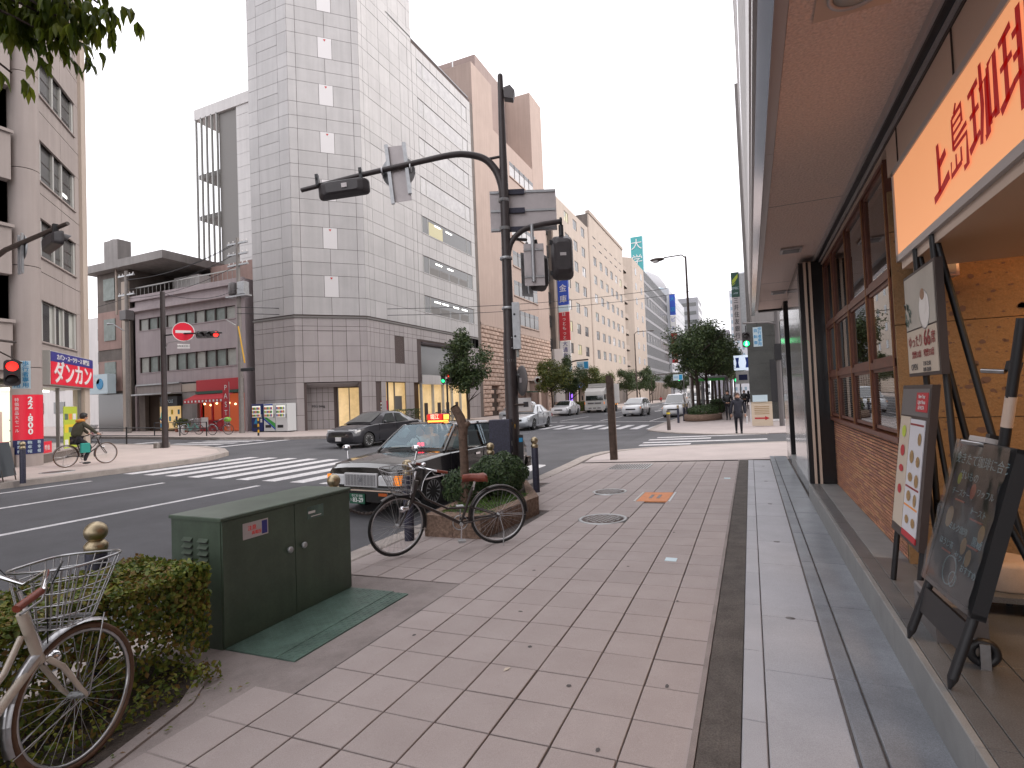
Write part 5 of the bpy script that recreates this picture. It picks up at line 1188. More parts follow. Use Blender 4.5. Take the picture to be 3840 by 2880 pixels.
def make_car(name, label, loc, heading, L, paint, tab, cabin, belt, wheels, wr, style, group=None, glass='car_glass', opaque=True, cat='car'):
    """local x: 0 at the nose, L at the tail; heading is the world angle the nose points to.
    cabin rows: x, z_top, half_width_belt, half_width_top"""
    t = thing(name, label, cat, loc, heading+math.pi, group)
    W_ = max(r_[3] for r_ in tab)
    obj('body', body_mesh(tab, 'body', paint, [(x, wr, wr+.045, W_) for x in wheels]), t)
    for x in wheels:
        for s in (-1, 1): car_wheel(t, x, s*(W_-.115), wr, .20, s, style.get('spokes', 8), style.get('rim', 'zinc'))
    zb = belt; c = cabin
    g = lambda x: lerp_table(c, x)
    cw, rf, rr_, dk = style['cowl'], style['roof0'], style['roof1'], style['deck']
    if opaque:
        b = MB(); secs = []; xs = []
        for p, q in zip(c, c[1:]):
            for k in range(3): xs.append(p[0]+(q[0]-p[0])*k/3)
        xs.append(c[-1][0])
        for x in xs:
            zt, wb_, wt = g(x); zt = max(zt, zb+.012); half = [(wb_, zb-.02), (wb_+(wt-wb_)*.94, zb+(zt-zb)*.92), (wt*.93, zt-.004), (wt*.5, zt+.012), (0, zt+.016)]
            secs.append([(x, y, z) for y, z in half]+[(x, -y, z) for y, z in half[-2::-1]])
        n = len(secs[0]); b.add([p for s in secs for p in s], [(i*n+k, i*n+k+1, (i+1)*n+k+1, (i+1)*n+k) for i in range(len(secs)-1) for k in range(n-1)], 0, True)
        me = b.mesh('cabin', paint); me.set_sharp_from_angle(angle=R(40)); obj('cabin', me, t)
    else:
        b = MB(); secs = []                                      # roof skin only, cabin left open behind real panes
        xs = [rf+(rr_-rf)*k/8 for k in range(9)]
        for x in xs:
            zt, wb_, wt = g(x); secs.append([(x, y, z) for y, z in ((wt+.012, zt-.05), (wt, zt-.015), (wt*.85, zt+.012), (0, zt+.02), (-wt*.85, zt+.012), (-wt, zt-.015), (-wt-.012, zt-.05))])
        n = 7; b.add([p for s in secs for p in s], [(i*n+k, i*n+k+1, (i+1)*n+k+1, (i+1)*n+k) for i in range(8) for k in range(6)], 0, True); obj('roof', b.mesh('roof', paint), t)
        for s in (-1, 1):
            zt0, wb0, wt0 = g(rf); zt1, wb1, wt1 = g(rr_); zc, wbc, wtc = g(cw); zd, wbd, wtd = g(dk)
            MB().tube([(cw, s*(wbc-.02), zb), ((cw+rf)/2, s*((wbc+wt0)/2), (zb+zt0)/2), (rf, s*wt0, zt0-.02)], .030, 8).build('front_pillar', paint, t)
            MB().tube([(rr_-.02, s*wt1, zt1-.02), ((rr_+dk)/2-.03, s*(wt1+wbd)/2, (zt1+zb)/2+.05), (dk-.05, s*(wbd-.02), zb)], .045, 8).build('rear_pillar', paint, t)
            xb = (rf+rr_)/2+.12; zt_, wb_, wt_ = g(xb); MB().tube([(xb, s*wb_, zb-.02), (xb+.02, s*wt_, zt_-.02)], .032, 8).build('centre_pillar', 'plastic_black', t)
            MB().tube([(rf, s*(wt0+.005), zt0-.02), (rr_, s*(wt1+.005), zt1-.02)], .022, 8).build('roof_rail', 'chrome', t)
    # panes
    i0, i1 = .07, .93
    zc, wbc, wtc = g(cw); z0_, wb0, wt0 = g(rf)
    A = lambda x, y, z: Vector((x, y, z))
    e = .006
    P = [A(cw, -wbc*.90, zb+.02), A(cw, wbc*.90, zb+.02), A(rf, wt0*.93, z0_-.01), A(rf, -wt0*.93, z0_-.01)]
    lift = .0
    def sub(P, a, b_): return [P[0].lerp(P[3], a), P[1].lerp(P[2], a), P[1].lerp(P[2], b_), P[0].lerp(P[3], b_)]
    glass_patch(*sub(P, .05, .95), (-.018, 0, .018), 6, 4, glass, 'windscreen', t)
    zd, wbd, wtd = g(dk); z1_, wb1, wt1 = g(rr_)
    P = [A(dk, -wbd*.88, zb+.02), A(dk, wbd*.88, zb+.02), A(rr_, wt1*.9, z1_-.01), A(rr_, -wt1*.9, z1_-.01)]
    glass_patch(*sub(P, .10, .92), (.018, 0, .018), 6, 4, glass, 'rear_window', t)
    splits = style['windows']                                     # [(belt_x0, belt_x1, top_x0, top_x1)]
    for (a0, a1, b0, b1) in splits:
        for s in (-1, 1):
            def Q(x, f):
                zt, wb_, wt = g(min(max(x, rf), rr_)); return A(x, s*(wb_+(wt-wb_)*.94*f), zb+(zt-zb)*.92*f)
            glass_patch(Q(a0, .04), Q(a1, .04), Q(b1, .90), Q(b0, .90), (0, s*.012, 0), 4, 3, glass, 'side_window', t)
    for s in (-1, 1):
        mx_ = style.get('mirror')
        if mx_: MB().ball((mx_, s*(W_+.07), zb+.05), .085, 12, 8, 0, (.55, 1.0, .75)).build('door_mirror', style.get('mirror_m', paint), t)
        for xh in style.get('handles', ()): MB().box(xh-.08, xh+.08, s*(W_-.012), s*(W_+.012), zb-.15, zb-.11).build('door_handle', style.get('handle_m', paint), t)
        for xg in style.get('gaps', ()): MB().box(xg-.004, xg+.004, s*(W_-.05), s*(W_+.001), .30, zb-.03).build('door_gap', 'plastic_black', t)
    return t
def front_rear(t, L, W_, z_head, z_grille, head, grille_w, plate_m='sign_white', tail_z=.75, bumper=None, lit=False, amber=False):
    for s in (-1, 1):
        MB().slab(-.05, .05, -head[0]/2, head[0]/2, -head[1]/2, head[1]/2, .02, 0, Matrix.Translation((head[2], s*(W_-head[0]/2-.05), z_head)) @ Matrix.Rotation(R(90*0), 4, 'Y')).build('headlight', 'headlight', t)
        MB().box(L-.10, L-.01, s*(W_-.05) if s > 0 else -(W_-.05), s*(W_-.36), tail_z-.09, tail_z+.09).build('tail_light', 'red_lens', t)
        if amber: MB().box(head[2]-.02, head[2]+.09, s*(W_-.065), s*(W_-.02), z_head-.06, z_head+.06).build('indicator', 'amber_lens', t)
    MB().box(-.006, .04, -grille_w/2, grille_w/2, z_grille-.06, z_grille+.06).build('grille', 'plastic_black', t)
    MB().box(-.02, .0, -.165, .165, .32, .485).build('number_plate', plate_m, t)
HEAD_S = R(-90)
# ---- black taxi
L = 4.70; W_ = .85
tab = [(0, .34, .70, .66, .56), (.04, .28, .80, .78, .70), (.18, .24, .87, .83, .76), (.55, .20, .91, .85, .79), (1.15, .20, .955, .85, .80), (1.35, .20, .965, .85, .80), (3.55, .20, .975, .85, .80), (3.75, .20, .97, .85, .79), (4.45, .24, .955, .84, .76), (4.64, .28, .92, .80, .70), (4.70, .36, .82, .70, .60)]
cabn = [(1.28, .97, .80, .78), (1.9, 1.43, .80, .62), (2.1, 1.455, .80, .62), (3.1, 1.45, .80, .62), (3.3, 1.42, .80, .61), (3.78, .97, .79, .76)]
taxi = make_car('taxi', 'glossy black saloon taxi with red roof lamp stopped by the kerb', (-6.02, 7.28, zr(-6.0)), HEAD_S-R(4), L, 'taxi_black', tab, cabn, .955, (.86, 3.58), .315,
  dict(cowl=1.30, roof0=1.92, roof1=3.28, deck=3.76, windows=[(1.50, 2.55, 2.0, 2.55), (2.66, 3.28, 2.66, 3.10), (3.31, 3.60, 3.13, 3.22)], mirror=None, handles=(2.35, 3.2), handle_m='chrome', gaps=(1.42, 2.6, 3.5), spokes=14, rim='zinc'), None, 'car_glass_clear', False)
g = taxi
MB().slab(-.035, .05, -.36, .36, .50, .725, .012).build('grille_surround', 'bright_trim', g)
gr_ = MB().box(-.03, -.036, -.33, .33, .52, .70).build('grille', 'plastic_black', g)
for k in range(12): MB().box(-.041, -.036, -.33, .33, .527+k*.0148, .533+k*.0148).build('grille_bar', 'bright_trim', gr_)
for k in range(9): MB().box(-.0405, -.0365, -.29+k*.0725-.002, -.29+k*.0725+.002, .52, .70).build('grille_upright', 'bright_trim', gr_)
em = MB().prism([(-.03, -.03), (.03, -.03), (.026, .0), (.04, .03), (.016, .012), (0, .045), (-.016, .012), (-.04, .03), (-.026, .0)], 0, -.052, -.042, 0, Matrix.Translation((0, 0, .61))); em.build('emblem', 'chrome', g)
for s in (-1, 1):
    lh = MB().slab(-.02, .10, -.155, .155, -.085, .085, .02, 0, Matrix.Translation((.0, s*.535, .61))).build('headlight', 'headlight', g)
    for q in (-.07, .07): MB().ball((-.004, s*.535+q, .61), .055, 14, 8, 0, (.35, 1, 1)).build('lamp', 'bright_trim', lh)
    MB().box(.0, .16, s*.70 if s > 0 else -.79, s*.79 if s > 0 else -.70, .535, .69).build('indicator', 'amber_lens', g)
    MB().box(-.105, -.085, s*.45 if s > 0 else -.63, s*.63 if s > 0 else -.45, .375, .42).build('bumper_lamp', 'amber_matte', g)
    MB().cyl((.48, s*.76, .90), (.50, s*.79, 1.06), .016, n=8).ball((.47, s*.79, 1.10), .075, 14, 8, 0, (.75, 1.1, .75)).build('fender_mirror', 'chrome', g)
    MB().box(.6, 4.4, s*(W_+.001) if s > 0 else -(W_+.012), s*(W_+.012) if s > 0 else -(W_+.001), .545, .57).build('side_moulding', 'chrome', g)
    MB().tube([(.86+.36*math.cos(a), s*(W_+.002), .315+.36*math.sin(a)) for a in [R(10)+R(160)*k/14 for k in range(15)]], .010, 6).build('arch_trim', 'chrome', g)
bp = MB().slab(-.10, .10, -.84, .84, .27, .475, .03).build('front_bumper', 'taxi_black', g); MB().box(-.108, -.10, -.80, .80, .445, .465).build('chrome_strip', 'satin_panel', bp); MB().box(4.62, 4.78, -.83, .83, .28, .50).build('rear_bumper', 'taxi_black', g)
np_ = MB().box(-.118, -.11, -.165, .165, .235, .40).build('number_plate', 'taxi_plate', g)
text('なにわ 500', .05, np_, (-.120, 0, .365), facing(-1, 0), 'sign_white', .001); text('83-29', .10, np_, (-.120, -.02, .295), facing(-1, 0), 'sign_white', .001, bold=.02); text('う', .05, np_, (-.120, .135, .295), facing(-1, 0), 'sign_white', .001)
rl_ = MB().slab(2.13, 2.33, -.20, .20, 1.495, 1.63, .02).build('roof_lamp', 'sign_red_matte', g); MB().box(2.14, 2.32, -.19, .19, 1.47, 1.495).build('roof_lamp_base', 'lit_amber', g)
for s in (-1, 1): MB().box(2.14, 2.32, s*.205 if s > 0 else -.21, s*.21 if s > 0 else -.205, 1.51, 1.61).build('lamp_end', 'lit_amber', rl_)
MB().box(2.122, 2.13, -.18, .18, 1.51, 1.615).build('lamp_face', mat('lamp_red', (.5, .02, .02), .4, emit=.9, ecol=(1, .03, .02)), rl_)
text('堀江', .11, rl_, (2.118, 0, 1.562), facing(-1, 0), mat('lamp_text', (1, .75, .6), .4, emit=1.2, ecol=(1, .6, .4)).name, .002, bold=.01)
for s, a in ((-.1, -.55), (.52, -.05)):
    MB().tube([(1.30, s, .985), (1.34, (s+a)/2, 1.02), (1.36, a, 1.035)], .010, 6).build('wiper', 'plastic_black', g)
it = obj('interior', None, g)
MB().box(1.35, 3.7, -.74, .74, .80, .90).build('floor_pan', 'plastic_black', it); MB().slab(1.34, 1.75, -.72, .72, .86, 1.0, .04).build('dashboard', 'plastic_grey', it)
for y_ in (-.36, .36):
    MB().slab(2.25, 2.42, y_-.24, y_+.24, .8, 1.22, .05).build('seat_back', 'sign_white', it); MB().slab(2.28, 2.38, y_-.13, y_+.13, 1.22, 1.36, .03).build('headrest', 'sign_white', it)
MB().slab(3.15, 3.4, -.68, .68, .8, 1.22, .05).build('rear_seat', 'plastic_grey', it)
MB().torus((1.86, +.36, 1.02), .18, .014, 'x', 24, 6).build('steering_wheel', 'plastic_black', it)
MB().box(1.46, 1.48, -.24, -.04, 1.03, 1.10).build('meter_sign', 'plastic_black', it)
text('空車', .085, it, (1.455, -.14, 1.065), facing(-1, 0), mat('led_red', (1, .05, .1), .4, emit=5, ecol=(1, .03, .07)).name, .002, bold=.01)
MB().box(1.5, 1.72, .2, .62, 1.0, 1.025).build('folder', 'satin_panel', it)
# driver seen through the windscreen
dv = thing('person', 'driver in a white shirt seated behind the taxi windscreen', 'person', (0, 0, 0))
Mt = taxi.matrix_basis.copy(); dv.location = (taxi.location.x, taxi.location.y, taxi.location.z); dv.rotation_euler = taxi.rotation_euler
hb_ = MB().tube([(2.18, +.36, .85), (2.16, +.36, 1.05), (2.14, +.36, 1.15), (2.13, +.36, 1.2)], [.19, .20, .15, .06], 14); hb_.ball((2.10, +.36, 1.28), .095, 16, 10, 1, (1, .85, 1.2)); hb_.tube([(2.14, +.55, 1.10), (2.02, +.58, .98), (1.88, +.50, 1.05)], [.06, .05, .04], 8); hb_.tube([(2.14, +.17, 1.10), (2.02, +.14, .98), (1.88, +.22, 1.05)], [.06, .05, .04], 8)
hb_.build('body', ['sign_white', 'skin'], dv); MB().ball((2.125, +.36, 1.315), .096, 14, 8, 0, (1, .9, .95)).build('hair', 'hair_black', dv)
# ---- dark saloon crossing the junction
tabm = [(0, .36, .62, .60, .5), (.06, .25, .72, .78, .66), (.3, .18, .82, .85, .74), (.9, .17, .93, .87, .79), (1.25, .17, .97, .875, .80), (3.5, .18, 1.02, .875, .80), (4.1, .20, 1.03, .86, .76), (4.45, .26, 1.0, .80, .68), (4.52, .36, .90, .70, .60)]
cabm = [(1.05, .97, .80, .76), (2.0, 1.42, .82, .60), (2.25, 1.465, .82, .61), (2.8, 1.46, .82, .60), (3.2, 1.40, .81, .58), (4.0, 1.03, .77, .66)]
stm = dict(cowl=1.08, roof0=2.0, roof1=3.18, deck=3.95, windows=[(1.72, 2.55, 2.1, 2.55), (2.65, 3.45, 2.65, 3.2)], mirror=1.75, handles=(2.45, 3.3), gaps=(1.5, 2.6, 3.5), spokes=10)
c1 = make_car('saloon_car', 'dark grey saloon car crossing the junction behind the taxi', (-15.6, 17.5, zr(-15.6)), HEAD_S-R(6), 4.5, 'car_navy', tabm, cabm, .97, (.88, 3.5), .31, stm)
front_rear(c1, 4.5, .87, .70, .60, (.42, .15, .20), .8)
tabs = [(r_[0]*1.06, *r_[1:]) for r_ in tabm]; cabs = [(r_[0]*1.06, *r_[1:]) for r_ in cabm]
sts = dict(stm, cowl=1.14, roof0=2.12, roof1=3.37, deck=4.18, windows=[(1.82, 2.7, 2.2, 2.7), (2.8, 3.65, 2.8, 3.4)], gaps=(1.6, 2.75, 3.7), handles=(2.6, 3.5), mirror=1.85)
c2 = make_car('saloon_car', 'silver saloon car passing behind the signal pole', (-12.35, 28.3, zr(-12.4)), HEAD_S+R(3), 4.75, 'car_silver', tabs, cabs, .97, (.93, 3.71), .32, sts); front_rear(c2, 4.77, .87, .70, .60, (.42, .15, .20), .8)
c3 = make_car('saloon_car', 'white saloon car waiting between the silver car and the lorry', (-17.0, 49.5, zr(-17)), HEAD_S, 4.75, 'car_white', tabs, cabs, .97, (.93, 3.71), .32, sts); front_rear(c3, 4.77, .87, .70, .60, (.42, .15, .20), .8)
tabv = [(0, .34, .66, .62, .52), (.06, .24, .78, .78, .66), (.3, .18, .90, .84, .74), (.8, .17, 1.02, .86, .77), (1.2, .17, 1.06, .865, .78), (4.2, .18, 1.10, .865, .78), (4.42, .24, 1.08, .82, .74), (4.5, .34, 1.0, .76, .68)]
cabv = [(.85, 1.06, .78, .74), (1.9, 1.55, .80, .62), (2.2, 1.60, .80, .63), (3.6, 1.58, .80, .62), (4.1, 1.52, .79, .60), (4.42, 1.08, .78, .70)]
stv = dict(cowl=.9, roof0=1.9, roof1=4.05, deck=4.4, windows=[(1.6, 2.4, 2.0, 2.4), (2.5, 3.3, 2.5, 3.3), (3.4, 4.1, 3.4, 3.95)], mirror=1.6, gaps=(1.35, 2.45, 3.35), spokes=8)
c4 = make_car('minivan', 'white minivan with amber indicator following the lorry', (-9.6, 47.2, zr(-9.6)), HEAD_S-R(3), 4.5, 'car_white', tabv, cabv, 1.06, (.85, 3.55), .31, stv); front_rear(c4, 4.5, .86, .76, .62, (.40, .17, .22), .85, amber=True)
c5 = make_car('minivan', 'silver minivan queuing beside the white tower shop', (-16.6, 36.8, zr(-16.6)), HEAD_S, 4.5, 'car_silver', tabv, cabv, 1.06, (.85, 3.55), .31, stv); front_rear(c5, 4.5, .86, .76, .62, (.40, .17, .22), .85)
c6 = make_car('compact_car', 'black car coming down the far carriageway past the dark office block', (-10.4, 86.0, zr(-10.4)), HEAD_S, 4.5, 'taxi_black', tabv, cabv, 1.06, (.85, 3.55), .31, stv); front_rear(c6, 4.5, .86, .76, .62, (.40, .17, .22), .85)
c7 = make_car('minivan', 'white minivan parked by the right hand trees with its lamp lit', (-5.7, 44.5, zr(-5.7)), HEAD_S, 4.5, 'car_white', tabv, [(r_[0], r_[1]+.25*(r_[1] > 1.2), *r_[2:]) for r_ in cabv], 1.06, (.85, 3.55), .31, stv); front_rear(c7, 4.5, .86, .76, .62, (.40, .17, .22), .85, amber=True)
for k, (x, y, lab) in enumerate(((-5.8, 66, 'pale car parked behind the bus shelter'), (-7.6, 95, 'white car in the distant queue left of the bus shelter'), (-9.3, 118, 'small white car far down the street'), (-5.9, 92, 'silver car parked far beyond the bus shelter'))):
    o = copy_tree(c3 if k % 2 else c2, None, (x, y, zr(x)), HEAD_S+math.pi, lab)
# ---- lorries
def lorry(label, loc, heading, s=1.0, boxm='truck_box'):
    t = thing('lorry', label, 'lorry', loc, heading+math.pi)
    b = MB(); prof = [(0, .45), (-.03, .8), (0, 1.35), (.12, 2.05), (.25, 2.35), (.9, 2.75), (1.75, 2.8), (1.75, .45)]
    b.prism(prof, 1, -1.08*s, 1.08*s); o = b.build('cab', 'truck_white', t)
    me = o.data
    MB().slab(-.05, .1, -1.1, 1.1, .32, .80, .04).build('bumper', 'truck_white', t)
    vs = [(-.012, -.98, 1.36), (-.012, .98, 1.36), (.118, .93, 2.02), (.118, -.93, 2.02)]; MB().add(vs, [(0, 1, 2, 3)]).build('windscreen', 'car_glass', t, fix=False)
    MB().box(-.045, -.01, -.75, .75, .98, 1.14).build('grille', 'plastic_grey', t); MB().lathe([(.0001, 0), (.09, .0)], 16, 0, Matrix.Translation((-.05, 0, 1.06)) @ Matrix.Rotation(R(90), 4, 'Y')).build('emblem', 'chrome', t)
    for q in (-.5, 0, .5): MB().box(-.055, -.048, q-.18, q+.18, .48, .58).build('bumper_slot', 'plastic_grey', t)
    for sd_ in (-1, 1):
        MB().box(.25, 1.2, sd_*1.083, sd_*1.088, 1.38, 2.0).build('side_window', 'car_glass', t)
        MB().box(-.03, .12, sd_*1.05 if sd_ > 0 else -1.1, sd_*1.1 if sd_ > 0 else -1.05, .95, 1.2).build('indicator', 'amber_lens', t)
        MB().slab(-.06, .0, sd_*.75-.2, sd_*.75+.2, .58, .74, .02).build('headlight', 'headlight', t)
        MB().tube([(.1, sd_*1.1, 2.0), (-.25, sd_*1.25, 2.0), (-.25, sd_*1.25, 1.5)], .02, 6).build('mirror_arm', 'plastic_black', t); MB().box(-.3, -.2, sd_*1.17 if sd_ > 0 else -1.33, sd_*1.33 if sd_ > 0 else -1.17, 1.45, 1.9).build('mirror', 'plastic_black', t)
        for x in (.95, 4.9, 6.0): car_wheel(t, x, sd_*.95, .42, .26, sd_, 6)
        for k in range(5): MB().box(2.4+k*.9, 2.5+k*.9, sd_*1.16, sd_*1.18, .78, .88).build('marker_lamp', 'lit_amber', t)
        MB().box(1.95, 7.3, sd_*1.14 if sd_ > 0 else -1.17, sd_*1.17 if sd_ > 0 else -1.14, 1.70, 1.75).build('side_rail', 'zinc', t)
    MB().box(1.9, 7.4, -1.15, 1.15, .95, 3.25).build('cargo_box', boxm, t); MB().box(1.7, 7.3, -.5, .5, .55, .95).build('chassis', 'plastic_black', t)
    MB().box(.9, 1.7, -.9, .9, 2.8, 2.95).build('roof_fairing', 'truck_white', t)
    return t
lr = lorry('white box lorry coming along the far lane', (-15.7, 58.0, zr(-15.7)), HEAD_S)
copy_tree(lr, None, (-9.6, 104, zr(-9.6)), HEAD_S+math.pi, 'grey box lorry far down the street behind the black car')
# ================================================================ buildings across the street
def local_frame(P, d):
    """matrix: local x along d (2-D unit), local y outward normal (right of d), z up"""
    d = Vector((d[0], d[1], 0)).normalized(); n = Vector((d.y, -d.x, 0))
    return Matrix(((d.x, n.x, 0, P[0]), (d.y, n.y, 0, P[1]), (0, 0, 1, 0), (0, 0, 0, 1)))
PAN = []                                          # collected facade panels (importance, mb)
def panel(M, u0, u1, z0, z1, mi, dep=.03, gap=.012, out=0.0):
    b = MB().box(u0+gap, u1-gap, -dep+out, out, z0+gap, z1-gap, mi, M)
    c = M @ Vector(((u0+u1)/2, 0, (z0+z1)/2)); PAN.append((imp_of(c, (u1-u0)*(z1-z0)), b))
# ---------------- white tiled tower
A_ = (-26.96, 26.45); B_ = (-23.70, 29.70); Z0 = .15
tw = thing('white_tower', 'tall pale tiled tower with a chamfered corner across the junction', 'building', (0, 0, 0))
core = MB(); poly = [(-30.6, 26.49), (-26.98, 26.49), (-23.74, 29.72), (-23.74, 36.3), (-38, 36.3), (-38, 33), (-30.6, 33)]
def prism_xy(b, poly, z0, z1, mi=0):
    n = len(poly); vs = [(x, y, z0) for x, y in poly]+[(x, y, z1) for x, y in poly]
    return b.add(vs, [tuple(range(n))[::-1], tuple(range(n, 2*n))]+[(i, (i+1) % n, n+(i+1) % n, n+i) for i in range(n)], mi)
prism_xy(core, poly, 3.4, 44); core.box(-38, -23.74, 36.3, 46.3, 6.6, 31.2); core.build('core', 'tower_joint', tw)
rows = []                                          # (z0, z1, tall)
z = 9.0
while z < 42: rows += [(z, z+1.44, True), (z+1.44, z+2.32, False), (z+2.32, z+3.26, False)]; z += 3.26
rows = [(7.80, 9.0, False)]+rows
ML = local_frame((-30.6, 26.45), (1, 0)); WL = 3.64
MC = local_frame(A_, (1, 1)); WC = math.hypot(B_[0]-A_[0], B_[1]-A_[1])
MR = local_frame(B_, (0, 1)); WT = 6.6; WR = 16.6
for z0, z1, tall in rows:
    for a, c in ((0, .24), (.758, 1)): panel(ML, a*WL, c*WL, z0, z1, 0)
    if tall: zm = (z0+z1)/2; panel(ML, .24*WL, .758*WL, z0, zm, 0, out=-.006); panel(ML, .24*WL, .758*WL, zm, z1, 0)
    else: panel(ML, .24*WL, .758*WL, z0, z1, 0)
    cs = (0, .115, .42, .62, .9, 1) if tall else (0, .115, .515, .9, 1)
    for a, c in zip(cs, cs[1:]): panel(MC, a*WC, c*WC, z0, z1, 1 if (tall and a == .42) else 0, out=.01 if (tall and a == .42) else 0)
    if tall:
        mk = MB(); ux = .52*WC; zz = z1-.18; vs = [MC @ Vector((ux-.09, .016, zz+.07)), MC @ Vector((ux+.09, .016, zz+.07)), MC @ Vector((ux, .016, zz-.08))]; mk.add(vs, [(0, 1, 2)]); mk.build('red_marker', 'red_mark', tw, fix=False)
    us = (0, .42, 1.0, 2.3, 3.6, 4.9, 6.0, WT) if not tall else (0, .42, 1.0, 2.3, 3.6, 4.9, 6.0, WT)
    for a, c in zip(us, us[1:]): panel(MR, a, c, z0, z1, 0, out=-.012 if (tall and 1.0 <= a < 6.0) else 0)
wins = []
for z0, z1, tall in rows:                          # lower wing with ribbon windows
    if z1 > 31.3: continue
    ends = (6.62, 7.3, 15.9, WR)
    panel(MR, ends[0], ends[1], z0, z1, 0); panel(MR, ends[2], ends[3], z0, z1, 0)
    if tall and z0 < 31:
        wz0, wz1 = z0+.05, z1-.05
        hi_ = z0 > 18
        wn = obj('ribbon_window', None, tw)
        MB().box(7.34, 15.86, -.06, -.03, wz0, wz1, 0, MR).build('glazing', 'window_painted_sky' if hi_ else ('window_mid'), wn)
        for u in (7.34, 8.2, 14.9, 15.8): MB().box(u, u+.07, -.09, -.01, wz0, wz1, 0, MR).build('mullion', 'frame_light', wn)
        for u in (9.8, 11.5, 13.2): MB().box(u, u+.04, -.09, -.04, wz0, wz1, 0, MR).build('mullion', 'frame_mid', wn)
        MB().box(7.3, 15.9, -.06, .03, wz0-.07, wz0, 0, MR).build('window_sill', 'tower_panel', wn)
        if z0 < 17:
            for u in ((8.9, 10.2, 12.0, 13.6) if z0 < 11 else (9.3, 11.2)): MB().box(u, u+1.0, -.029, -.024, wz1-.32, wz1-.22, 0, MR).build('strip_light', 'tube_light', wn)
        if 15 < z0 < 17: MB().box(8.4, 10.6, -.0295, -.026, wz0+.05, wz1-.2, 0, MR).build('lit_pane', 'window_lit', wn)
        if z0 < 14:
            for u in (8.35, 9.9, 11.6, 13.3): MB().box(u, u+1.45, -.0298, -.0275, wz0+.03, wz0+.62, 0, MR).build('blind', 'frame_mid', wn)
    else:
        us = [7.3+k*1.075 for k in range(9)]
        for a, c in zip(us, us[1:]): panel(MR, a, c, z0, z1, 0)
split_parts('facade_panel', PAN, ['tower_panel', 'marker_panel'], tw, 300); PAN.clear()
bd = MB(); bd.box(-.02, WL+.03, -.1, .06, 7.60, 7.72, 0, ML); bd.build('string_course', 'frame_mid', tw)
MB().box(-.02, WC+.02, -.1, .06, 7.60, 7.72, 0, MC).build('string_course', 'frame_mid', tw); MB().box(0, WR, -.1, .06, 7.60, 7.72, 0, MR).build('string_course', 'frame_mid', tw)
lowc = MB(); prism_xy(lowc, [(-30.6, 26.52), (-26.98, 26.52), (-23.78, 29.74), (-23.78, 31.0), (-25.2, 31.0), (-25.2, 46.3), (-38, 46.3), (-38, 33), (-30.6, 33)], 3.36, 7.62); prism_xy(lowc, [(-30.6, 26.52), (-26.98, 26.52), (-26.55, 26.95), (-27.6, 28.0), (-24.9, 30.7), (-24.2, 29.25), (-23.76, 29.75), (-23.76, 31.0), (-25.2, 31.0), (-25.2, 46.3), (-38, 46.3), (-38, 33), (-30.6, 33)], Z0, 3.35); lowc.build('base_core', 'tower_joint', tw)
zr_ = [Z0+.0, 1.2, 2.28, 3.33, 3.68, 4.71, 5.74, 6.75, 7.05, 7.60]
PAN2 = []
fr_ = [0, .22, .48, .74, 1]
for z0, z1 in zip(zr_, zr_[1:]):
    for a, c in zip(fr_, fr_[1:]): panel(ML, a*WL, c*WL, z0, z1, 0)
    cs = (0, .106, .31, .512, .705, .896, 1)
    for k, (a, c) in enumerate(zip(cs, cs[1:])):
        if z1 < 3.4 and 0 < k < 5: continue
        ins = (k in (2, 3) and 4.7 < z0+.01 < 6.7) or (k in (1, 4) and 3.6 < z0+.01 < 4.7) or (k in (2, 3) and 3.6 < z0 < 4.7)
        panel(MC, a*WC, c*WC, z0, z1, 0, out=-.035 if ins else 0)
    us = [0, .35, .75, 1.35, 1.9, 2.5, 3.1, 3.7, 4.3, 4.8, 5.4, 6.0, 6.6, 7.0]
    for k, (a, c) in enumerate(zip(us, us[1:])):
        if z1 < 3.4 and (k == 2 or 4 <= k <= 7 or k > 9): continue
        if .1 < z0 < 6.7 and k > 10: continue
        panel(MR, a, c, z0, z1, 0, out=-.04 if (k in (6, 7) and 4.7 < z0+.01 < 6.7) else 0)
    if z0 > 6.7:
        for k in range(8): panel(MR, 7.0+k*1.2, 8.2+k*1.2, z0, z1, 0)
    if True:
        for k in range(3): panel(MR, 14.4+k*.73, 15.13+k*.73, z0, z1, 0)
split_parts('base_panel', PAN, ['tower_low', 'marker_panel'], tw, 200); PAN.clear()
ent = obj('entrance', None, tw)
for k in range(3): MB().box(.13*WC, .89*WC, -.35-k*.25, -.25-k*.25, 3.20-k*.09, 3.30-k*.09, 0, MC).build('soffit_step', 'tower_low', ent)
MB().box(.106*WC, .896*WC, -1.4, -1.3, Z0, 3.3, 0, MC).build('recess_wall', 'tower_joint', ent)
for i in range(5):
    for j in range(5): MB().box(.12*WC+i*.37, .12*WC+i*.37+.35, -1.3, -1.27, Z0+.05+j*.62, Z0+.65+j*.62, 0, MC).build('recess_tile', 'tower_low', ent)
MB().box(.58*WC, .885*WC, -1.29, -1.2, Z0, 2.95, 0, MC).build('door_glass', 'shop_glow', ent)
for u in (.57, .73, .885): MB().box(u*WC, u*WC+.06, -1.25, -1.15, Z0, 2.98, 0, MC).build('door_frame', 'frame_mid', ent)
text('MG bldg', .24, ent, MC @ Vector((.30*WC, -1.24, 1.75)), facing(.707, -.707), 'text_dark', .02)
sh1 = obj('shop_window', None, tw); MB().box(2.5, 4.75, -.5, -.4, Z0, 3.30, 0, MR).build('glazing', 'shop_glow', sh1)
for u in (2.5, 3.3, 4.75): MB().box(u, u+.07, -.42, -.3, Z0, 3.3, 0, MR).build('mullion', 'frame_mid', sh1)
MB().box(3.4, 4.3, -.39, -.38, 1.3, 2.3, 0, MR).build('poster', 'frame_mid', sh1)
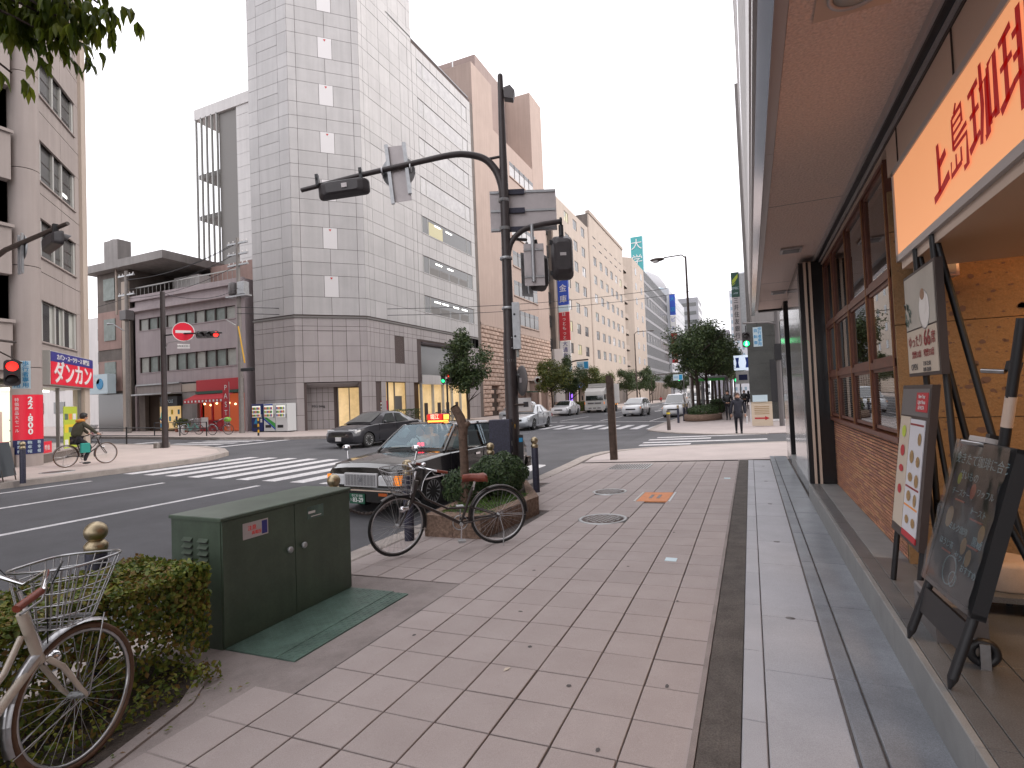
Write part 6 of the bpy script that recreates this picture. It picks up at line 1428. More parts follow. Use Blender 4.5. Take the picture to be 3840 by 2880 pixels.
MB().box(1.35, 2.45, -.8, -.7, Z0, 3.3, 0, MR).build('service_bay', 'frame_mid', tw)
MB().box(7.0, 14.4, -1.0, -.9, 3.9, 6.7, 0, MR).build('dark_opening', 'window_mid', tw); MB().box(7.0, 14.4, -.9, -.1, 6.55, 6.7, 0, MR).build('opening_soffit', 'far_purple', tw)
sh2 = obj('shop_window', None, tw); MB().box(6.6, 14.4, -.4, -.3, Z0, 3.2, 0, MR).build('glazing', 'shop_glow', sh2); MB().box(6.6, 14.4, -.35, .05, 3.2, 3.95, 0, MR).build('fascia', 'white_wall', sh2)
for u in (6.6, 8.3, 9.9, 11.4, 12.9, 14.3): MB().box(u, u+.12, -.32, -.1, Z0, 3.2, 0, MR).build('mullion', 'frame_light', sh2)
for u in (7.2, 9.2, 10.6, 12.2): MB().box(u, u+.5, -.29, -.27, Z0, 1.7, 0, MR).build('display', 'frame_dark', sh2)
MB().box(-30.6, -23.7, 33, 46, 31.2, 31.3).build('roof', 'far_grey', tw)
# back wing with open dark stair recess
bw_ = thing('white_wing', 'white tiled wing with an open dark stair recess behind the tower', 'building', (0, 0, 0))
bb = MB(); bb.box(-43.4, -41.0, 34.25, 44, .2, 29.3, 1); bb.box(-41.0, -38.2, 34.2, 44, .2, 29.6); bb.build('core', ['far_grey', 'frame_mid'], bw_)
MB().box(-46.4, -30, 34, 44, 29.0, 30.0).build('roof_slab', 'white_wall', bw_)
PAN.clear(); MW = local_frame((-41.0, 34.1), (1, 0))
for r_ in range(24):
    for c in range(5): panel(MW, c*1.7, (c+1)*1.7, 1+r_*1.18, 1+(r_+1)*1.18, 0)
split_parts('facade_panel', PAN, ['white_wall', 'white_wall'], bw_, 130); PAN.clear()
for x in (-46.3, -45.6, -44.9, -44.2, -43.5): MB().box(x, x+.10, 34.0, 34.2, .3, 29.1).build('fin', 'frame_light', bw_)
for z in (5, 10, 15, 19.6, 23.5): MB().box(-46.3, -43.4, 34.3, 39.9, z, z+.4).build('landing', 'frame_mid', bw_)
# ---------------- brown office block on a rough stone base
br = thing('brown_office', 'brown rendered office block on a rough pink stone base', 'building', (0, 0, 0))
MB().box(-40, -23.72, 46.95, 51.6, 9.25, 35.4).build('left_bay', 'brown_wall', br); MB().box(-40, -23.725, 51.6, 63.0, 9.25, 30.6).build('middle_wall', 'brown_wall', br)
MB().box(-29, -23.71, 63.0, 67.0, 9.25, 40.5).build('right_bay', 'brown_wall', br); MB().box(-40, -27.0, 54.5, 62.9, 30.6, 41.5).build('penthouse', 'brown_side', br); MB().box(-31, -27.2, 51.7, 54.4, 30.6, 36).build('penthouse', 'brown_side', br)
MB().cyl((-28, 51, 35.4), (-28, 51, 48), .09, .03, n=8).build('mast', 'zinc', br)
MB().box(-24.9, -23.745, 46.3, 46.96, .2, 31).build('recess_wall', 'taupe_dark', br)
MB().box(-40, -23.95, 46.95, 67.0, .15, 9.25).build('base_core', 'stone_shadow', br); MB().box(-24, -23.66, 46.95, 67, 9.2, 9.42).build('base_coping', 'brown_wall', br)
wm = MB().box(-.06, -.02, 0, 1, 0, 1, 0).mesh('pane', 'window_mid')
def strip_window(par, x, y0, y1, z0, z1, n, glass, dark=.0):
    w_ = obj('window', None, par)
    MB().box(x-.25, x-.05, y0, y1, z0, z1).build('reveal', 'frame_dark', w_)
    for k in range(n):
        a = y0+(y1-y0)*k/n; c = y0+(y1-y0)*(k+1)/n
        MB().box(x-.05, x-.02, a+.05, c-.05, z0+.05, z1-.30*(z1-z0)).build('pane', glass, w_); MB().box(x-.05, x-.02, a+.05, c-.05, z1-.28*(z1-z0), z1-.04).build('upper_pane', 'window_dark', w_)  # dark strip at the top paints in the shade of the window recess
        if k: MB().box(x-.03, x+.01, a-.04, a+.04, z0, z1).build('mullion', 'frame_dark', w_)
    MB().box(x-.02, x+.08, y0-.05, y1+.05, z0-.12, z0).build('sill', 'brown_wall', w_)
for k, z in enumerate((27.1, 23.7, 20.3, 16.9, 13.5, 10.2)):
    strip_window(br, -23.70, 53.0, 54.6, z, z+1.75, 1, 'window_painted_sky' if k < 3 else 'window_mid'); strip_window(br, -23.70, 55.6, 63.0, z, z+1.75, 5, 'window_painted_sky' if k < 3 else 'window_mid')
st_l = []; y_lo, y_hi = 46.97, 67.0
for r_ in range(21):
    z0 = .2+r_*.43; z1 = z0+.42; y = y_lo-(.45 if r_ % 2 else 0)
    while y < y_hi:
        a, c = max(y, y_lo), min(y+.92, y_hi); y += .93
        if c-a < .1: continue
        if z0 < 3.9 and (49.2 < (a+c)/2 < 50.6 and z0 < 2.9 or 54.3 < (a+c)/2 < 66): continue
        if 53.5 < (a+c)/2 < 54.6 and 4.6 < z0 < 7.6: continue
        b = MB(); d_ = rnd.uniform(.0, .05); x1 = -23.70+d_
        b.add([(-24.0, a+.01, z0), (-24.0, c-.01, z0), (-24.0, c-.01, z1), (-24.0, a+.01, z1), (x1-.06, a+.02, z0+.02), (x1-.06, c-.02, z0+.02), (x1-.05, c-.02, z1-.02), (x1-.05, a+.02, z1-.02), (x1+.02, a+.12, z0+.10), (x1+.02, c-.12, z0+.10), (x1+.02, c-.12, z1-.07), (x1+.02, a+.12, z1-.07)],
              [(0, 1, 5, 4), (1, 2, 6, 5), (2, 3, 7, 6), (3, 0, 4, 7), (4, 5, 9, 8), (5, 6, 10, 9), (6, 7, 11, 10), (7, 4, 8, 11), (8, 9, 10, 11)]); st_l.append((imp_of((-23.7, a, z0), .4), b))
split_parts('stone_block', st_l, ['stone_block'], br, 300)
MB().box(-24.2, -23.9, 49.2, 50.6, .15, 2.9).build('door', 'brown_steel', br); MB().box(-24.1, -23.9, 53.5, 54.6, 4.6, 7.6).build('window', 'window_lit', br)
po = obj('shop_porch', None, br); MB().box(-26, -25.8, 54.3, 66, .15, 3.9).build('glazing', 'window_mid', po)
for y in (54.3, 58.4, 62.2, 65.4): MB().box(-24.6, -23.75, y, y+.7, .15, 3.9).build('pillar', 'brown_wall', po)
MB().box(-24.0, -23.68, 54.3, 66, 3.85, 4.3).build('lintel', 'brown_wall', po); MB().box(-23.75, -22.9, 58.0, 60.5, 2.5, 2.62).build('awning', 'sign_green', po)
# ---------------- beige blocks
def beige_window_mesh():
    b = MB(); b.box(-.12, -.07, -1.0, 1.0, 0, 1.5, 1); b.box(-.07, -.04, -.03, .03, 0, 1.5, 0); b.box(-.07, -.05, -1, -.94, 0, 1.5, 0); b.box(-.07, -.05, .94, 1, 0, 1.5, 0); b.box(-.07, -.05, -1, 1, 1.44, 1.5, 0); b.box(-.07, -.05, -1, 1, 0, .06, 0)
    b.box(-.068, -.064, -.9, -.1, .7, 1.42, 2)
    return b
def grid_block(t, x, ycols, zrows, ww_, hh_, wallm, y0, y1, z0, z1, depth, meshes, wallt=.22, trim=None):
    """wall built as strips round real openings"""
    zs_ = sorted(zrows); ys_ = sorted(ycols)
    b = MB(); edges = [z0]+[e for z in zs_ for e in (z, z+hh_)]+[z1]
    for a, c in zip(edges[::2], edges[1::2]): b.box(x-wallt, x, y0, y1, a, c)
    for z in zs_:
        e = [y0]+[q for y in ys_ for q in (y-ww_/2, y+ww_/2)]+[y1]
        for a, c in zip(e[::2], e[1::2]): b.box(x-wallt, x-.001, a, c, z, z+hh_)
    b.build('wall', wallm, t); MB().box(x-depth, x-wallt-.001, y0, y1, z0, z1-.05).build('core', 'taupe_dark', t)
    for z in zs_:
        for y in ys_: instance('window', rnd.choice(meshes), t, (x, y, z), (0, 0, 0), (1, ww_/2.0, hh_/1.5))
wv = [beige_window_mesh().mesh('window', ['frame_mid', g_, h_]) for g_, h_ in (('window_mid', 'curtain'), ('window_mid', 'window_dark'), ('window_dark', 'frame_mid'), ('window_painted_sky', 'window_mid'), ('window_mid', 'curtain_green'), ('window_lit', 'curtain'))]
wlist = [wv[0]]*3+[wv[1]]*5+[wv[2]]*4+[wv[3]]*2+[wv[4]]*3+[wv[5]]
zrows = [5.0+.0+3.25*k for k in range(1, 8)]
be = thing('beige_block', 'beige office block with three window columns behind the vertical banners', 'building', (0, 0, 0))
grid_block(be, -23.7, (76.3, 80.6, 84.9), zrows, 2.0, 1.55, 'beige_wall', 70.0, 88.4, 4.0, 30.2, 14, wlist)
MB().box(-25.5, -24.6, 67.2, 70.0, .2, 27).build('stair_wall', 'beige_wall', be); MB().box(-24.3, -23.62, 88.2, 88.9, 3.9, 30.4).build('pilaster', 'beige_trim', be)
for k in range(8): MB().box(-24.7, -24.4, 69.0, 69.8, 5+3.2*k, 6.6+3.2*k).build('side_window', 'window_dark', be)
gf = obj('ground_floor', None, be); MB().box(-25, -24.6, 70, 88.4, .2, 4.0).build('glazing', 'window_mid', gf); MB().box(-24.0, -23.5, 70, 82, 3.2, 3.9).build('blue_fascia', 'brand_blue', gf)
for y in (70, 74, 78, 82, 86): MB().box(-24.5, -23.72, y, y+.7, .2, 4.05).build('pillar', 'beige_trim', gf)
for y in (75, 79.5): MB().box(-24.55, -24.5, y, y+1.2, .5, 2.6).build('lit_display', 'shop_glow', gf)
bf = thing('beige_block', 'longer beige office block with six window columns beyond the first', 'building', (0, 0, 0))
grid_block(bf, -23.65, (91.9, 96.1, 100.2, 104.3, 108.4, 112.4), zrows+[31-3.2+.2], 2.0, 1.55, 'beige_wall', 88.9, 115.5, 3.5, 33.0, 14, wlist)
MB().box(-25, -23.9, 88.9, 115.5, .3, 3.5).build('ground_floor', 'taupe_dark', bf); MB().box(-24.2, -23.5, 88.9, 115.5, 32.9, 33.5).build('coping', 'beige_trim', bf)
bc = thing('balcony_block', 'beige apartment block with stacked corner balconies', 'building', (0, 0, 0))
prism_xy(MB(), [(0, 0)], 0, 0) if False else None
b = MB(); prism_xy(b, [(-40, 116.5), (-27.5, 116.5), (-27.5, 122), (-23.7, 126), (-23.7, 141), (-40, 141)], .3, 33.8); b.build('wall', 'beige_wall', bc)
for k in range(8):
    z = 4.6+k*3.55
    bl_ = obj('balcony', None, bc); MB().box(-27.6, -24.4, 116.6, 122.4, z, z+.25).build('slab', 'beige_trim', bl_); MB().box(-24.6, -24.4, 116.6, 122.6, z, z+1.25).build('parapet', 'beige_trim', bl_); MB().box(-27.6, -24.4, 116.5, 116.65, z, z+1.25).build('parapet', 'beige_wall', bl_); MB().box(-27.55, -27.4, 118.0, 121.4, z+.3, z+2.6).build('window', 'window_dark', bl_)
    for y in (129.0, 136): MB().box(-23.75, -23.66, y, y+1.8, z+1, z+2.6).build('window', 'window_mid', bc)
dk_ = thing('dark_grid_block', 'dark glass office block with a grid of thin pale fins', 'building', (0, 0, 0))
MB().box(-40, -23.9, 141.5, 184, 5.2, 34.2).build('core', 'dark_grid', dk_); MB().box(-40, -23.8, 141.5, 184, .3, 5.2).build('podium', 'beige_trim', dk_)
for k in range(9): MB().box(-24.0, -23.86, 141.5, 184, 5.0+k*3.25, 5.7+k*3.25).build('spandrel', 'far_grey', dk_)
fm_ = MB().box(-.02, .07, -.07, .07, 0, 29).mesh('fin', 'frame_mid')
for k in range(29): instance('fin', fm_, dk_, (-23.9, 141.8+k*1.5, 5.2))
for k in range(9):
    for j in range(28): 
        if (k*7+j*3) % 9 == 0: MB().box(-23.9, -23.88, 141.95+j*1.5, 143.2+j*1.5, 5.8+k*3.25, 8.1+k*3.25).build('pane', 'window_painted_sky', dk_)
for k in range(14): MB().box(-23.85, -23.6, 142+k*3, 142.5+k*3, .3, 5.0).build('pillar', 'beige_trim', dk_)
# far skyline
def block(name, label, x0, x1, y0, y1, z1, wallm, winm, nx, nz, bands=False, z0=0.2):
    t = thing(name, label, 'building', (0, 0, 0)); MB().box(x0, x1, y0, y1, z0, z1).build('wall', wallm, t); h = (z1-z0-2)/nz
    for k in range(nz):
        if bands:
            MB().box(x1-.05, x1+.06, y0+.8, y1-.8, z0+2+k*h, z0+2+k*h+h*.42).build('window', winm, t); MB().box(x0+.8, x1-.8, y0-.06, y0+.05, z0+2+k*h, z0+2+k*h+h*.42).build('window', winm, t)
        else:
            for j in range(nx):
                w_ = (y1-y0)/nx; MB().box(x1-.05, x1+.06, y0+w_*j+w_*.25, y0+w_*j+w_*.75, z0+2+k*h, z0+2+k*h+h*.5).build('window', winm, t)
                w2 = (x1-x0)/nx; MB().box(x0+w2*j+w2*.25, x0+w2*j+w2*.75, y0-.06, y0+.05, z0+2+k*h, z0+2+k*h+h*.5).build('window', winm, t)
    return t
block('white_office', 'white office with dark ribbon windows beyond the dark grid block', -44, -23.2, 186, 232, 37, 'far_white', 'window_mid', 4, 9, True)
tb = thing('teal_sign_tower', 'teal rooftop sign tower with white lettering above the dark block', 'sign', (0, 0, 0)); MB().box(-32.5, -28.8, 172, 173.2, 34, 52).build('panel', 'sign_teal', tb); MB().box(-28.8, -28.6, 172, 176, 34, 52).build('side_panel', 'sign_pale', tb)
for k, ch in enumerate('大学堂'): text(ch, 3.6, tb, (-30.65, 171.9, 49.3-k*5), facing(0, -1), 'sign_white', .05)
dm = thing('domed_tower', 'grey office tower with a glass dome far down the street', 'building', (-46, 250, 0)); MB().lathe([(14, 0), (14, 50), (13, 52), (11, 55), (7, 57.5), (.001, 58.5)], 28).build('tower', 'far_grey', dm)
for k in range(12): MB().lathe([(14.02, 20+k*2.5), (14.1, 20.1+k*2.5), (14.1, 21.2+k*2.5), (14.02, 21.3+k*2.5)], 28).build('window_band', 'glass_blue', dm)
block('far_office', 'stepped grey office with overhanging floors beyond the street lamp', -40, -20, 262, 285, 46, 'far_grey', 'window_mid', 3, 11, True)
block('teal_office', 'low teal glass office at the end of the street', -38, -22, 330, 350, 34, 'far_teal', 'glass_blue', 4, 7)
block('mauve_office', 'mauve grey office at the end of the street', -20, -9, 330, 350, 37, 'far_purple', 'far_grey', 3, 8)
block('white_apartment', 'white stepped apartment tower right of the mauve office', -7.5, 1.5, 300, 320, 54, 'far_white', 'glass_blue', 4, 15)
block('white_apartment', 'tall white apartment tower behind the bank sign', -3.0, 9, 326, 345, 68, 'far_white', 'far_grey', 4, 18)
block('cream_building', 'cream building low behind the right hand trees', 1.5, 10, 120, 150, 17, 'beige_wall', 'window_mid', 4, 5)
block('pink_building', 'pale pink building further along the right pavement', 1.2, 10, 152, 190, 24, 'pink_wall', 'window_mid', 5, 7)
# vertical banners on the beige block
bn = thing('vertical_banner', 'stacked blue, red and white vertical shop sign on the beige block', 'sign', (-22.9, 70.9, 0))
for z0, z1, m_, tx, tm in ((14.5, 20.5, 'brand_blue', '西国金庫', 'sign_white'), (13.6, 14.4, 'sign_pale', '', ''), (9.6, 13.5, 'sign_red_matte', 'ほっともっと', 'sign_white'), (6.2, 9.5, 'sign_white', '大通商事', 'sign_blue'), (4.6, 6.1, 'sign_pale', '', '')):
    MB().box(-.75, .75, -.12, .12, z0, z1).build('panel', m_, bn)
    for k, ch in enumerate(tx): text(ch, min(1.1, (z1-z0)/len(tx)*.9), bn, (0, -.14, z1-(k+.5)*(z1-z0)/len(tx)), facing(0, -1), tm, .02)
MB().box(-.9, -.75, -.06, .06, 4.4, 20.6).build('bracket', 'zinc', bn)
b2 = thing('vertical_banner', 'stacked blue, white and red vertical sign on the white office', 'sign', (-22.2, 186, 0))
for z0, z1, m_, tx, tm in ((28, 35, 'brand_blue', '大国', 'sign_cyan'), (22, 27.8, 'sign_white', 'ビル', 'brand_blue'), (12, 21.8, 'sign_red_matte', '大金庫', 'sign_white')):
    MB().box(-.9, .9, -.15, .15, z0, z1).build('panel', m_, b2)
    for k, ch in enumerate(tx): text(ch, 1.6, b2, (0, -.2, z1-(k+.5)*(z1-z0)/len(tx)), facing(0, -1), tm, .02)
MB().box(-1.1, -.9, -.08, .08, 12, 35).build('bracket', 'zinc', b2)
wb2 = thing('white_signboard', 'blank white signboard beside the brown porch', 'sign', (-22.8, 67.6, 0)); MB().box(-.6, .6, -.06, .06, 4.6, 8.2).build('panel', 'sign_white', wb2); MB().box(-.6, .6, -.06, .06, 1.2, 4.3).build('panel', 'sign_white', wb2); MB().box(-.9, -.6, -.04, .04, 1.2, 8.2).build('bracket', 'zinc', wb2)
ov = thing('round_shop_sign', 'small white oval sign with a red dot on the porch', 'sign', (-22.9, 59.8, 3.9)); MB().lathe([(.0001, -.05), (.5, -.05), (.5, .05), (.0001, .05)], 24, 0, Matrix.Rotation(R(90), 4, 'X')).build('disc', 'sign_white', ov); MB().lathe([(.0001, 0), (.28, 0)], 20, 0, Matrix.Translation((.0, -.06, 0)) @ Matrix.Rotation(R(90), 4, 'X')).build('dot', 'sign_red_matte', ov); MB().box(-.9, -.4, -.02, .02, -.03, .03).build('bracket', 'zinc', ov)
pu = thing('neon_sign', 'small purple lit neon sign by the lorry', 'sign', (-22.6, 71.5, 1.2)); MB().box(-.2, .2, -.05, .05, 0, 1.2).build('tube_panel', 'lit_purple', pu); MB().box(-.25, .25, -.03, .06, -.95, 0).build('stand', 'plastic_black', pu)
# ================================================================ corner shop building on the left
lb = thing('corner_shop_building', 'taupe corner building with a lit discount shop and rounded column', 'building', (0, 0, 0))
P0 = (-21.4, 9.85); MCL = local_frame(P0, (-1, 1)); CW = 4.6                    # local x runs left-back along the chamfer
def mflip(M): return M
# normal of (-1,1) direction by local_frame is (1,1)/sqrt2 : faces the junction
bwl = MB(); prism_xy(bwl, [(-21.6, -14), (-21.6, 9.75), (-24.75, 12.95), (-40, 12.95), (-40, -14)], 3.0, 20); bwl.build('core', 'taupe_dark', lb)
fl = [(4.25, 5.65), (7.15, 8.45), (9.75, 11.15), (12.75, 14.05), (15.8, 17.1)]
zz = 2.75
for k, (z0, z1) in enumerate(fl):
    for a, c in ((.45, 2.4), (2.4, CW-.45)):
        jz = (zz+z0)/2+.2 if k else None
        if k == 0: MB().box(a+.008, c-.008, -.08, 0, zz, z0-.03, 0, MCL).build('wall_panel', 'taupe_wall', lb)
        else:
            MB().box(a+.008, c-.008, -.08, 0, zz, jz-.012, 0, MCL).build('wall_panel', 'taupe_wall', lb); MB().box(a+.008, c-.008, -.08, 0, jz+.012, z0-.03, 0, MCL).build('wall_panel', 'taupe_wall', lb)
    wd = obj('window', None, lb)
    MB().box(.50, CW-.9, -.03, .06, z0-.05, z0, 0, MCL).build('sill', 'taupe_wall', wd); MB().box(.50, CW-.9, -.03, .05, z1, z1+.05, 0, MCL).build('head', 'taupe_wall', wd)
    MB().box(.5, CW-.9, -.16, -.10, z0, z1, 0, MCL).build('glazing', ('curtain' if k == 0 else 'window_mid'), wd)
    if k == 0:
        for a, c in ((.75, 1.5), (1.95, 2.3), (2.75, 3.2)): MB().box(a, c, -.10, -.09, z0+.04, z1-.04, 0, MCL).build('dark_gap', 'window_dark', wd)
    else:
        for j in range(2): MB().box(.55, CW-.95, -.095, -.09, z0+.3+j*.5, z0+.33+j*.5, 0, MCL).build('reflected_line', 'frame_dark', wd)
        if k == 2: MB().box(2.8, 3.2, -.095, -.088, z0+.3, z0+.4, 0, MCL).build('strip_light', 'tube_light', wd)
    for a, c in ((.5, .58), (.70, .80), (1.75, 1.87), (2.48, 2.60), (3.55, 3.70)): MB().box(a, c, -.12, -.03, z0, z1, 0, MCL).build('mullion', 'frame_light', wd)
    MB().box(CW-.9, CW-.45, -.08, -.002, z0-.05, z1+.05, 0, MCL).build('pier', 'taupe_wall', lb)
    zz = z1+.06
MB().box(.45, CW-.45, -.08, 0, zz, 20, 0, MCL).build('wall_panel', 'taupe_wall', lb)
MB().box(CW-.46, CW+.05, -.3, .10, .4, 20, 0, MCL).build('end_pier', 'beige_wall', lb)
zc = [.1, 3.3, 6.6, 9.8, 13.0, 16.2, 20.0]
for a, c in zip(zc, zc[1:]):
    MB().lathe([(.40, a+.012), (.40, c-.012)], 28, 0, Matrix.Translation((-21.55, 9.72, 0))).build('column_drum', 'taupe_wall', lb)
# main-street side: curved balcony fronts with dark openings
for k in range(6):
    z = 3.2+k*3.05
    MB().box(-21.7, -21.25, -14, 9.25, z, z+1.55).build('parapet', 'taupe_wall', lb); MB().box(-21.24, -21.18, -14, 9.3, z+1.50, z+1.6).build('parapet_coping', 'taupe_wall', lb); MB().box(-21.9, -21.6, -14, 9.3, z+1.6, z+3.05).build('recess', 'window_dark', lb)
    MB().box(-21.58, -21.55, 8.2, 9.0, z+1.9, z+2.0).build('strip_light', 'tube_light', lb)
# ground floor shop
sp_ = obj('shop_front', None, lb)
MB().box(.5, CW-.5, -2.2, -2.1, .3, 2.9, 0, MCL).build('back_wall', 'shop_glow_white', sp_); MB().box(.3, CW-.4, -2.2, -.02, 2.72, 2.8, 0, MCL).build('ceiling', 'white_paint', sp_)
MB().box(.3, CW-.3, -2.2, -.02, .1, .32, 0, MCL).build('floor', 'taupe_dark', sp_)
for a in (1.2, 2.6, 3.5): MB().box(a, a+.5, -1.6, -1.0, 2.66, 2.70, 0, MCL).build('ceiling_light', 'tube_light', sp_)
for a in (.45, 2.0, CW-.55): MB().box(a, a+.09, -.12, -.03, .4, 2.75, 0, MCL).build('frame_post', 'frame_mid', sp_)
MB().box(.45, CW-.45, -.12, .0, .1, .42, 0, MCL).build('plinth', 'taupe_dark', sp_)
for z in (.9, 1.25, 1.6): MB().box(.65, 1.9, -.9, -.5, z, z+.04, 0, MCL).build('shelf', 'frame_mid', sp_)
for k in range(10): MB().box(.7+.12*k, .78+.12*k, -.85, -.55, .94+.35*(k % 3), 1.16+.35*(k % 3), 0, MCL).build('goods', ('plastic_black', 'frame_dark', 'sign_white')[k % 3], sp_)
MB().box(.35, 4.2, -.05, .02, .42, .46, 0, MCL).build('sill', 'taupe_wall', sp_)
MB().box(-21.75, -21.35, -14, 9.3, .1, .75).build('stall_riser', 'taupe_dark', sp_); MB().box(-24, -23.9, -14, 9.5, .6, 3.0).build('side_back_wall', 'shop_glow_white', sp_); MB().box(-21.6, -21.5, -14, 8.9, 2.75, 3.2).build('side_header', 'taupe_wall', sp_)
for y in (7.4, 8.2, 8.8): MB().box(-23.5, -22.5, y, y+.12, 2.6, 2.66).build('ceiling_light', 'tube_light', sp_)
MB().box(-21.62, -21.58, -14, 9.1, .8, 1.9).build('display_panel', 'satin_panel', sp_)
MB().box(-22, -21.4, -14, 9.4, 2.95, 3.3).build('lintel', 'taupe_wall', sp_)
# shop signs
ds = thing('shop_sign', 'red and blue shop sign box with large white katakana', 'sign', (0, 0, 0))
MB().box(.62, 4.62, 0, .22, 2.78, 3.95, 0, MCL).build('box', 'frame_light', ds); MB().box(.66, 4.58, .22, .24, 2.80, 3.58, 0, MCL).build('red_face', 'sign_red', ds); MB().box(.66, 4.58, .22, .24, 3.59, 3.92, 0, MCL).build('blue_face', 'sign_blue', ds)
rot45 = facing(.707, .707)
text('ダンカン', .80, ds, MCL @ Vector((2.62, .25, 3.17)), rot45, 'sign_white', .02, bold=.02, sx=1.12); text('カバン・スーツケース 専門店', .22, ds, MCL @ Vector((2.62, .25, 3.75)), rot45, 'sign_white', .01, bold=.01, sx=1.05)
ps = thing('price_poster', 'tall red and blue price poster wrapped round the column', 'poster', (-21.55, 9.72, 0))
def wrap(a0, a1, z0, z1, r_, m_, name):
    b = MB(); n = 12; vs = []
    for i in range(n+1):
        a = R(a0+(a1-a0)*i/n); vs += [(r_*math.cos(a), r_*math.sin(a), z0), (r_*math.cos(a), r_*math.sin(a), z1)]
    b.add(vs, [(2*i, 2*i+2, 2*i+3, 2*i+1) for i in range(n)], 0, True); return b.build(name, m_, ps, fix=False)
wrap(-80, 75, .98, 2.42, .412, 'sign_red', 'red_sheet'); wrap(-80, 75, .52, .97, .412, 'sign_navy', 'blue_sheet')
for k, ch in enumerate('22,800'): text(ch, .25 if ch != ',' else .2, ps, (.42*math.cos(R(-12)), .42*math.sin(R(-12)), 2.25-k*.205), facing(math.cos(R(-12)), math.sin(R(-12))), 'sign_white', .004, bold=.03)
for k, ch in enumerate('特価商品大セール'): text(ch, .13, ps, (.42*math.cos(R(-58)), .42*math.sin(R(-58)), 2.25-k*.14), facing(math.cos(R(-58)), math.sin(R(-58))), 'sign_white', .003)
for a in (-50, -15, 20):
    for k, ch in enumerate('鞄傘帽'): text(ch, .12, ps, (.42*math.cos(R(a)), .42*math.sin(R(a)), .88-k*.14), facing(math.cos(R(a)), math.sin(R(a))), 'sign_pale', .003)
yp = thing('window_poster', 'green and yellow sale poster in the shop window', 'poster', (0, 0, 0)); MB().box(2.35, 3.6, -.02, 0, .5, 2.05, 0, MCL).build('sheet', 'sign_lime', yp); MB().box(2.40, 3.55, 0, .006, 1.28, 1.38, 0, MCL).build('band', 'sign_yellow', yp)
for k in range(3):
    for j in range(3): MB().box(2.42+.38*j, 2.72+.38*j, 0, .005, .6+.48*k, .82+.48*k, 0, MCL).build('print_block', ('sign_white', 'sign_yellow', 'tread_green', 'sign_orange')[(k+j) % 4], yp)
rp_ = thing('red_notice', 'small red notice low in the shop window beside the column', 'poster', (0, 0, 0)); MB().box(.55, 1.3, -.02, .0, .42, .85, 0, MCL).build('sheet', 'sign_red', rp_); text('特価', .2, rp_, MCL @ Vector((.92, .008, .63)), rot45, 'sign_white', .004)
for k, y in enumerate((8.45, 8.95)): 
    q = thing('red_notice', ('red sale notice under the side display window', 'second red sale notice next to the column')[k], 'poster', (-21.34, y, 0)); MB().box(-.01, .01, -.2, .2, .55, .95).build('sheet', 'sign_red', q); text('大特価', .12, q, (.014, 0, .75), facing(1, 0), 'sign_white', .003)
# street furniture on the left pavement
bollard(-16.95, 7.55, 'navy bollard with brass top beside the dark sandwich board', zf(-17), 1.0)
ab = thing('sandwich_board', 'dark blue grey sandwich board at the kerb by the bollard', 'sign stand', (-17.55, 7.35, zf(-17.5)), R(-50))
for s in (-1, 1): 
    M = Matrix.Translation((0, s*.17, .12)) @ Matrix.Rotation(R(-s*-10), 4, 'X'); MB().box(-.32, .32, -.015, .015, 0, .88, 0, M).build('panel', mat('slate', (.06, .07, .08), .7).name if 'slate' not in MATS else 'slate', ab)
    for q in (-.26, .26): MB().cyl((q, s*.2, 0), (q, s*.15, .3), .014, n=6).build('leg', 'brown_steel', ab)
# left traffic signal on its arm, pedestrian signal
lp = thing('signal_pole', 'brown signal pole with an arm at the left edge of the junction', 'signal pole', (-17.2, 7.05, zf(-17.2)))
MB().cyl((0, 0, 0), (0, 0, 6.0), .10, .08, n=14).build('pole', 'pole_brown', lp); MB().tube([(0, 0, 5.55), (.6, .05, 5.75), (2.3, .25, 6.05), (2.75, .3, 6.12)], [.07, .06, .05, .045], 10).build('arm', 'brown_steel', lp); MB().tube([(0, 0, 3.5), (.2, .1, 3.55), (.45, .3, 3.5)], .03, 8).build('side_arm', 'brown_steel', lp)
tl2 = lens_head('', (-15.0, 7.35, zf(-17.2)+5.75), R(-14), 3, True, {}, 'dark three lamp signal head seen from behind on the left arm', s=1.0); tl2.rotation_euler = (0, R(-4), R(-10)); MB().box(-.4, -.3, -.1, .0, .15, .36).build('bracket', 'plastic_black', tl2); MB().box(.2, .3, -.1, .0, .15, .36).build('bracket', 'plastic_black', tl2)
sb2 = thing('sign_back', 'round and square sign back clamped to the left signal arm', 'sign', (-16.15, 7.2, zf(-17.2)+5.78), R(-10)); MB().lathe([(.0001, 0), (.3, 0), (.3, .01)], 24, 0, Matrix.Translation((0, .05, 0)) @ Matrix.Rotation(R(-90), 4, 'X')).build('disc', 'zinc', sb2); MB().box(-.14, .14, .02, .03, -.65, .3).build('sheet', 'alu_panel', sb2); MB().box(-.16, -.1, -.02, .02, -.66, .32).build('rail', 'zinc', sb2); MB().box(.1, .16, -.02, .02, -.66, .32).build('rail', 'zinc', sb2)
pd2 = lens_head('', (-17.0, 7.38, zf(-17)+2.75), R(-115), 2, False, {0: 'lit_red'}, 'pedestrian signal showing red at the left edge', 'pedestrian_signal', True, .95); MB().cyl((0, 0, .33), (0, 0, .7), .02, n=8).build('hanger', 'brown_steel', pd2)
MB().ball((0, .06, .21), .035, 8, 6).build('red_figure', 'lit_red', pd2)
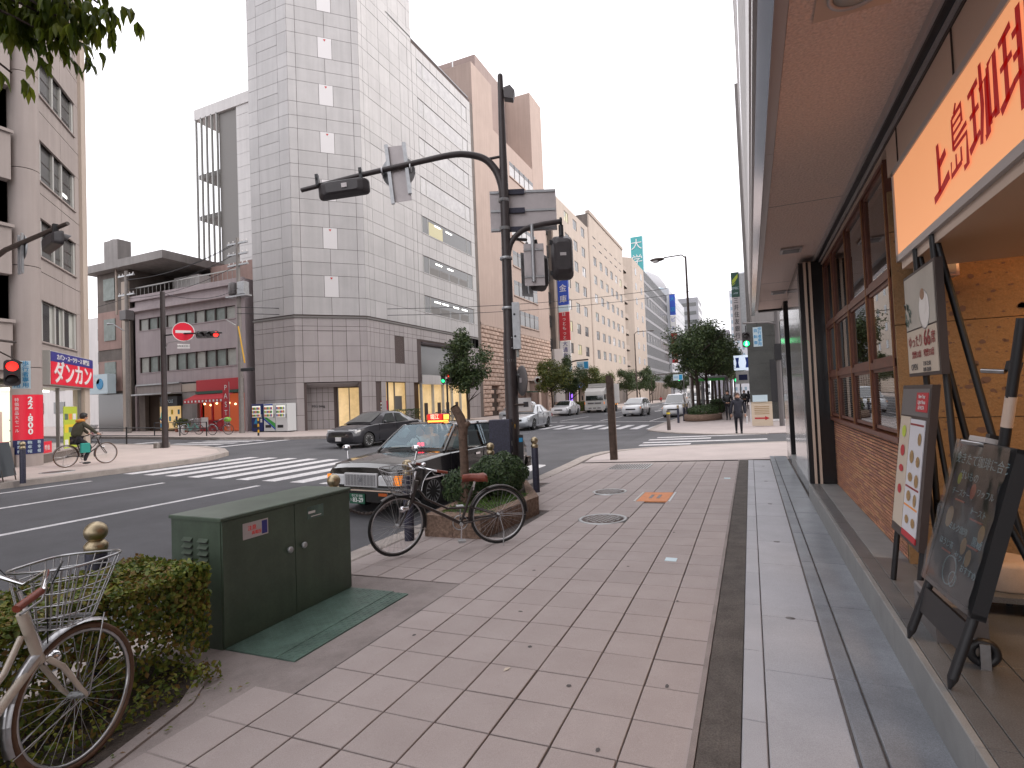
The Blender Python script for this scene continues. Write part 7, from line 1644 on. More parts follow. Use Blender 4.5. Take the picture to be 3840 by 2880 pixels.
def text_sign(name, label, loc, rz_face, w_, h_, cols, m_bg, m_tx, size, cat='sign', pole=None):
    t = thing(name, label, cat, loc); M = Matrix.Rotation(math.atan2(rz_face[1], rz_face[0])+R(90), 4, 'Z'); MB().box(-w_/2, w_/2, 0, .015, -h_/2, h_/2, 0, M).build('plate', m_bg, t)
    n = len(cols)
    for i, c in enumerate(cols):
        for k, ch in enumerate(c): text(ch, size, t, M @ Vector(((i-(n-1)/2)*w_/n*.9, -.004, h_/2-(k+.6)*h_/(len(c)+.2))), facing(*rz_face), m_tx, .002, bold=.012)
    return t
ts = text_sign('plate_sign', 'pale sign with blue characters beside the red pedestrian signal', (-17.12, 7.62, zf(-17)+2.72), (.9, -.43), .36, .72, ['自転車専用', '歩行者専用'], 'sign_pale', 'sign_cyan', .14); MB().cyl((0, .02, .3), (-.05, -.5, .62), .02, n=6).build('arm', 'brown_steel', ts)
# cyclist
def skin_mesh(name, verts, edges, mats, parent, sub=2):
    """verts: [(x,y,z,r)], first is the root"""
    me = bpy.data.meshes.new(name); me.from_pydata([v[:3] for v in verts], edges, []); o = bpy.data.objects.new(name, me); TMP.collection.objects.link(o)
    md = o.modifiers.new('skin', 'SKIN'); md.use_smooth_shade = True
    sv = me.skin_vertices[0].data
    for i, v in enumerate(verts): r_ = v[3]; sv[i].radius = (r_, r_) if not isinstance(r_, tuple) else r_; sv[i].use_root = (i == 0)
    s2 = o.modifiers.new('sub', 'SUBSURF'); s2.levels = sub; s2.render_levels = sub
    res = bake(o); bpy.data.objects.remove(o); res.materials.clear()
    for m_ in mats: res.materials.append(MATS[m_])
    for p in res.polygons: p.use_smooth = True
    return obj(name, res, parent)
def chain_edges(*chs):
    e = []
    for c in chs: e += list(zip(c, c[1:]))
    return e
def head(parent, c, r_, yaw, hair_m, long_hair=False, tilt=0):
    """head with face; yaw = facing angle"""
    h_ = obj('head', None, parent, c, yaw)
    b = MB(); b.ball((0, 0, 0), r_, 18, 12, 0, (.92, .80, 1.18)); b.ball((r_*.55, 0, -r_*.45), r_*.55, 12, 8, 0, (.9, .95, .9)); b.prism([(r_*.80, -r_*.02), (r_*1.12, -r_*.22), (r_*.8, -r_*.28)], 1, -r_*.12, r_*.12); b.ball((0, r_*.80, -.02), r_*.18, 8, 6, 0, (.7, .4, 1.2)); b.ball((0, -r_*.80, -.02), r_*.18, 8, 6, 0, (.7, .4, 1.2)); b.build('face', 'skin', h_)
    for s in (-1, 1): MB().ball((r_*.80, s*r_*.33, r_*.05), r_*.10, 8, 6).build('eye', 'hair_black', h_)
    MB().box(r_*.86, r_*.93, -r_*.2, r_*.2, -r_*.62, -r_*.56).build('mouth', 'text_red', h_)
    hb2 = MB(); hb2.ball((-r_*.12, 0, r_*.20), r_*1.04, 18, 12, 0, (.95, .88, 1.08))
    if long_hair: hb2.ball((-r_*.35, 0, -r_*.55), r_*.95, 14, 10, 0, (.75, 1.02, 1.2))
    hb2.ball((r_*.45, 0, r_*.72), r_*.5, 12, 8, 0, (1.0, 1.45, .6)); hb2.build('hair', hair_m, h_); return h_
def hand(parent, wrist, dirv, side, size=.09):
    d = Vector(dirv).normalized(); up = Vector((0, 0, 1)) if abs(d.z) < .8 else Vector((1, 0, 0)); lat = d.cross(up).normalized(); b = MB(); w0 = Vector(wrist)
    b.tube([w0, w0+d*size*.45, w0+d*size*.9], [.022, .034, .030], 8)
    for k in range(4):
        o_ = lat*(.024-.016*k); L_ = size*(.75, .85, .8, .6)[k]; b.tube([w0+d*size*.85+o_, w0+d*(size*.85+L_*.5)+o_-up*.006, w0+d*(size*.85+L_*.85)+o_-up*.025], [.009, .0085, .006], 6)
    b.tube([w0+d*size*.3+lat*.025*side, w0+d*size*.6+lat*.055*side, w0+d*size*.95+lat*.055*side-up*.012], [.011, .010, .007], 6); return b.build('hand', 'skin', parent)
cy_t = make_bike('dark bicycle being ridden past the discount shop', (-19.45, 9.75, zf(-19.4)), R(88), 0, 'bike_black', 'tyre_brown', 'plastic_black', 'plastic_black', 0, .34, 1.12, has_basket=False, wire=.005, gm='plastic_grey')
cyc = thing('person', 'cyclist in an olive jacket with orange hood riding past the shop', 'person', (-19.45, 9.75, zf(-19.4)), R(88))
# rider in the bicycle frame: x forward
V = [(.25, 0, .88, .15), (.30, 0, 1.08, .155), (.40, 0, 1.27, .165), (.47, 0, 1.40, .07), (.40, .17, 1.33, .075), (.58, .22, 1.16, .058), (.74, .26, 1.0, .042), (.40, -.17, 1.33, .075), (.58, -.22, 1.16, .058), (.74, -.26, 1.0, .042)]
skin_mesh('jacket', V, chain_edges([0, 1, 2, 3], [2, 4, 5, 6], [2, 7, 8, 9]), ['jacket_olive'], cyc)
V = [(.25, 0, .86, .14), (.30, .10, .82, .105), (.62, .13, .72, .075), (.50, .12, .38, .055), (.30, -.10, .82, .105), (.60, -.13, .58, .075), (.46, -.12, .22, .055), (.50, .12, .30, .04), (.46, -.12, .14, .04)]
skin_mesh('body', V, chain_edges([0, 1, 2, 3, 7], [0, 4, 5, 6, 8]), ['trousers_dark'], cyc)
for s, z in ((.12, .45-.17+.02), (-.12, .28-.17)): MB().ball((.55 if s > 0 else .50, s, z-.02), .06, 12, 8, 0, (2.0, .75, .6)).build('shoe', 'plastic_black', cyc)
head(cyc, (.50, 0, 1.55), .105, 0, 'hair_black'); MB().ball((.40, 0, 1.42), .12, 14, 8, 0, (1.0, 1.35, .55)).build('hood', 'hood_orange', cyc)
for s in (-1, 1): hand(cyc, (.72, s*.26, 1.0), (.9, 0, -.2), s)
MB().slab(.30, .55, -.24, -.16, .42, .72, .02).build('teal_bag', 'bag_teal', cyc)
# ================================================================ side street: pink building, grey house, shops
pk = thing('pink_shop_building', 'three storey mauve building with two shops and ribbon windows', 'building', (0, 0, 0)); Y = 26.4
b = MB()
for z0, z1 in ((3.9, 4.85), (6.05, 8.1), (9.0, 10.75)): b.box(-43.4, -31.6, Y, Y+.25, z0, z1)
for z0, z1 in ((4.85, 6.05), (8.1, 9.0)): b.box(-43.4, -42.75, Y, Y+.25, z0, z1); b.box(-32.3, -31.6, Y, Y+.25, z0, z1)
b.box(-31.6, -31.35, Y, Y+8, .2, 10.75); b.box(-43.4, -43.2, Y, Y+8, .2, 10.75); b.build('wall', 'pink_wall', pk)
MB().box(-43.2, -31.6, Y+.6, Y+8, .3, 10.6).build('core', 'taupe_dark', pk); MB().box(-43.5, -31.3, Y-.35, Y+.02, 9.55, 9.85).build('cornice', 'pink_wall', pk); MB().box(-43.6, -31.3, Y-.2, Y+.02, 10.4, 10.8).build('parapet_band', 'pink_wall', pk)
for z0, z1 in ((4.85, 6.05), (8.1, 9.0)):
    wd = obj('ribbon_window', None, pk); n = 10; w_ = (42.75-32.3)/n
    for k in range(n):
        a = -42.75+k*w_; MB().box(a+.05, a+w_-.05, Y+.15, Y+.18, z0+.04, z1-.04).build('pane', 'curtain_green' if (k*7) % 3 else 'curtain', wd); MB().box(a-.045, a+.045, Y+.05, Y+.16, z0, z1).build('mullion', 'frame_dark', wd)
    MB().box(-42.75, -32.3, Y+.18, Y+.22, z0, z1).build('backing', 'window_dark', wd); MB().box(-42.8, -32.25, Y-.04, Y+.02, z0-.06, z0).build('sill', 'pink_wall', wd)
for k in range(24): MB().cyl((-43.3+k*.48, Y+.2, 10.75), (-43.3+k*.48, Y+.2, 11.55), .02, n=5).build('baluster', 'frame_light', pk)
MB().box(-43.4, -32, Y+.17, Y+.23, 11.5, 11.58).build('handrail', 'frame_light', pk); MB().box(-38.6, -31.4, Y+3, Y+8, 10.7, 13.1).build('penthouse', 'pink_dark', pk); MB().box(-41.5, -38.6, Y+2, Y+6, 10.7, 12.4).build('stair_head', 'white_wall', pk)
s1 = obj('left_shop', None, pk); MB().box(-42.9, -37.9, Y-.9, Y, 3.1, 3.2).build('canopy', 'zinc', s1); MB().box(-42.9, -37.9, Y-.15, Y-.02, 3.2, 3.9).build('fascia', 'taupe_wall', s1); MB().box(-42.9, -37.9, Y-.25, Y, 3.85, 3.95).build('fascia_cap', 'zinc', s1)
MB().box(-42.9, -37.9, Y+.35, Y+.5, .3, 3.1).build('interior', 'interior_dark', s1); MB().box(-40.9, -38.6, Y+.28, Y+.34, .5, 2.6).build('lit_window', 'shop_glow', s1); MB().box(-42.9, -42.2, Y, Y+.3, .3, 3.1).build('pier', 'taupe_dark', s1); MB().box(-37.9, -36.3, Y-.05, Y+.3, .3, 3.8).build('stone_pier', 'grey_wall', s1)
for k in range(9): MB().box(-40.8+k*.25, -40.65+k*.25, Y+.22, Y+.27, .6+(k % 3)*.5, .95+(k % 3)*.5).build('goods', ('sign_cyan', 'sign_yellow', 'sign_white', 'vend_blue')[k % 4], s1)
MB().box(-39.7, -37.8, Y-.5, Y-.1, 2.2, 2.9).build('sign_panel', 'plastic_black', s1); text('BICYCLE', .3, s1, (-38.8, Y-.52, 2.55), facing(0, -1), 'sign_pale', .01)
s2_ = obj('red_shop', None, pk); MB().box(-36.25, -32.0, Y-.12, Y, 3.15, 3.95).build('fascia', 'sign_red_matte', s2_); MB().box(-37.8, -36.3, Y-.10, Y, 3.2, 3.75).build('blank_panel', 'beige_wall', s2_); MB().box(-36.25, -32.0, Y-.2, Y-.1, 2.95, 3.15).build('valance_box', 'sign_green', s2_)
b = MB().add([(-36.4, Y-.1, 2.95), (-32.4, Y-.1, 2.95), (-32.4, Y-1.0, 2.55), (-36.4, Y-1.0, 2.55), (-36.4, Y-1.0, 2.3), (-32.4, Y-1.0, 2.3)], [(0, 1, 2, 3), (3, 2, 5, 4)]); b.build('awning', 'sign_red_matte', s2_, fix=False)
for k in range(11): MB().box(-36.3+k*.36, -36.15+k*.36, Y-1.012, Y-1.004, 2.36, 2.5).build('awning_mark', 'sign_white', s2_)
MB().box(-36.1, -32.1, Y+.35, Y+.5, .3, 2.9).build('interior', mat('red_room', (.30, .04, .03), .8, emit=.28, ecol=(1, .22, .08)).name, s2_)
for k in range(6): MB().ball((-35.7+k*.62, Y+.1, 2.25-.1*(k % 2)), .07, 8, 6).build('bulb', 'warm_bulb', s2_)
for x in (-36.1, -34.9, -33.9, -32.2): MB().box(x, x+.12, Y+.0, Y+.12, .3, 2.9).build('post', 'sign_red_matte', s2_)
MB().box(-36.1, -33.9, Y+.02, Y+.06, .3, 1.1).build('door_panel', 'sign_red_matte', s2_); MB().box(-35.6, -34.9, Y-.3, Y-.25, .6, 1.3).build('menu_board', 'sign_white', s2_)
ban = thing('flag_banner', 'tall red vertical banner on the concrete pole by the red shop', 'banner', (-31.5, 24.9, .3)); MB().box(-.28, .28, -.02, .02, .4, 3.2).build('cloth', 'sign_red_matte', ban); MB().cyl((.3, 0, 0), (.3, 0, 3.3), .02, n=6).build('rod', 'zinc', ban)
for k, ch in enumerate('PASTA'): text(ch, .5, ban, (0, -.03, 2.9-k*.55), facing(0, -1), 'sign_white', .005)
gh = thing('grey_house', 'dark grey brown house with a flat overhanging roof beside the mauve building', 'building', (0, 0, 0)); MB().box(-47.6, -43.6, Y-.2, Y+9, .3, 13.0).build('wall', 'taupe_dark', gh); MB().box(-48.2, -38.5, Y-.9, Y+9, 13.0, 13.6).build('eave', 'grey_wall', gh); MB().box(-44.2, -43.5, Y-.4, Y-.2, .3, 12).build('downpipe_pier', 'beige_wall', gh)
MB().cyl((-44.6, Y-.5, 9.5), (-44.6, Y-.5, 13), .08, n=8).build('downpipe', 'beige_wall', gh); MB().box(-47.5, -44.5, Y-.26, Y-.2, 6.9, 9.9).build('brick_panel', 'pink_dark', gh); MB().box(-47.5, -44.5, Y-.26, Y-.2, 3.6, 6.0).build('brick_panel', 'pink_dark', gh)
for z in (4.2, 7.6, 10.8): MB().box(-46.6, -45.2, Y-.32, Y-.26, z, z+1.7).build('window', 'curtain_green', gh)
MB().box(-45.4, -43.7, Y-.9, Y+.1, 13.6, 15.2).build('roof_tank', 'grey_wall', gh); MB().box(-47.5, -43.7, Y-.3, Y-.2, .3, 3.4).build('shop_front', 'window_mid', gh)
cs = thing('shop_sign', 'white box sign with a round blue emblem on the grey house', 'sign', (-46.0, Y-1.0, 3.4)); MB().box(-1.5, 1.3, -.2, .4, 0, 1.5).build('box', 'sign_pale', cs); MB().lathe([(.0001, 0), (.42, 0), (.42, .03)], 20, 0, Matrix.Translation((.35, -.2, .75)) @ Matrix.Rotation(R(90), 4, 'X')).build('emblem', 'sign_cyan', cs)
MB().lathe([(.0001, 0), (.25, 0), (.25, .03)], 18, 0, Matrix.Translation((.1, -.2, 1.0)) @ Matrix.Rotation(R(90), 4, 'X')).build('emblem', 'sign_white', cs)
block('pale_apartment', 'pale apartment block far along the side street', -75, -50.5, 34, 46, 12, 'white_wall', 'window_mid', 6, 4, False)
block('grey_apartment', 'grey office building on the near side of the side street', -60, -34, 2, 12.9, 11, 'grey_wall', 'window_mid', 6, 3, False)
vs2 = thing('vertical_banner', 'white vertical shop signs with green stripe between the corner building and grey house', 'sign', (-38.5, 17.6, 0)); 
for z0, z1, m_ in ((7.2, 13.5, 'sign_white'), (6.6, 7.1, 'brand_green'), (5.0, 6.5, 'sign_white')): MB().box(-.7, .7, -.1, .1, z0, z1).build('panel', m_, vs2)
for k, ch in enumerate('歯科医院'): text(ch, 1.1, vs2, (0, -.12, 12.6-k*1.45), facing(0, -1), 'text_dark', .01)
MB().box(-.95, -.7, -.05, .05, 5.0, 13.5).build('bracket', 'zinc', vs2)
# utility poles, transformers and wires
def utility_pole(x, y, h, label, arms, group='concrete utility poles of the side street'):
    t = thing('utility_pole', label, 'utility pole', (x, y, zf(x)), 0); MB().cyl((0, 0, 0), (0, 0, h), .17, .11, n=14).build('pole', 'concrete_pole', t)
    for z in arms: MB().box(-.9, .9, -.06, .06, z, z+.1).build('crossarm', 'zinc', t); [MB().lathe([(.03, 0), (.05, .03), (.03, .06), (.05, .09), (.02, .14)], 8, 0, Matrix.Translation((q, 0, z+.1))).build('insulator', 'porcelain', t) for q in (-.8, -.4, .4, .8)]
    for k in range(8): MB().cyl((-.2, 0, 2.2+k*.5), (.2, 0, 2.2+k*.5), .012, n=5).build('step_bolt', 'zinc', t)
    return t
u1 = utility_pole(-29.85, 24.7, 12.6, 'concrete utility pole with transformer beside the white tower', (12.2, 11.5, 10.8))
MB().lathe([(.001, 0), (.26, .02), (.28, .1), (.28, .75), (.2, .85), (.001, .86)], 16, 0, Matrix.Translation((-.5, 0, 8.9))).build('transformer', 'plastic_grey', u1); MB().slab(.1, .7, -.2, .2, 8.9, 9.7, .03).build('switch_box', 'zinc', u1); MB().box(-.9, .9, -.25, .25, 8.75, 8.85).build('platform', 'zinc', u1)
MB().tube([(-.1, -.2, 6.9), (-.9, -.25, 7.35)], [.05, .03], 8).build('lamp_arm', 'frame_light', u1); MB().cyl((.25, -.3, 6.8), (1.1, -.6, 4.4), .045, n=8).build('guy_guard', 'yellow_guard', u1); MB().slab(.6, 1.6, -.5, -.3, 3.9, 4.1, .03).build('cable_tray', 'plastic_black', u1)
u2 = utility_pole(-41.2, 24.6, 11.8, 'concrete utility pole in front of the grey house', (11.4, 10.0)); MB().slab(-.35, .35, -.3, .3, 8.2, 8.9, .05).build('transformer', 'plastic_grey', u2); MB().tube([(0, -.2, 7.4), (-.6, -.6, 7.9), (-.9, -.8, 7.9)], [.04, .04, .09], 8).build('street_lamp', 'zinc', u2)
def wire(p0, p1, sag, label, r_=.018):
    p0 = Vector(p0); p1 = Vector(p1); t = MB().tube([p0.lerp(p1, k/14)-Vector((0, 0, sag*4*(k/14)*(1-k/14))) for k in range(15)], r_, 5).build('overhead_wire', 'wire'); tag(t, label, 'wire', 'overhead wires of the side street')
for k, (dx, z) in enumerate(((-.8, 12.55), (.4, 12.55), (-.4, 11.85), (.8, 11.15))):
    wire((-29.85+dx*.3, 24.7, z), (-41.2+dx*.3, 24.6, z-1.0), .5, ('topmost', 'second highest', 'third highest', 'lowest')[k]+' wire strung between the two concrete utility poles')
wire((-41.2, 24.6, 10.2), (-60, 22, 9.5), .6, 'thin black wire running up the side street from the far pole'); wire((-29.85, 24.7, 9.6), (-23.4, 15.7, 6.9), .4, 'thin black wire from the transformer pole to the no-entry pole')
wire((-29.85, 24.5, 8.3), (-1.0, 60, 13.5), 1.2, 'long thin wire crossing the main street above the junction', .022); wire((-29.85, 24.5, 7.9), (-1.0, 60, 12.8), 1.2, 'second long thin wire crossing the main street above the junction', .022)
lmp = thing('street_lamp', 'slender lamp with flat round head above the house roofs', 'street lamp', (-58, 34, 0.5)); MB().cyl((0, 0, 0), (0, 0, 18.6), .16, .08, n=8).build('pole', 'frame_mid', lmp); MB().lathe([(.001, 18.5), (.9, 18.7), (.7, 18.95), (.001, 19.05)], 16).build('head', 'frame_mid', lmp)
# no entry pole with horizontal red signal
ne = thing('signal_pole', 'brown pole carrying the no-entry sign and red signal at the side street', 'signal pole', (-23.6, 15.6, zf(-23.6))); MB().cyl((0, 0, 0), (0, 0, 6.9), .13, .10, n=14).build('pole', 'pole_brown', ne); MB().tube([(0, 0, 4.95), (.8, .3, 5.0), (2.5, .95, 4.95)], .035, 8).build('arm', 'plastic_black', ne); MB().tube([(0, 0, 4.2), (.2, .08, 4.62), (.55, .22, 4.68), (1.0, .4, 4.68)], .02, 8).build('brace', 'zinc', ne); MB().slab(-.35, -.12, -.3, .3, 0, .25, .05).build('footing', 'concrete_pole', ne)
ns = thing('no_entry_sign', 'round red no-entry sign with white bar and small plate below', 'sign', (-22.72, 15.92, zf(-23)+5.08), 0)
M = Matrix.Rotation(math.atan2(-15.9, 22.7)+R(90), 4, 'Z') @ Matrix.Rotation(R(90), 4, 'X'); MB().lathe([(.0001, .0), (.40, .0), (.40, .018)], 28, 0, M).build('disc', 'sign_red', ns)
M = Matrix.Rotation(math.atan2(-15.9, 22.7)+R(90), 4, 'Z'); MB().box(-.30, .30, -.03, -.004, -.06, .06, 0, M).build('bar', 'sign_white', ns); MB().lathe([(.40, -.02), (.40, .024), (.43, .024), (.43, -.02)], 28, 0, M @ Matrix.Rotation(R(90), 4, 'X')).build('rim', 'sign_white', ns); MB().box(-.24, .24, -.01, .01, -.74, -.54, 0, M).build('plate', 'sign_white', ns); text('自転車を除く', .085, ns, M @ Vector((0, -.014, -.64)), facing(22.7, -15.9), 'text_dark', .002)
nl = lens_head('', (-21.75, 16.35, zf(-22)+4.93), math.atan2(-.45, .9)-R(90)+R(14), 3, True, {2: 'lit_red'}, 'three lamp signal showing red beside the no-entry sign', s=.95)
nl.rotation_euler = (0, R(6), math.atan2(-.55, .83)-R(90)+R(20)); nl.scale = (-1, 1, 1)
for i in range(len(nl.children)): pass
# vending machines
def vending(x, y, rz, m_, label, kind):
    t = thing('vending_machine', label, 'vending machine', (x, y, zf(x)), rz); MB().slab(-.50, .50, 0, .72, .06, 1.83, .02).build('body', m_, t); MB().box(-.42, .30, -.015, 0, .95, 1.70).build('display_window', 'vend_light', t); MB().box(-.4, .4, .02, .7, 0, .06).build('feet', 'plastic_black', t)
    for r_ in range(3):
        for k in range(7): MB().cyl((-.36+k*.10, -.03, 1.0+r_*.23), (-.36+k*.10, -.03, 1.15+r_*.23), .032, n=8).build('drink', ('sign_orange', 'sign_red_matte', 'brand_blue', 'sign_yellow', 'brand_green', 'plastic_black')[(k*5+r_*3+kind) % 6], t)
        MB().box(-.42, .30, -.05, -.015, .955+r_*.235, .985+r_*.235).build('shelf', 'sign_white', t)
    MB().box(-.36, .12, -.012, 0, .28, .46).build('dispensing_slot', 'plastic_black', t); MB().box(.34, .46, -.02, 0, .9, 1.15).build('coin_panel', 'zinc', t)
    if kind == 0: MB().prism([(-.3, .55), (.1, .55), (.2, .8), (-.1, .9)], 1, -.01, 0).build('print', 'sign_cyan', t); MB().box(.28, .45, -.01, 0, .62, .85).build('print', 'sign_white', t)
    if kind == 1: MB().prism([(-.5, .95), (.5, .25), (.5, .55), (-.35, 1.0)], 1, -.008, 0).build('stripe', 'brand_green', t); MB().prism([(-.5, .80), (.5, .12), (.5, .24), (-.5, .92)], 1, -.009, 0).build('stripe', 'brand_blue', t); MB().box(-.45, .3, -.012, 0, 1.72, 1.8).build('print', 'brand_blue', t)
    return t
vending(-29.55, 25.62, 0, 'vend_blue', 'dark blue drinks machine next to the concrete pole', 0)
vending(-28.45, 25.62, 0, 'vend_white', 'white drinks machine with a green and blue stripe against the tower', 1)
vending(-27.4, 25.62, 0, 'vend_white', 'plain white drinks machine at the corner of the tower', 2)
vm = vending(-23.9, 31.5, R(90), 'vend_red', 'red drinks machine set into the tower shop front', 0)
# parked bicycles and railing along the side street
for k, (x, y, a, fm_, lab, bk_) in enumerate(((-32.9, 23.0, 8, 'turquoise', 'turquoise bicycle parked before the red shop', True), (-30.2, 22.9, 12, 'bike_black', 'dark bicycle with a lime basket cover by the vending machines', True), (-36.0, 18.6, 20, 'sign_red_matte', 'dark red bicycle parked behind the passing cyclist', True), (-38.2, 19.6, 10, 'bike_black', 'black bicycle parked in the shade of the corner building', False))):
    o = make_bike(lab, (x, y, zf(x) if y > 21 else zr(x)), R(a), R(10), fm_, 'rubber', 'plastic_black', 'plastic_black', R(3), .33, 1.1, bk_, True, False, 'bicycles parked along the side street', .006)
    if k == 1: MB().ball((1.1, 0, .92), .22, 12, 8, 0, (1.0, .9, .7)).build('basket_cover', 'lime_cloth', o)
rl2 = thing('kerb_railing', 'low black pedestrian railing along the side street kerb', 'railing', (0, 0, 0))
for x in (-34.6, -32.2, -29.8): MB().cyl((x, 22.2, zf(x)), (x, 22.2, zf(x)+.85), .035, n=8).build('post', 'plastic_black', rl2)
for z in (.45, .82): MB().cyl((-34.6, 22.2, zf(-34)+z), (-29.8, 22.2, zf(-30)+z), .022, n=8).build('rail', 'plastic_black', rl2)
rl3 = thing('kerb_railing', 'low black pedestrian railing behind the passing cyclist', 'railing', (0, 0, 0))
for x in (-31.5, -28.5, -25.6): MB().cyl((x, 16.9, zf(x)), (x, 16.9, zf(x)+.85), .035, n=8).build('post', 'plastic_black', rl3)
for z in (.42, .8): MB().cyl((-31.5, 16.9, zf(-31)+z), (-25.6, 16.9, zf(-26)+z), .022, n=8).build('rail', 'plastic_black', rl3)
ypost = thing('marker_post', 'black and yellow striped marker post before the vending machines', 'post', (-26.0, 22.6, zf(-26))); 
for k in range(6): MB().cyl((.0, 0, k*.17), (0, 0, (k+1)*.17), .05, n=10).build('band', ('plastic_black', 'yellow_guard')[k % 2], ypost)
pp = thing('potted_plant', 'row of leafy potted plants outside the left shop', 'plant', (-37.4, 25.6, zf(-37))); 
for k in range(3): MB().lathe([(.12, 0), (.18, .28), (.15, .28)], 12, 0, Matrix.Translation((k*.5, 0, 0))).build('pot', 'terracotta', pp); leaf_cloud(160, ell_sampler(.3, .3, .35, (k*.5, 0, .6)), .06, rg).build('foliage', 'tree_leaf_yellow', pp, fix=False)
pq = thing('potted_plant', 'white pot with a green plant by the red shop door', 'plant', (-36.6, 25.4, zf(-36))); MB().lathe([(.2, 0), (.25, .5), (.2, .5)], 12).build('pot', 'sign_white', pq); leaf_cloud(150, ell_sampler(.3, .3, .3, (0, 0, .75)), .06, rg).build('foliage', 'shrub_leaf', pq, fix=False)
ph = thing('planter_bushes', 'leafy planter outside the lit tower shop window', 'plant', (-23.2, 33.2, zf(-23))); MB().box(-.3, .3, -1.2, 1.2, 0, .4).build('trough', 'frame_mid', ph); leaf_cloud(900, box_sampler(-.4, .4, -1.3, 1.3, .4, 1.15), .05, rg).build('foliage', 'shrub_leaf', ph, fix=False)
for k, (y, c) in enumerate(((35.4, 'zinc'), (36.3, 'frame_mid'), (37.2, 'zinc'))):
    make_bike(('silver bicycle parked at the tower shop beside the planter', 'grey bicycle parked at the tower shop between two others', 'pale bicycle parked at the tower shop near the signal')[k], (-22.2, y, zf(-22)), R(20), 0, c, 'rubber', 'plastic_black', 'plastic_black', 0, .33, 1.1, True, False, False, 'bicycles parked at the tower shop', .006)
# mannequin-like figure in the bicycle shop
fg = thing('person', 'figure in a turquoise top standing inside the left shop', 'person', (-39.7, Y-.25, zf(-39)), 0)
skin_mesh('body', [(0, 0, .95, .15), (0, 0, 1.2, .17), (0, 0, 1.4, .14), (0, 0, 1.52, .06), (.2, 0, 1.38, .06), (.24, -.06, 1.1, .05), (.2, -.2, .95, .04), (-.2, 0, 1.38, .06), (-.24, 0, 1.1, .05), (-.24, -.1, .9, .04)], chain_edges([0, 1, 2, 3], [2, 4, 5, 6], [2, 7, 8, 9]), ['turquoise'], fg)
skin_mesh('trousers', [(0, 0, .95, .15), (.1, 0, .85, .1), (.11, 0, .45, .07), (.11, 0, .08, .05), (-.1, 0, .85, .1), (-.11, 0, .45, .07), (-.11, 0, .08, .05)], chain_edges([0, 1, 2, 3], [0, 4, 5, 6]), ['vend_blue'], fg); head(fg, (0, 0, 1.66), .105, R(-90), 'sign_white')
# ================================================================ trees
def tree_proto(seed, h, rx, rz_, leafm, n=5200, trunk_r=.11, clear=1.9, leafs=.085, barkm='bark_dark'):
    rng = random.Random(seed); tr_ = MB(); clumps = []
    top = h-rz_*1.0
    tr_.tube([(0, 0, -.1), (.03, .02, clear*.5), (-.02, .04, clear), (.0, .0, clear+(h-clear)*.5)], [trunk_r, trunk_r*.85, trunk_r*.75, trunk_r*.3], 10)
    for k in range(9):
        a = rng.uniform(0, 6.283); z0 = clear+rng.uniform(-.1, .5)*(h-clear); ln_ = rx*rng.uniform(.5, .9); tr_.tube([(0, 0, z0), (.5*ln_*math.cos(a), .5*ln_*math.sin(a), z0+.35*ln_), (ln_*math.cos(a), ln_*math.sin(a), z0+.7*ln_)], [trunk_r*.45, trunk_r*.3, trunk_r*.12], 6)
    cz = (h+clear)/2; hz_ = (h-clear)/2
    for k in range(34):
        d = Vector((rng.gauss(0, 1), rng.gauss(0, 1), rng.gauss(0, 1))).normalized(); q = rng.uniform(.45, .95)
        clumps.append((Vector((d.x*rx*q, d.y*rx*q, cz+d.z*hz_*q*(1 if d.z > 0 else .85))), rng.uniform(.22, .42)*rx))
    def S(r_):
        c, s = r_.choice(clumps); d = Vector((r_.gauss(0, 1), r_.gauss(0, 1), r_.gauss(0, 1))).normalized(); return c+d*s*(r_.random()**.45), d*.7+Vector((0, 0, .5))
    return tr_.mesh('trunk', barkm), leaf_cloud(n, S, leafs, rng, .5).mesh('crown', leafm, fix=False)
protos = [tree_proto(1, 6.6, 1.9, 2.4, 'tree_leaf', 7000, leafs=.11), tree_proto(2, 6.0, 2.2, 2.0, 'tree_leaf_yellow', 6000, leafs=.11), tree_proto(3, 6.4, 2.1, 2.2, 'tree_leaf', 6000, leafs=.11)]
big = [tree_proto(5, 8.0, 2.5, 2.8, 'tree_leaf', 8500, .17, 3.5, .10), tree_proto(6, 7.6, 2.4, 2.6, 'tree_leaf', 8000, .15, 3.5, .10)]
def plant_tree(p, x, y, z, s, label, rz=0):
    t = thing('street_tree', label, 'tree', (x, y, z), rz); t.scale = (s, s, s); instance('trunk', p[0], t); instance('crown', p[1], t); return t
plant_tree(protos[0], -19.3, 35.6, zf(-19.3), 1.03, 'single round headed street tree in front of the white tower', 1.0)
for k, (x, y, s, lab) in enumerate(((-19.0, 53.5, 1.02, 'yellowish street tree before the pink stone base'), (-19.0, 60.0, .95, 'green street tree beside the blank white signboard'), (-19.0, 68.5, 1.0, 'yellow green street tree by the blue overhead sign'), (-19.0, 76.0, .9, 'thin street tree between the overhead sign and the lorry'), (-19.0, 91, 1.0, 'dark street tree behind the lorry cab'), (-19.0, 103, 1.05, 'dark street tree before the second beige block'), (-19.0, 114, 1.1, 'dark street tree before the balcony block'), (-18.6, 150, 1.25, 'street tree before the dark grid block'), (-18.6, 166, 1.2, 'street tree far along the dark grid block'), (-18.6, 190, 1.3, 'distant street tree before the white office'), (-18.6, 215, 1.3, 'most distant street tree on the far pavement'))):
    plant_tree(protos[(1, 0, 1, 1, 2, 2, 0, 2, 0, 2, 0)[k]], x, y, zf(x), s, lab, k*1.3)
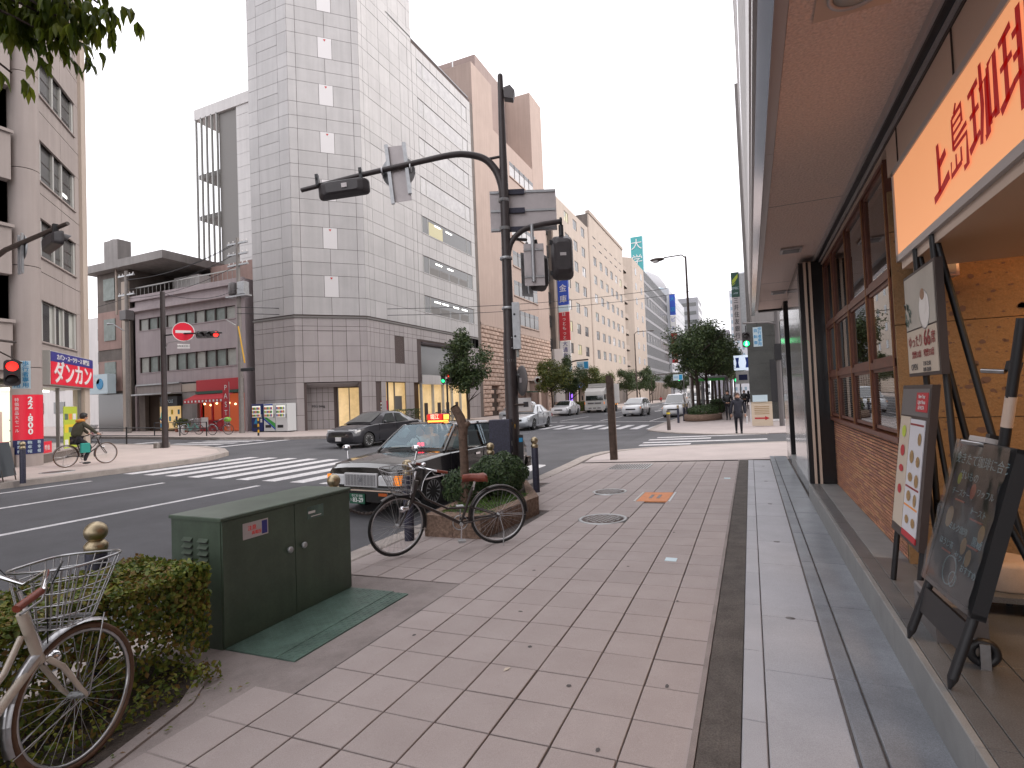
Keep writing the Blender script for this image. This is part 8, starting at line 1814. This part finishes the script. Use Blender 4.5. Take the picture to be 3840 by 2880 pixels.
for k, (x, y, s, lab) in enumerate(((-3.0, 35.6, .79, 'dense tree in the low brick planter across the side road'), (-2.6, 38.2, .80, 'second dense tree just behind the one in the brick planter'), (-3.0, 50, .86, 'dense tree behind the bus shelter'), (-3.2, 58, .95, 'tree in the row beyond the bus shelter'), (-3.2, 67, 1.0, 'tree further down the right hand row'), (-3.2, 78, 1.0, 'tree well down the right hand row'), (-3.2, 92, 1.0, 'far tree of the right hand row'), (-3.2, 110, 1.1, 'very far tree of the right hand row'), (-3.2, 135, 1.2, 'last tree of the right hand row'))): plant_tree(big[k % 2], x, y, zs(x), s, lab, k*2.1)
# ================================================================ overhanging branch at top left
mt_ = thing('overhanging_tree', 'pavement tree with leafy branches hanging in from above', 'tree', (-4.15, .15, zs(-4.15)))
MB().tube([(0, 0, -.1), (.05, .05, 1.5), (0, .1, 3.0), (.1, .2, 4.4), (.2, .3, 5.6)], [.16, .13, .11, .09, .05], 12).build('trunk', 'bark_dark', mt_)
lm = []
for k in range(3):
    w_ = (.032, .026, .036)[k]; l_ = (.085, .10, .075)[k]
    lm.append(MB().add([(0, 0, 0), (l_*.35, w_*.5, -.006), (l_*.7, w_*.42, -.02), (l_*1.05, 0, -.045), (l_*.7, -w_*.42, -.02), (l_*.35, -w_*.5, -.006), (l_*.5, 0, .004)], [(0, 1, 6), (1, 2, 6), (2, 3, 6), (3, 4, 6), (4, 5, 6), (5, 0, 6)], 0, True).mesh('leaf', 'maple_leaf', fix=False))
rg4 = random.Random(21)
ends = []
cam_c = Vector((0, 0, 1.6))
def branch(p0, p1, r0_, droop=.1):
    p0 = Vector(p0); p1 = Vector(p1); m_ = p0.lerp(p1, .5)+Vector((0, 0, droop)); MB().tube([p0, m_, p1], [r0_, r0_*.7, r0_*.35], 7).build('branch', 'bark_dark', mt_); return p0, m_, p1
twigs = []
base_pts = [(.0, .15, 4.0), (.05, .2, 4.3), (.1, .25, 4.7)]
cl = [(-3.68, 1.58, 3.90, 1), (-3.60, 1.62, 3.84, 1.2), (-3.48, 1.66, 3.88, 1.2), (-3.43, 1.70, 3.79, 1), (-3.55, 1.64, 3.74, 1.1), (-3.34, 1.74, 3.84, .8), (-3.42, 1.72, 3.68, .45), (-3.33, 1.74, 3.74, .6), (-3.22, 1.80, 3.88, .5), (-3.10, 1.84, 3.89, .35), (-3.70, 1.62, 3.52, .2), (-3.75, 1.55, 3.80, 1), (-3.55, 1.66, 4.0, 1.2), (-3.40, 1.72, 4.0, 1), (-3.8, 1.5, 3.95, 1)]
for k, (x, y, z, w_) in enumerate(cl):
    c = Vector((x+4.15, y-.15, z-zs(-4.15))); a_, m_, c = branch(base_pts[k % 3], c+Vector((0, 0, .03)), .016, .12); twigs.append((c, w_))
nl_ = 0
rest = MB()
for c, w_ in twigs:
    for q in range(int(26*w_)):
        p = c+Vector((rg4.gauss(0, .085), rg4.gauss(0, .085), rg4.gauss(0, .05)-.01)); az = rg4.uniform(0, 6.283)
        for s in range(3):
            rot = (rg4.gauss(0, .5), rg4.uniform(.5, 1.35), az+s*.7)
            if nl_ < 300: instance('leaf', rg4.choice(lm), mt_, p, rot, (1, 1, 1))
            else:
                M = Matrix.Translation(p) @ Matrix.Rotation(rot[2], 4, 'Z') @ Matrix.Rotation(rot[1], 4, 'Y'); me_ = rg4.choice(lm); rest.add([M @ v.co for v in me_.vertices], [tuple(f.vertices) for f in me_.polygons], 0, True)
            nl_ += 1
tag(rest.build('leaf_mass', 'maple_leaf', mt_, fix=False), kind='stuff')
# ================================================================ beyond the side road on the right
sb = thing('bank_building', 'dark polished green granite bank wall across the side road', 'building', (0, 0, 0))
MB().box(.0, 14, 31.0, 46, -.05, 5.1).build('core', 'tower_joint', sb); PAN.clear(); MS = local_frame((-.02, 31.0), (1, 0))
for r_ in range(7):
    for c in range(7): panel(MS, c*1.2, (c+1)*1.2, .12+r_*.72, .12+(r_+1)*.72, 0, out=.03, gap=.004)
split_parts('stone_panel', PAN, ['green_granite', 'green_granite'], sb); PAN.clear()
MB().box(-.05, 14, 30.93, 31.0, -.05, .12).build('plinth', 'sign_white', sb); MB().box(-.06, .02, 30.9, 46, -.05, 1.0).build('side_plinth', 'white_wall', sb); MB().box(.3, 14, 33, 46, 5.1, 30).build('upper_wall', 'grey_wall', sb); MB().box(.05, 14, 46, 70, 0, 26).build('rear_wall', 'grey_wall', sb)
MB().box(1.0, 2.3, 30.955, 30.965, 1.0, 3.2).build('notice_board', 'window_dark', sb)
ss = thing('bank_sign', 'tall green and white vertical bank sign with black characters', 'sign', (-.60, 42.0, 2.01)); ss.scale = (.63, .63, .847)
MB().box(-.42, .42, -.15, .15, 7.55, 9.65).build('green_panel', 'sign_green', ss); MB().box(-.42, .42, -.15, .15, 3.85, 7.53).build('white_panel', 'alu_panel', ss); MB().box(.42, 1.0, -.06, .06, 3.9, 9.5).build('bracket_panel', 'zinc', ss)
MB().prism([(-.30, 8.65), (.0, 8.85), (.30, 9.2), (.30, 9.5), (.0, 9.25), (-.30, 9.0)], 1, -.17, -.15).build('leaf_emblem', 'sign_lime', ss); MB().prism([(-.30, 8.52), (-.02, 8.68), (.05, 8.78), (-.3, 8.6)], 1, -.17, -.15).build('leaf_emblem', 'sign_lime', ss)
text('SMBC', .30, ss, (0, -.165, 8.28), facing(0, -1), 'sign_pale', .01); text('24時間', .16, ss, (0, -.165, 7.85), facing(0, -1), 'sign_pale', .01)
for k, ch in enumerate('三井住友銀行'): text(ch, .52, ss, (0, -.165, 7.22-k*.6), facing(0, -1), 'text_dark', .01, bold=.012)
hs = thing('blue_shop_sign', 'white lit sign with blue figures beyond the bank', 'sign', (-.35, 52, 0)); MB().box(-.85, .55, -.2, .2, 3.5, 4.8).build('panel', mat('lit_panel', (.7, .8, .95), .4, emit=.7, ecol=(.75, .85, 1)).name, hs)
for x in (-.55, .25): MB().prism([(x-.16, 3.7), (x+.16, 3.7), (x+.08, 4.15), (x+.16, 4.6), (x-.16, 4.6), (x-.08, 4.15)], 1, -.22, -.2).build('figure', 'brand_blue', hs)
MB().box(-.75, .45, -.15, .15, 2.3, 3.4).build('lower_panel', 'sign_white', hs); MB().box(-.5, .2, -.17, -.15, 2.6, 3.1).build('picture', 'sign_navy', hs); MB().cyl((.5, 0, 0), (.5, 0, 4.8), .08, n=8).build('post', 'zinc', hs)
# signal on grey pole by the pavement corner
gp2 = thing('grey_pole', 'slim dark grey pole carrying a pedestrian signal by the bank', 'signal pole', (1.22, 26.4, zs(1))); MB().cyl((0, 0, 0), (0, 0, 6.0), .11, .09, n=12).build('pole', 'plastic_grey', gp2); MB().tube([(0, 0, 4.3), (-.08, -.05, 4.5), (-.35, -.2, 4.56), (-1.35, -1.0, 4.52)], .045, 8).build('arm', 'plastic_grey', gp2); MB().box(-.16, .16, -.14, .14, 2.9, 3.6).build('box', 'plastic_black', gp2)
pg = lens_head('', (-.04, 25.4, zs(0)+3.82), R(184), 2, False, {1: 'lit_green'}, 'pedestrian signal showing a green walking figure', 'pedestrian_signal', True, .95)
MB().cyl((0, 0, .34), (0, 0, .62), .02, n=6).build('hanger', 'plastic_black', pg)
fgm = MB(); fgm.ball((0, .055, -.09), .022, 8, 6); fgm.box(-.025, .025, .05, .06, -.18, -.115); fgm.tube([(0, .055, -.17), (-.03, .055, -.24)], .012, 5); fgm.tube([(0, .055, -.17), (.035, .055, -.24)], .012, 5); fgm.build('walking_figure', 'lit_white_green', pg)
tsn = text_sign('plate_sign', 'pale plate with blue characters hanging by the green signal', (.42, 25.75, zs(0)+3.95), (0, -1), .36, .85, ['自転車', '歩行者専用'], 'sign_pale', 'sign_cyan', .16); MB().cyl((0, .02, .4), (0, .02, .62), .015, n=6).build('hanger', 'plastic_black', tsn)
asg = thing('folding_sign', 'cream folding sign with a red arrow standing by the grey pole', 'sign stand', (.45, 26.6, zs(.5)), R(-4))
MB().box(-.42, .42, -.02, .02, .03, 1.1).build('panel', mat('cream_board', (.60, .50, .38), .6).name, asg); MB().box(-.42, .42, -.15, -.1, .03, 1.0).build('panel', 'cream_board', asg); MB().prism([(-.3, .34), (.12, .34), (.12, .28), (.3, .37), (.12, .46), (.12, .40), (-.3, .40)], 1, -.165, -.15).build('arrow', 'sign_red_matte', asg); MB().box(-.36, .25, -.06, -.02, 1.1, 1.4).build('topper', 'sign_pale', asg)
for k in range(5): MB().box(-.3, .3, -.157, -.15, .55+k*.08, .575+k*.08).build('text_line', 'food_brown', asg)
# pedestrians
def walker(name, label, x, y, face, h, coat, leg_m, hair_m, woman):
    t = thing('person', label, 'person', (x, y, zs(x)), face); k = h/1.7
    # local x forward
    legs = [(0, 0, .93*k, .12), (.02, .09, .86*k, .09), (.10, .09, .48*k, .062), (.02, .09, .10*k, .042), (.02, -.09, .86*k, .09), (-.02, -.09, .48*k, .062), (-.16, -.09, .13*k, .042), (.14, .09, .035, .035), (-.04, -.09, .035, .035)]
    skin_mesh('body', legs, chain_edges([0, 1, 2, 3, 7], [0, 4, 5, 6, 8]), [leg_m], t)
    if woman:
        cv = [(0, 0, .60*k, .22), (0, 0, .98*k, .165), (0, 0, 1.2*k, .155), (0, 0, 1.36*k, .14), (0, 0, 1.45*k, .062), (0, .17, 1.36*k, .07), (.02, .24, 1.08*k, .055), (.05, .25, .84*k, .045), (0, -.17, 1.36*k, .07), (.0, -.24, 1.08*k, .055), (-.02, -.25, .84*k, .045)]
        skin_mesh('coat', cv, chain_edges([0, 1, 2, 3, 4], [3, 5, 6, 7], [3, 8, 9, 10]), [coat], t); hand(t, (.06, .25, .82*k), (.1, 0, -1), 1); hand(t, (-.02, -.25, .82*k), (.1, 0, -1), -1); MB().lathe([(.085, 1.40*k), (.10, 1.44*k), (.085, 1.48*k)], 14).build('collar', coat, t)
        MB().slab(-.08, .10, .27, .33, .42*k, .72*k, .02).build('handbag', 'sign_white', t)
    else:
        cv = [(0, 0, .86*k, .16), (0, 0, 1.05*k, .17), (0, 0, 1.25*k, .18), (0, 0, 1.40*k, .14), (0, 0, 1.48*k, .065), (0, .2, 1.38*k, .075), (.03, .27, 1.12*k, .06), (.2, .12, 1.0*k, .048), (0, -.2, 1.38*k, .075), (.03, -.27, 1.12*k, .06), (.2, -.10, 1.0*k, .048)]
        skin_mesh('jacket', cv, chain_edges([0, 1, 2, 3, 4], [3, 5, 6, 7], [3, 8, 9, 10]), [coat], t); hand(t, (.22, .10, 1.0*k), (.6, -.7, 0), 1, .08); hand(t, (.22, -.08, 1.0*k), (.6, .7, 0), -1, .08)
    for s, xx in ((.09, .08), (-.09, -.10)): MB().ball((xx+.05, s, .04), .05, 12, 8, 0, (2.2, .85, .8)).build('shoe', 'plastic_black', t)
    head(t, (.02, 0, 1.585*k), .108*k, 0, hair_m, woman); return t
walker('woman', 'woman in a knee length dark coat crossing at the kerb', -.46, 22.6, R(-88), 1.56, 'coat_navy', 'trousers_dark', 'hair_brown', True)
walker('man', 'man in a black jacket walking behind the woman', -1.22, 34.0, R(-92), 1.72, 'jacket_black', 'trousers_dark', 'hair_black', False)
walker('walker', 'distant pedestrian in dark clothes beyond the man', -.45, 47.0, R(-90), 1.7, 'jacket_black', 'trousers_dark', 'hair_black', False)
walker('walker', 'distant pedestrian in a dark coat near the blue shop sign', -.15, 53.0, R(90), 1.65, 'coat_navy', 'trousers_dark', 'hair_black', True)
walker('red', 'tiny pedestrian in red on the far pavement by the dark block', -18.0, 122, R(90), 1.7, 'sign_red_matte', 'trousers_dark', 'hair_black', False)
# bollards, planter, shelter
bb_ = thing('steel_bollard', 'brown steel bollard with a yellow band on the far corner', 'bollard', (-3.62, 26.6, zs(-3.6))); MB().lathe([(.085, 0), (.085, .92), (.0001, .95)], 16).build('post', 'brown_steel', bb_); MB().lathe([(.088, .76), (.088, .84)], 16).build('band', 'sign_yellow', bb_)
for k, (x, y) in enumerate(((-3.95, 33.2), (-3.85, 35.3), (-3.9, 37.6))): bollard(x, y, ('first navy bollard beside the low brick planter', 'second navy bollard beside the low brick planter', 'third navy bollard behind the low brick planter')[k], zs(x), 1.05)
bpn = thing('brick_planter', 'low curved brick planter with clipped shrubs round the trees', 'planter', (-2.75, 35.6, zs(-2.75))); MB().lathe([(1.05, 0), (1.12, .05), (1.12, .38), (.95, .40), (.9, .3)], 24, 0, Matrix.Diagonal((1.0, 1.8, 1, 1))).build('wall', 'planter_stone', bpn)
leaf_cloud(2600, ell_sampler(.95, 1.7, .45, (0, 0, .55), .3), .05, rg).build('shrubs', 'shrub_leaf', bpn, fix=False)
hdg = thing('low_hedge', 'clipped low hedge behind the bus shelter', 'hedge', (-2.5, 50.5, zs(-2.5))); leaf_cloud(3600, box_sampler(-.5, .5, -4.5, 4.5, .1, 1.05), .06, rg).build('foliage', 'shrub_leaf', hdg, fix=False); MB().box(-.4, .4, -4.4, 4.4, 0, .95).build('core', 'bark_dark', hdg)
hd3 = thing('low_hedge', 'low hedge along the far kerb beside the lorry', 'hedge', (-18.2, 66, zf(-18.2))); leaf_cloud(3600, box_sampler(-.6, .6, -6, 6, .05, 1.1), .08, rg).build('foliage', 'tree_leaf_yellow', hd3, fix=False); MB().box(-.5, .5, -5.9, 5.9, 0, .95).build('core', 'bark_dark', hd3)
bsh = thing('bus_shelter', 'bus shelter with pale roof and green edge strip', 'bus shelter', (-2.6, 43.0, zs(-2.6)))
MB().slab(-1.0, 1.1, -2.2, 2.2, 2.72, 2.86, .03).build('roof', 'far_grey', bsh); MB().box(-.9, 1.0, -2.24, -2.2, 2.52, 2.70).build('green_strip', 'brand_green', bsh)
for x, y in ((-.8, -2.0), (-.8, 2.0), (1.0, -2.0), (1.0, 2.0)): MB().cyl((x, y, 0), (x, y, 2.72), .06 if x > 0 else .13, n=10).build('post', 'far_grey', bsh)
MB().add([(-.8, -1.9, .5), (-.8, 1.9, .5), (-.8, 1.9, 2.2), (-.8, -1.9, 2.2)], [(0, 1, 2, 3)]).build('glass_panel', 'pane_clear', bsh, fix=False); MB().box(-.6, -.3, -1.4, 1.4, .42, .48).build('bench', 'wood_weathered', bsh)
rs = thing('round_blue_sign', 'round blue cycle sign on a white post by the trees', 'sign', (-3.55, 37.0, zs(-3.5))); MB().cyl((0, 0, 0), (0, 0, 3.9), .05, n=10).build('post', 'sign_white', rs); MB().lathe([(.0001, 0), (.36, 0), (.36, .03)], 24, 0, Matrix.Translation((.12, -.08, 3.75)) @ Matrix.Rotation(R(90), 4, 'X')).build('disc', 'sign_cyan', rs); MB().box(.04, .2, -.125, -.115, 3.6, 3.95).build('symbol', 'sign_white', rs); MB().box(-.05, .38, -.09, -.07, 3.12, 3.3).build('plate', 'sign_white', rs)
sl = thing('street_lamp', 'tall brown street lamp with a long arm over the carriageway', 'street lamp', (-4.0, 43.0, zs(-4))); MB().cyl((0, 0, 0), (0, 0, 12.2), .13, .07, n=12).build('pole', 'brown_steel', sl); MB().tube([(0, 0, 12.1), (-.3, 0, 12.35), (-1.6, -.1, 12.3)], .05, 8).build('arm', 'brown_steel', sl); MB().ball((-2.1, -.15, 12.2), .3, 14, 8, 0, (1.9, .75, .5)).build('lantern', 'brown_steel', sl); MB().ball((-2.2, -.15, 12.10), .24, 12, 8, 0, (1.2, .75, .6)).build('lens', 'sign_white', sl)
sl2 = thing('street_lamp', 'thin brown street lamp before the second beige block', 'street lamp', (-18.2, 96, zf(-18))); MB().cyl((0, 0, 0), (0, 0, 12.5), .14, .08, n=8).build('pole', 'brown_steel', sl2); MB().tube([(0, 0, 12.4), (.4, 0, 12.8), (2.6, 0, 12.8)], .07, 6).build('arm', 'brown_steel', sl2); MB().ball((3.0, 0, 12.75), .3, 10, 6, 0, (1.6, .7, .4)).build('lantern', 'brown_steel', sl2)
for k, (x, y, z, w_, lab) in enumerate(((-18.0, 62.0, 5.0, .72, 'blue and white overhead direction sign on a curved arm'), (-12.8, 110, 4.3, .9, 'second overhead direction sign far down the street'))):
    os_ = thing('direction_sign', lab, 'sign', (x, y, 0)); MB().box(-w_, w_, -.05, .05, z, z+w_*1.3).build('panel', 'sign_pale', os_); MB().box(w_*.25, w_*.92, -.07, -.05, z+.08, z+w_*1.2).build('blue_field', 'sign_cyan', os_); q = -w_-1.2-(3 if k else 0); MB().tube([(q, 0, 0), (q, 0, z+.4), (q+.4, 0, z+w_*1.3), (q+1.2, 0, z+w_*1.5), (w_, 0, z+w_*1.55)], .09, 8).build('pole', 'brown_steel', os_)
    text('E02', w_*.55, os_, (-w_*.36, -.07, z+w_*.65), facing(0, -1), 'sign_cyan', .01)
for k, (x, y, z, lab) in enumerate(((-13.0, 118, 4.6, 'distant green traffic light over the far carriageway'), (-1.4, 70, 3.0, 'distant green pedestrian light beyond the trees'))):
    dl2 = thing('traffic_light', lab, 'traffic light', (x, y, z)); MB().slab(-.9 if k == 0 else -.2, .4 if k == 0 else .2, -.15, .1, -.25, .25 if k == 0 else .6, .05).build('housing', 'signal_black', dl2); MB().ball((-.5 if k == 0 else 0, -.18, 0), .2, 10, 8, 0, (1, .5, 1)).build('lens', 'lit_green', dl2); MB().cyl((.4, 0, -4.6 if k == 0 else -3), (.4, 0, .3), .08, n=8).build('pole', 'plastic_grey', dl2)
dsg = thing('signal_pole', 'signal pole with twin pedestrian lamps before the tower shop', 'signal pole', (-20.4, 34.5, zf(-20.4))); MB().cyl((0, 0, 0), (0, 0, 3.3), .07, n=10).build('pole', 'plastic_black', dsg); MB().box(-.4, .4, -.05, .05, 2.95, 3.0).build('crossarm', 'plastic_black', dsg)
for s, c, a in ((-1, 'lit_green', 40), (1, 'lit_red', -25)):
    q = lens_head('', (-20.4+s*.30, 34.4-s*.1, zf(-20.4)+3.35), R(170+a*.5), 2, False, {1 if s < 0 else 0: c}, 'pedestrian signal showing %s before the tower shop' % ('green' if s < 0 else 'red'), 'pedestrian_signal', True, 1.0); MB().cyl((0, 0, -.5), (0, 0, -.3), .03, n=6).build('mount', 'plastic_black', q)

bpy.data.scenes.remove(TMP)
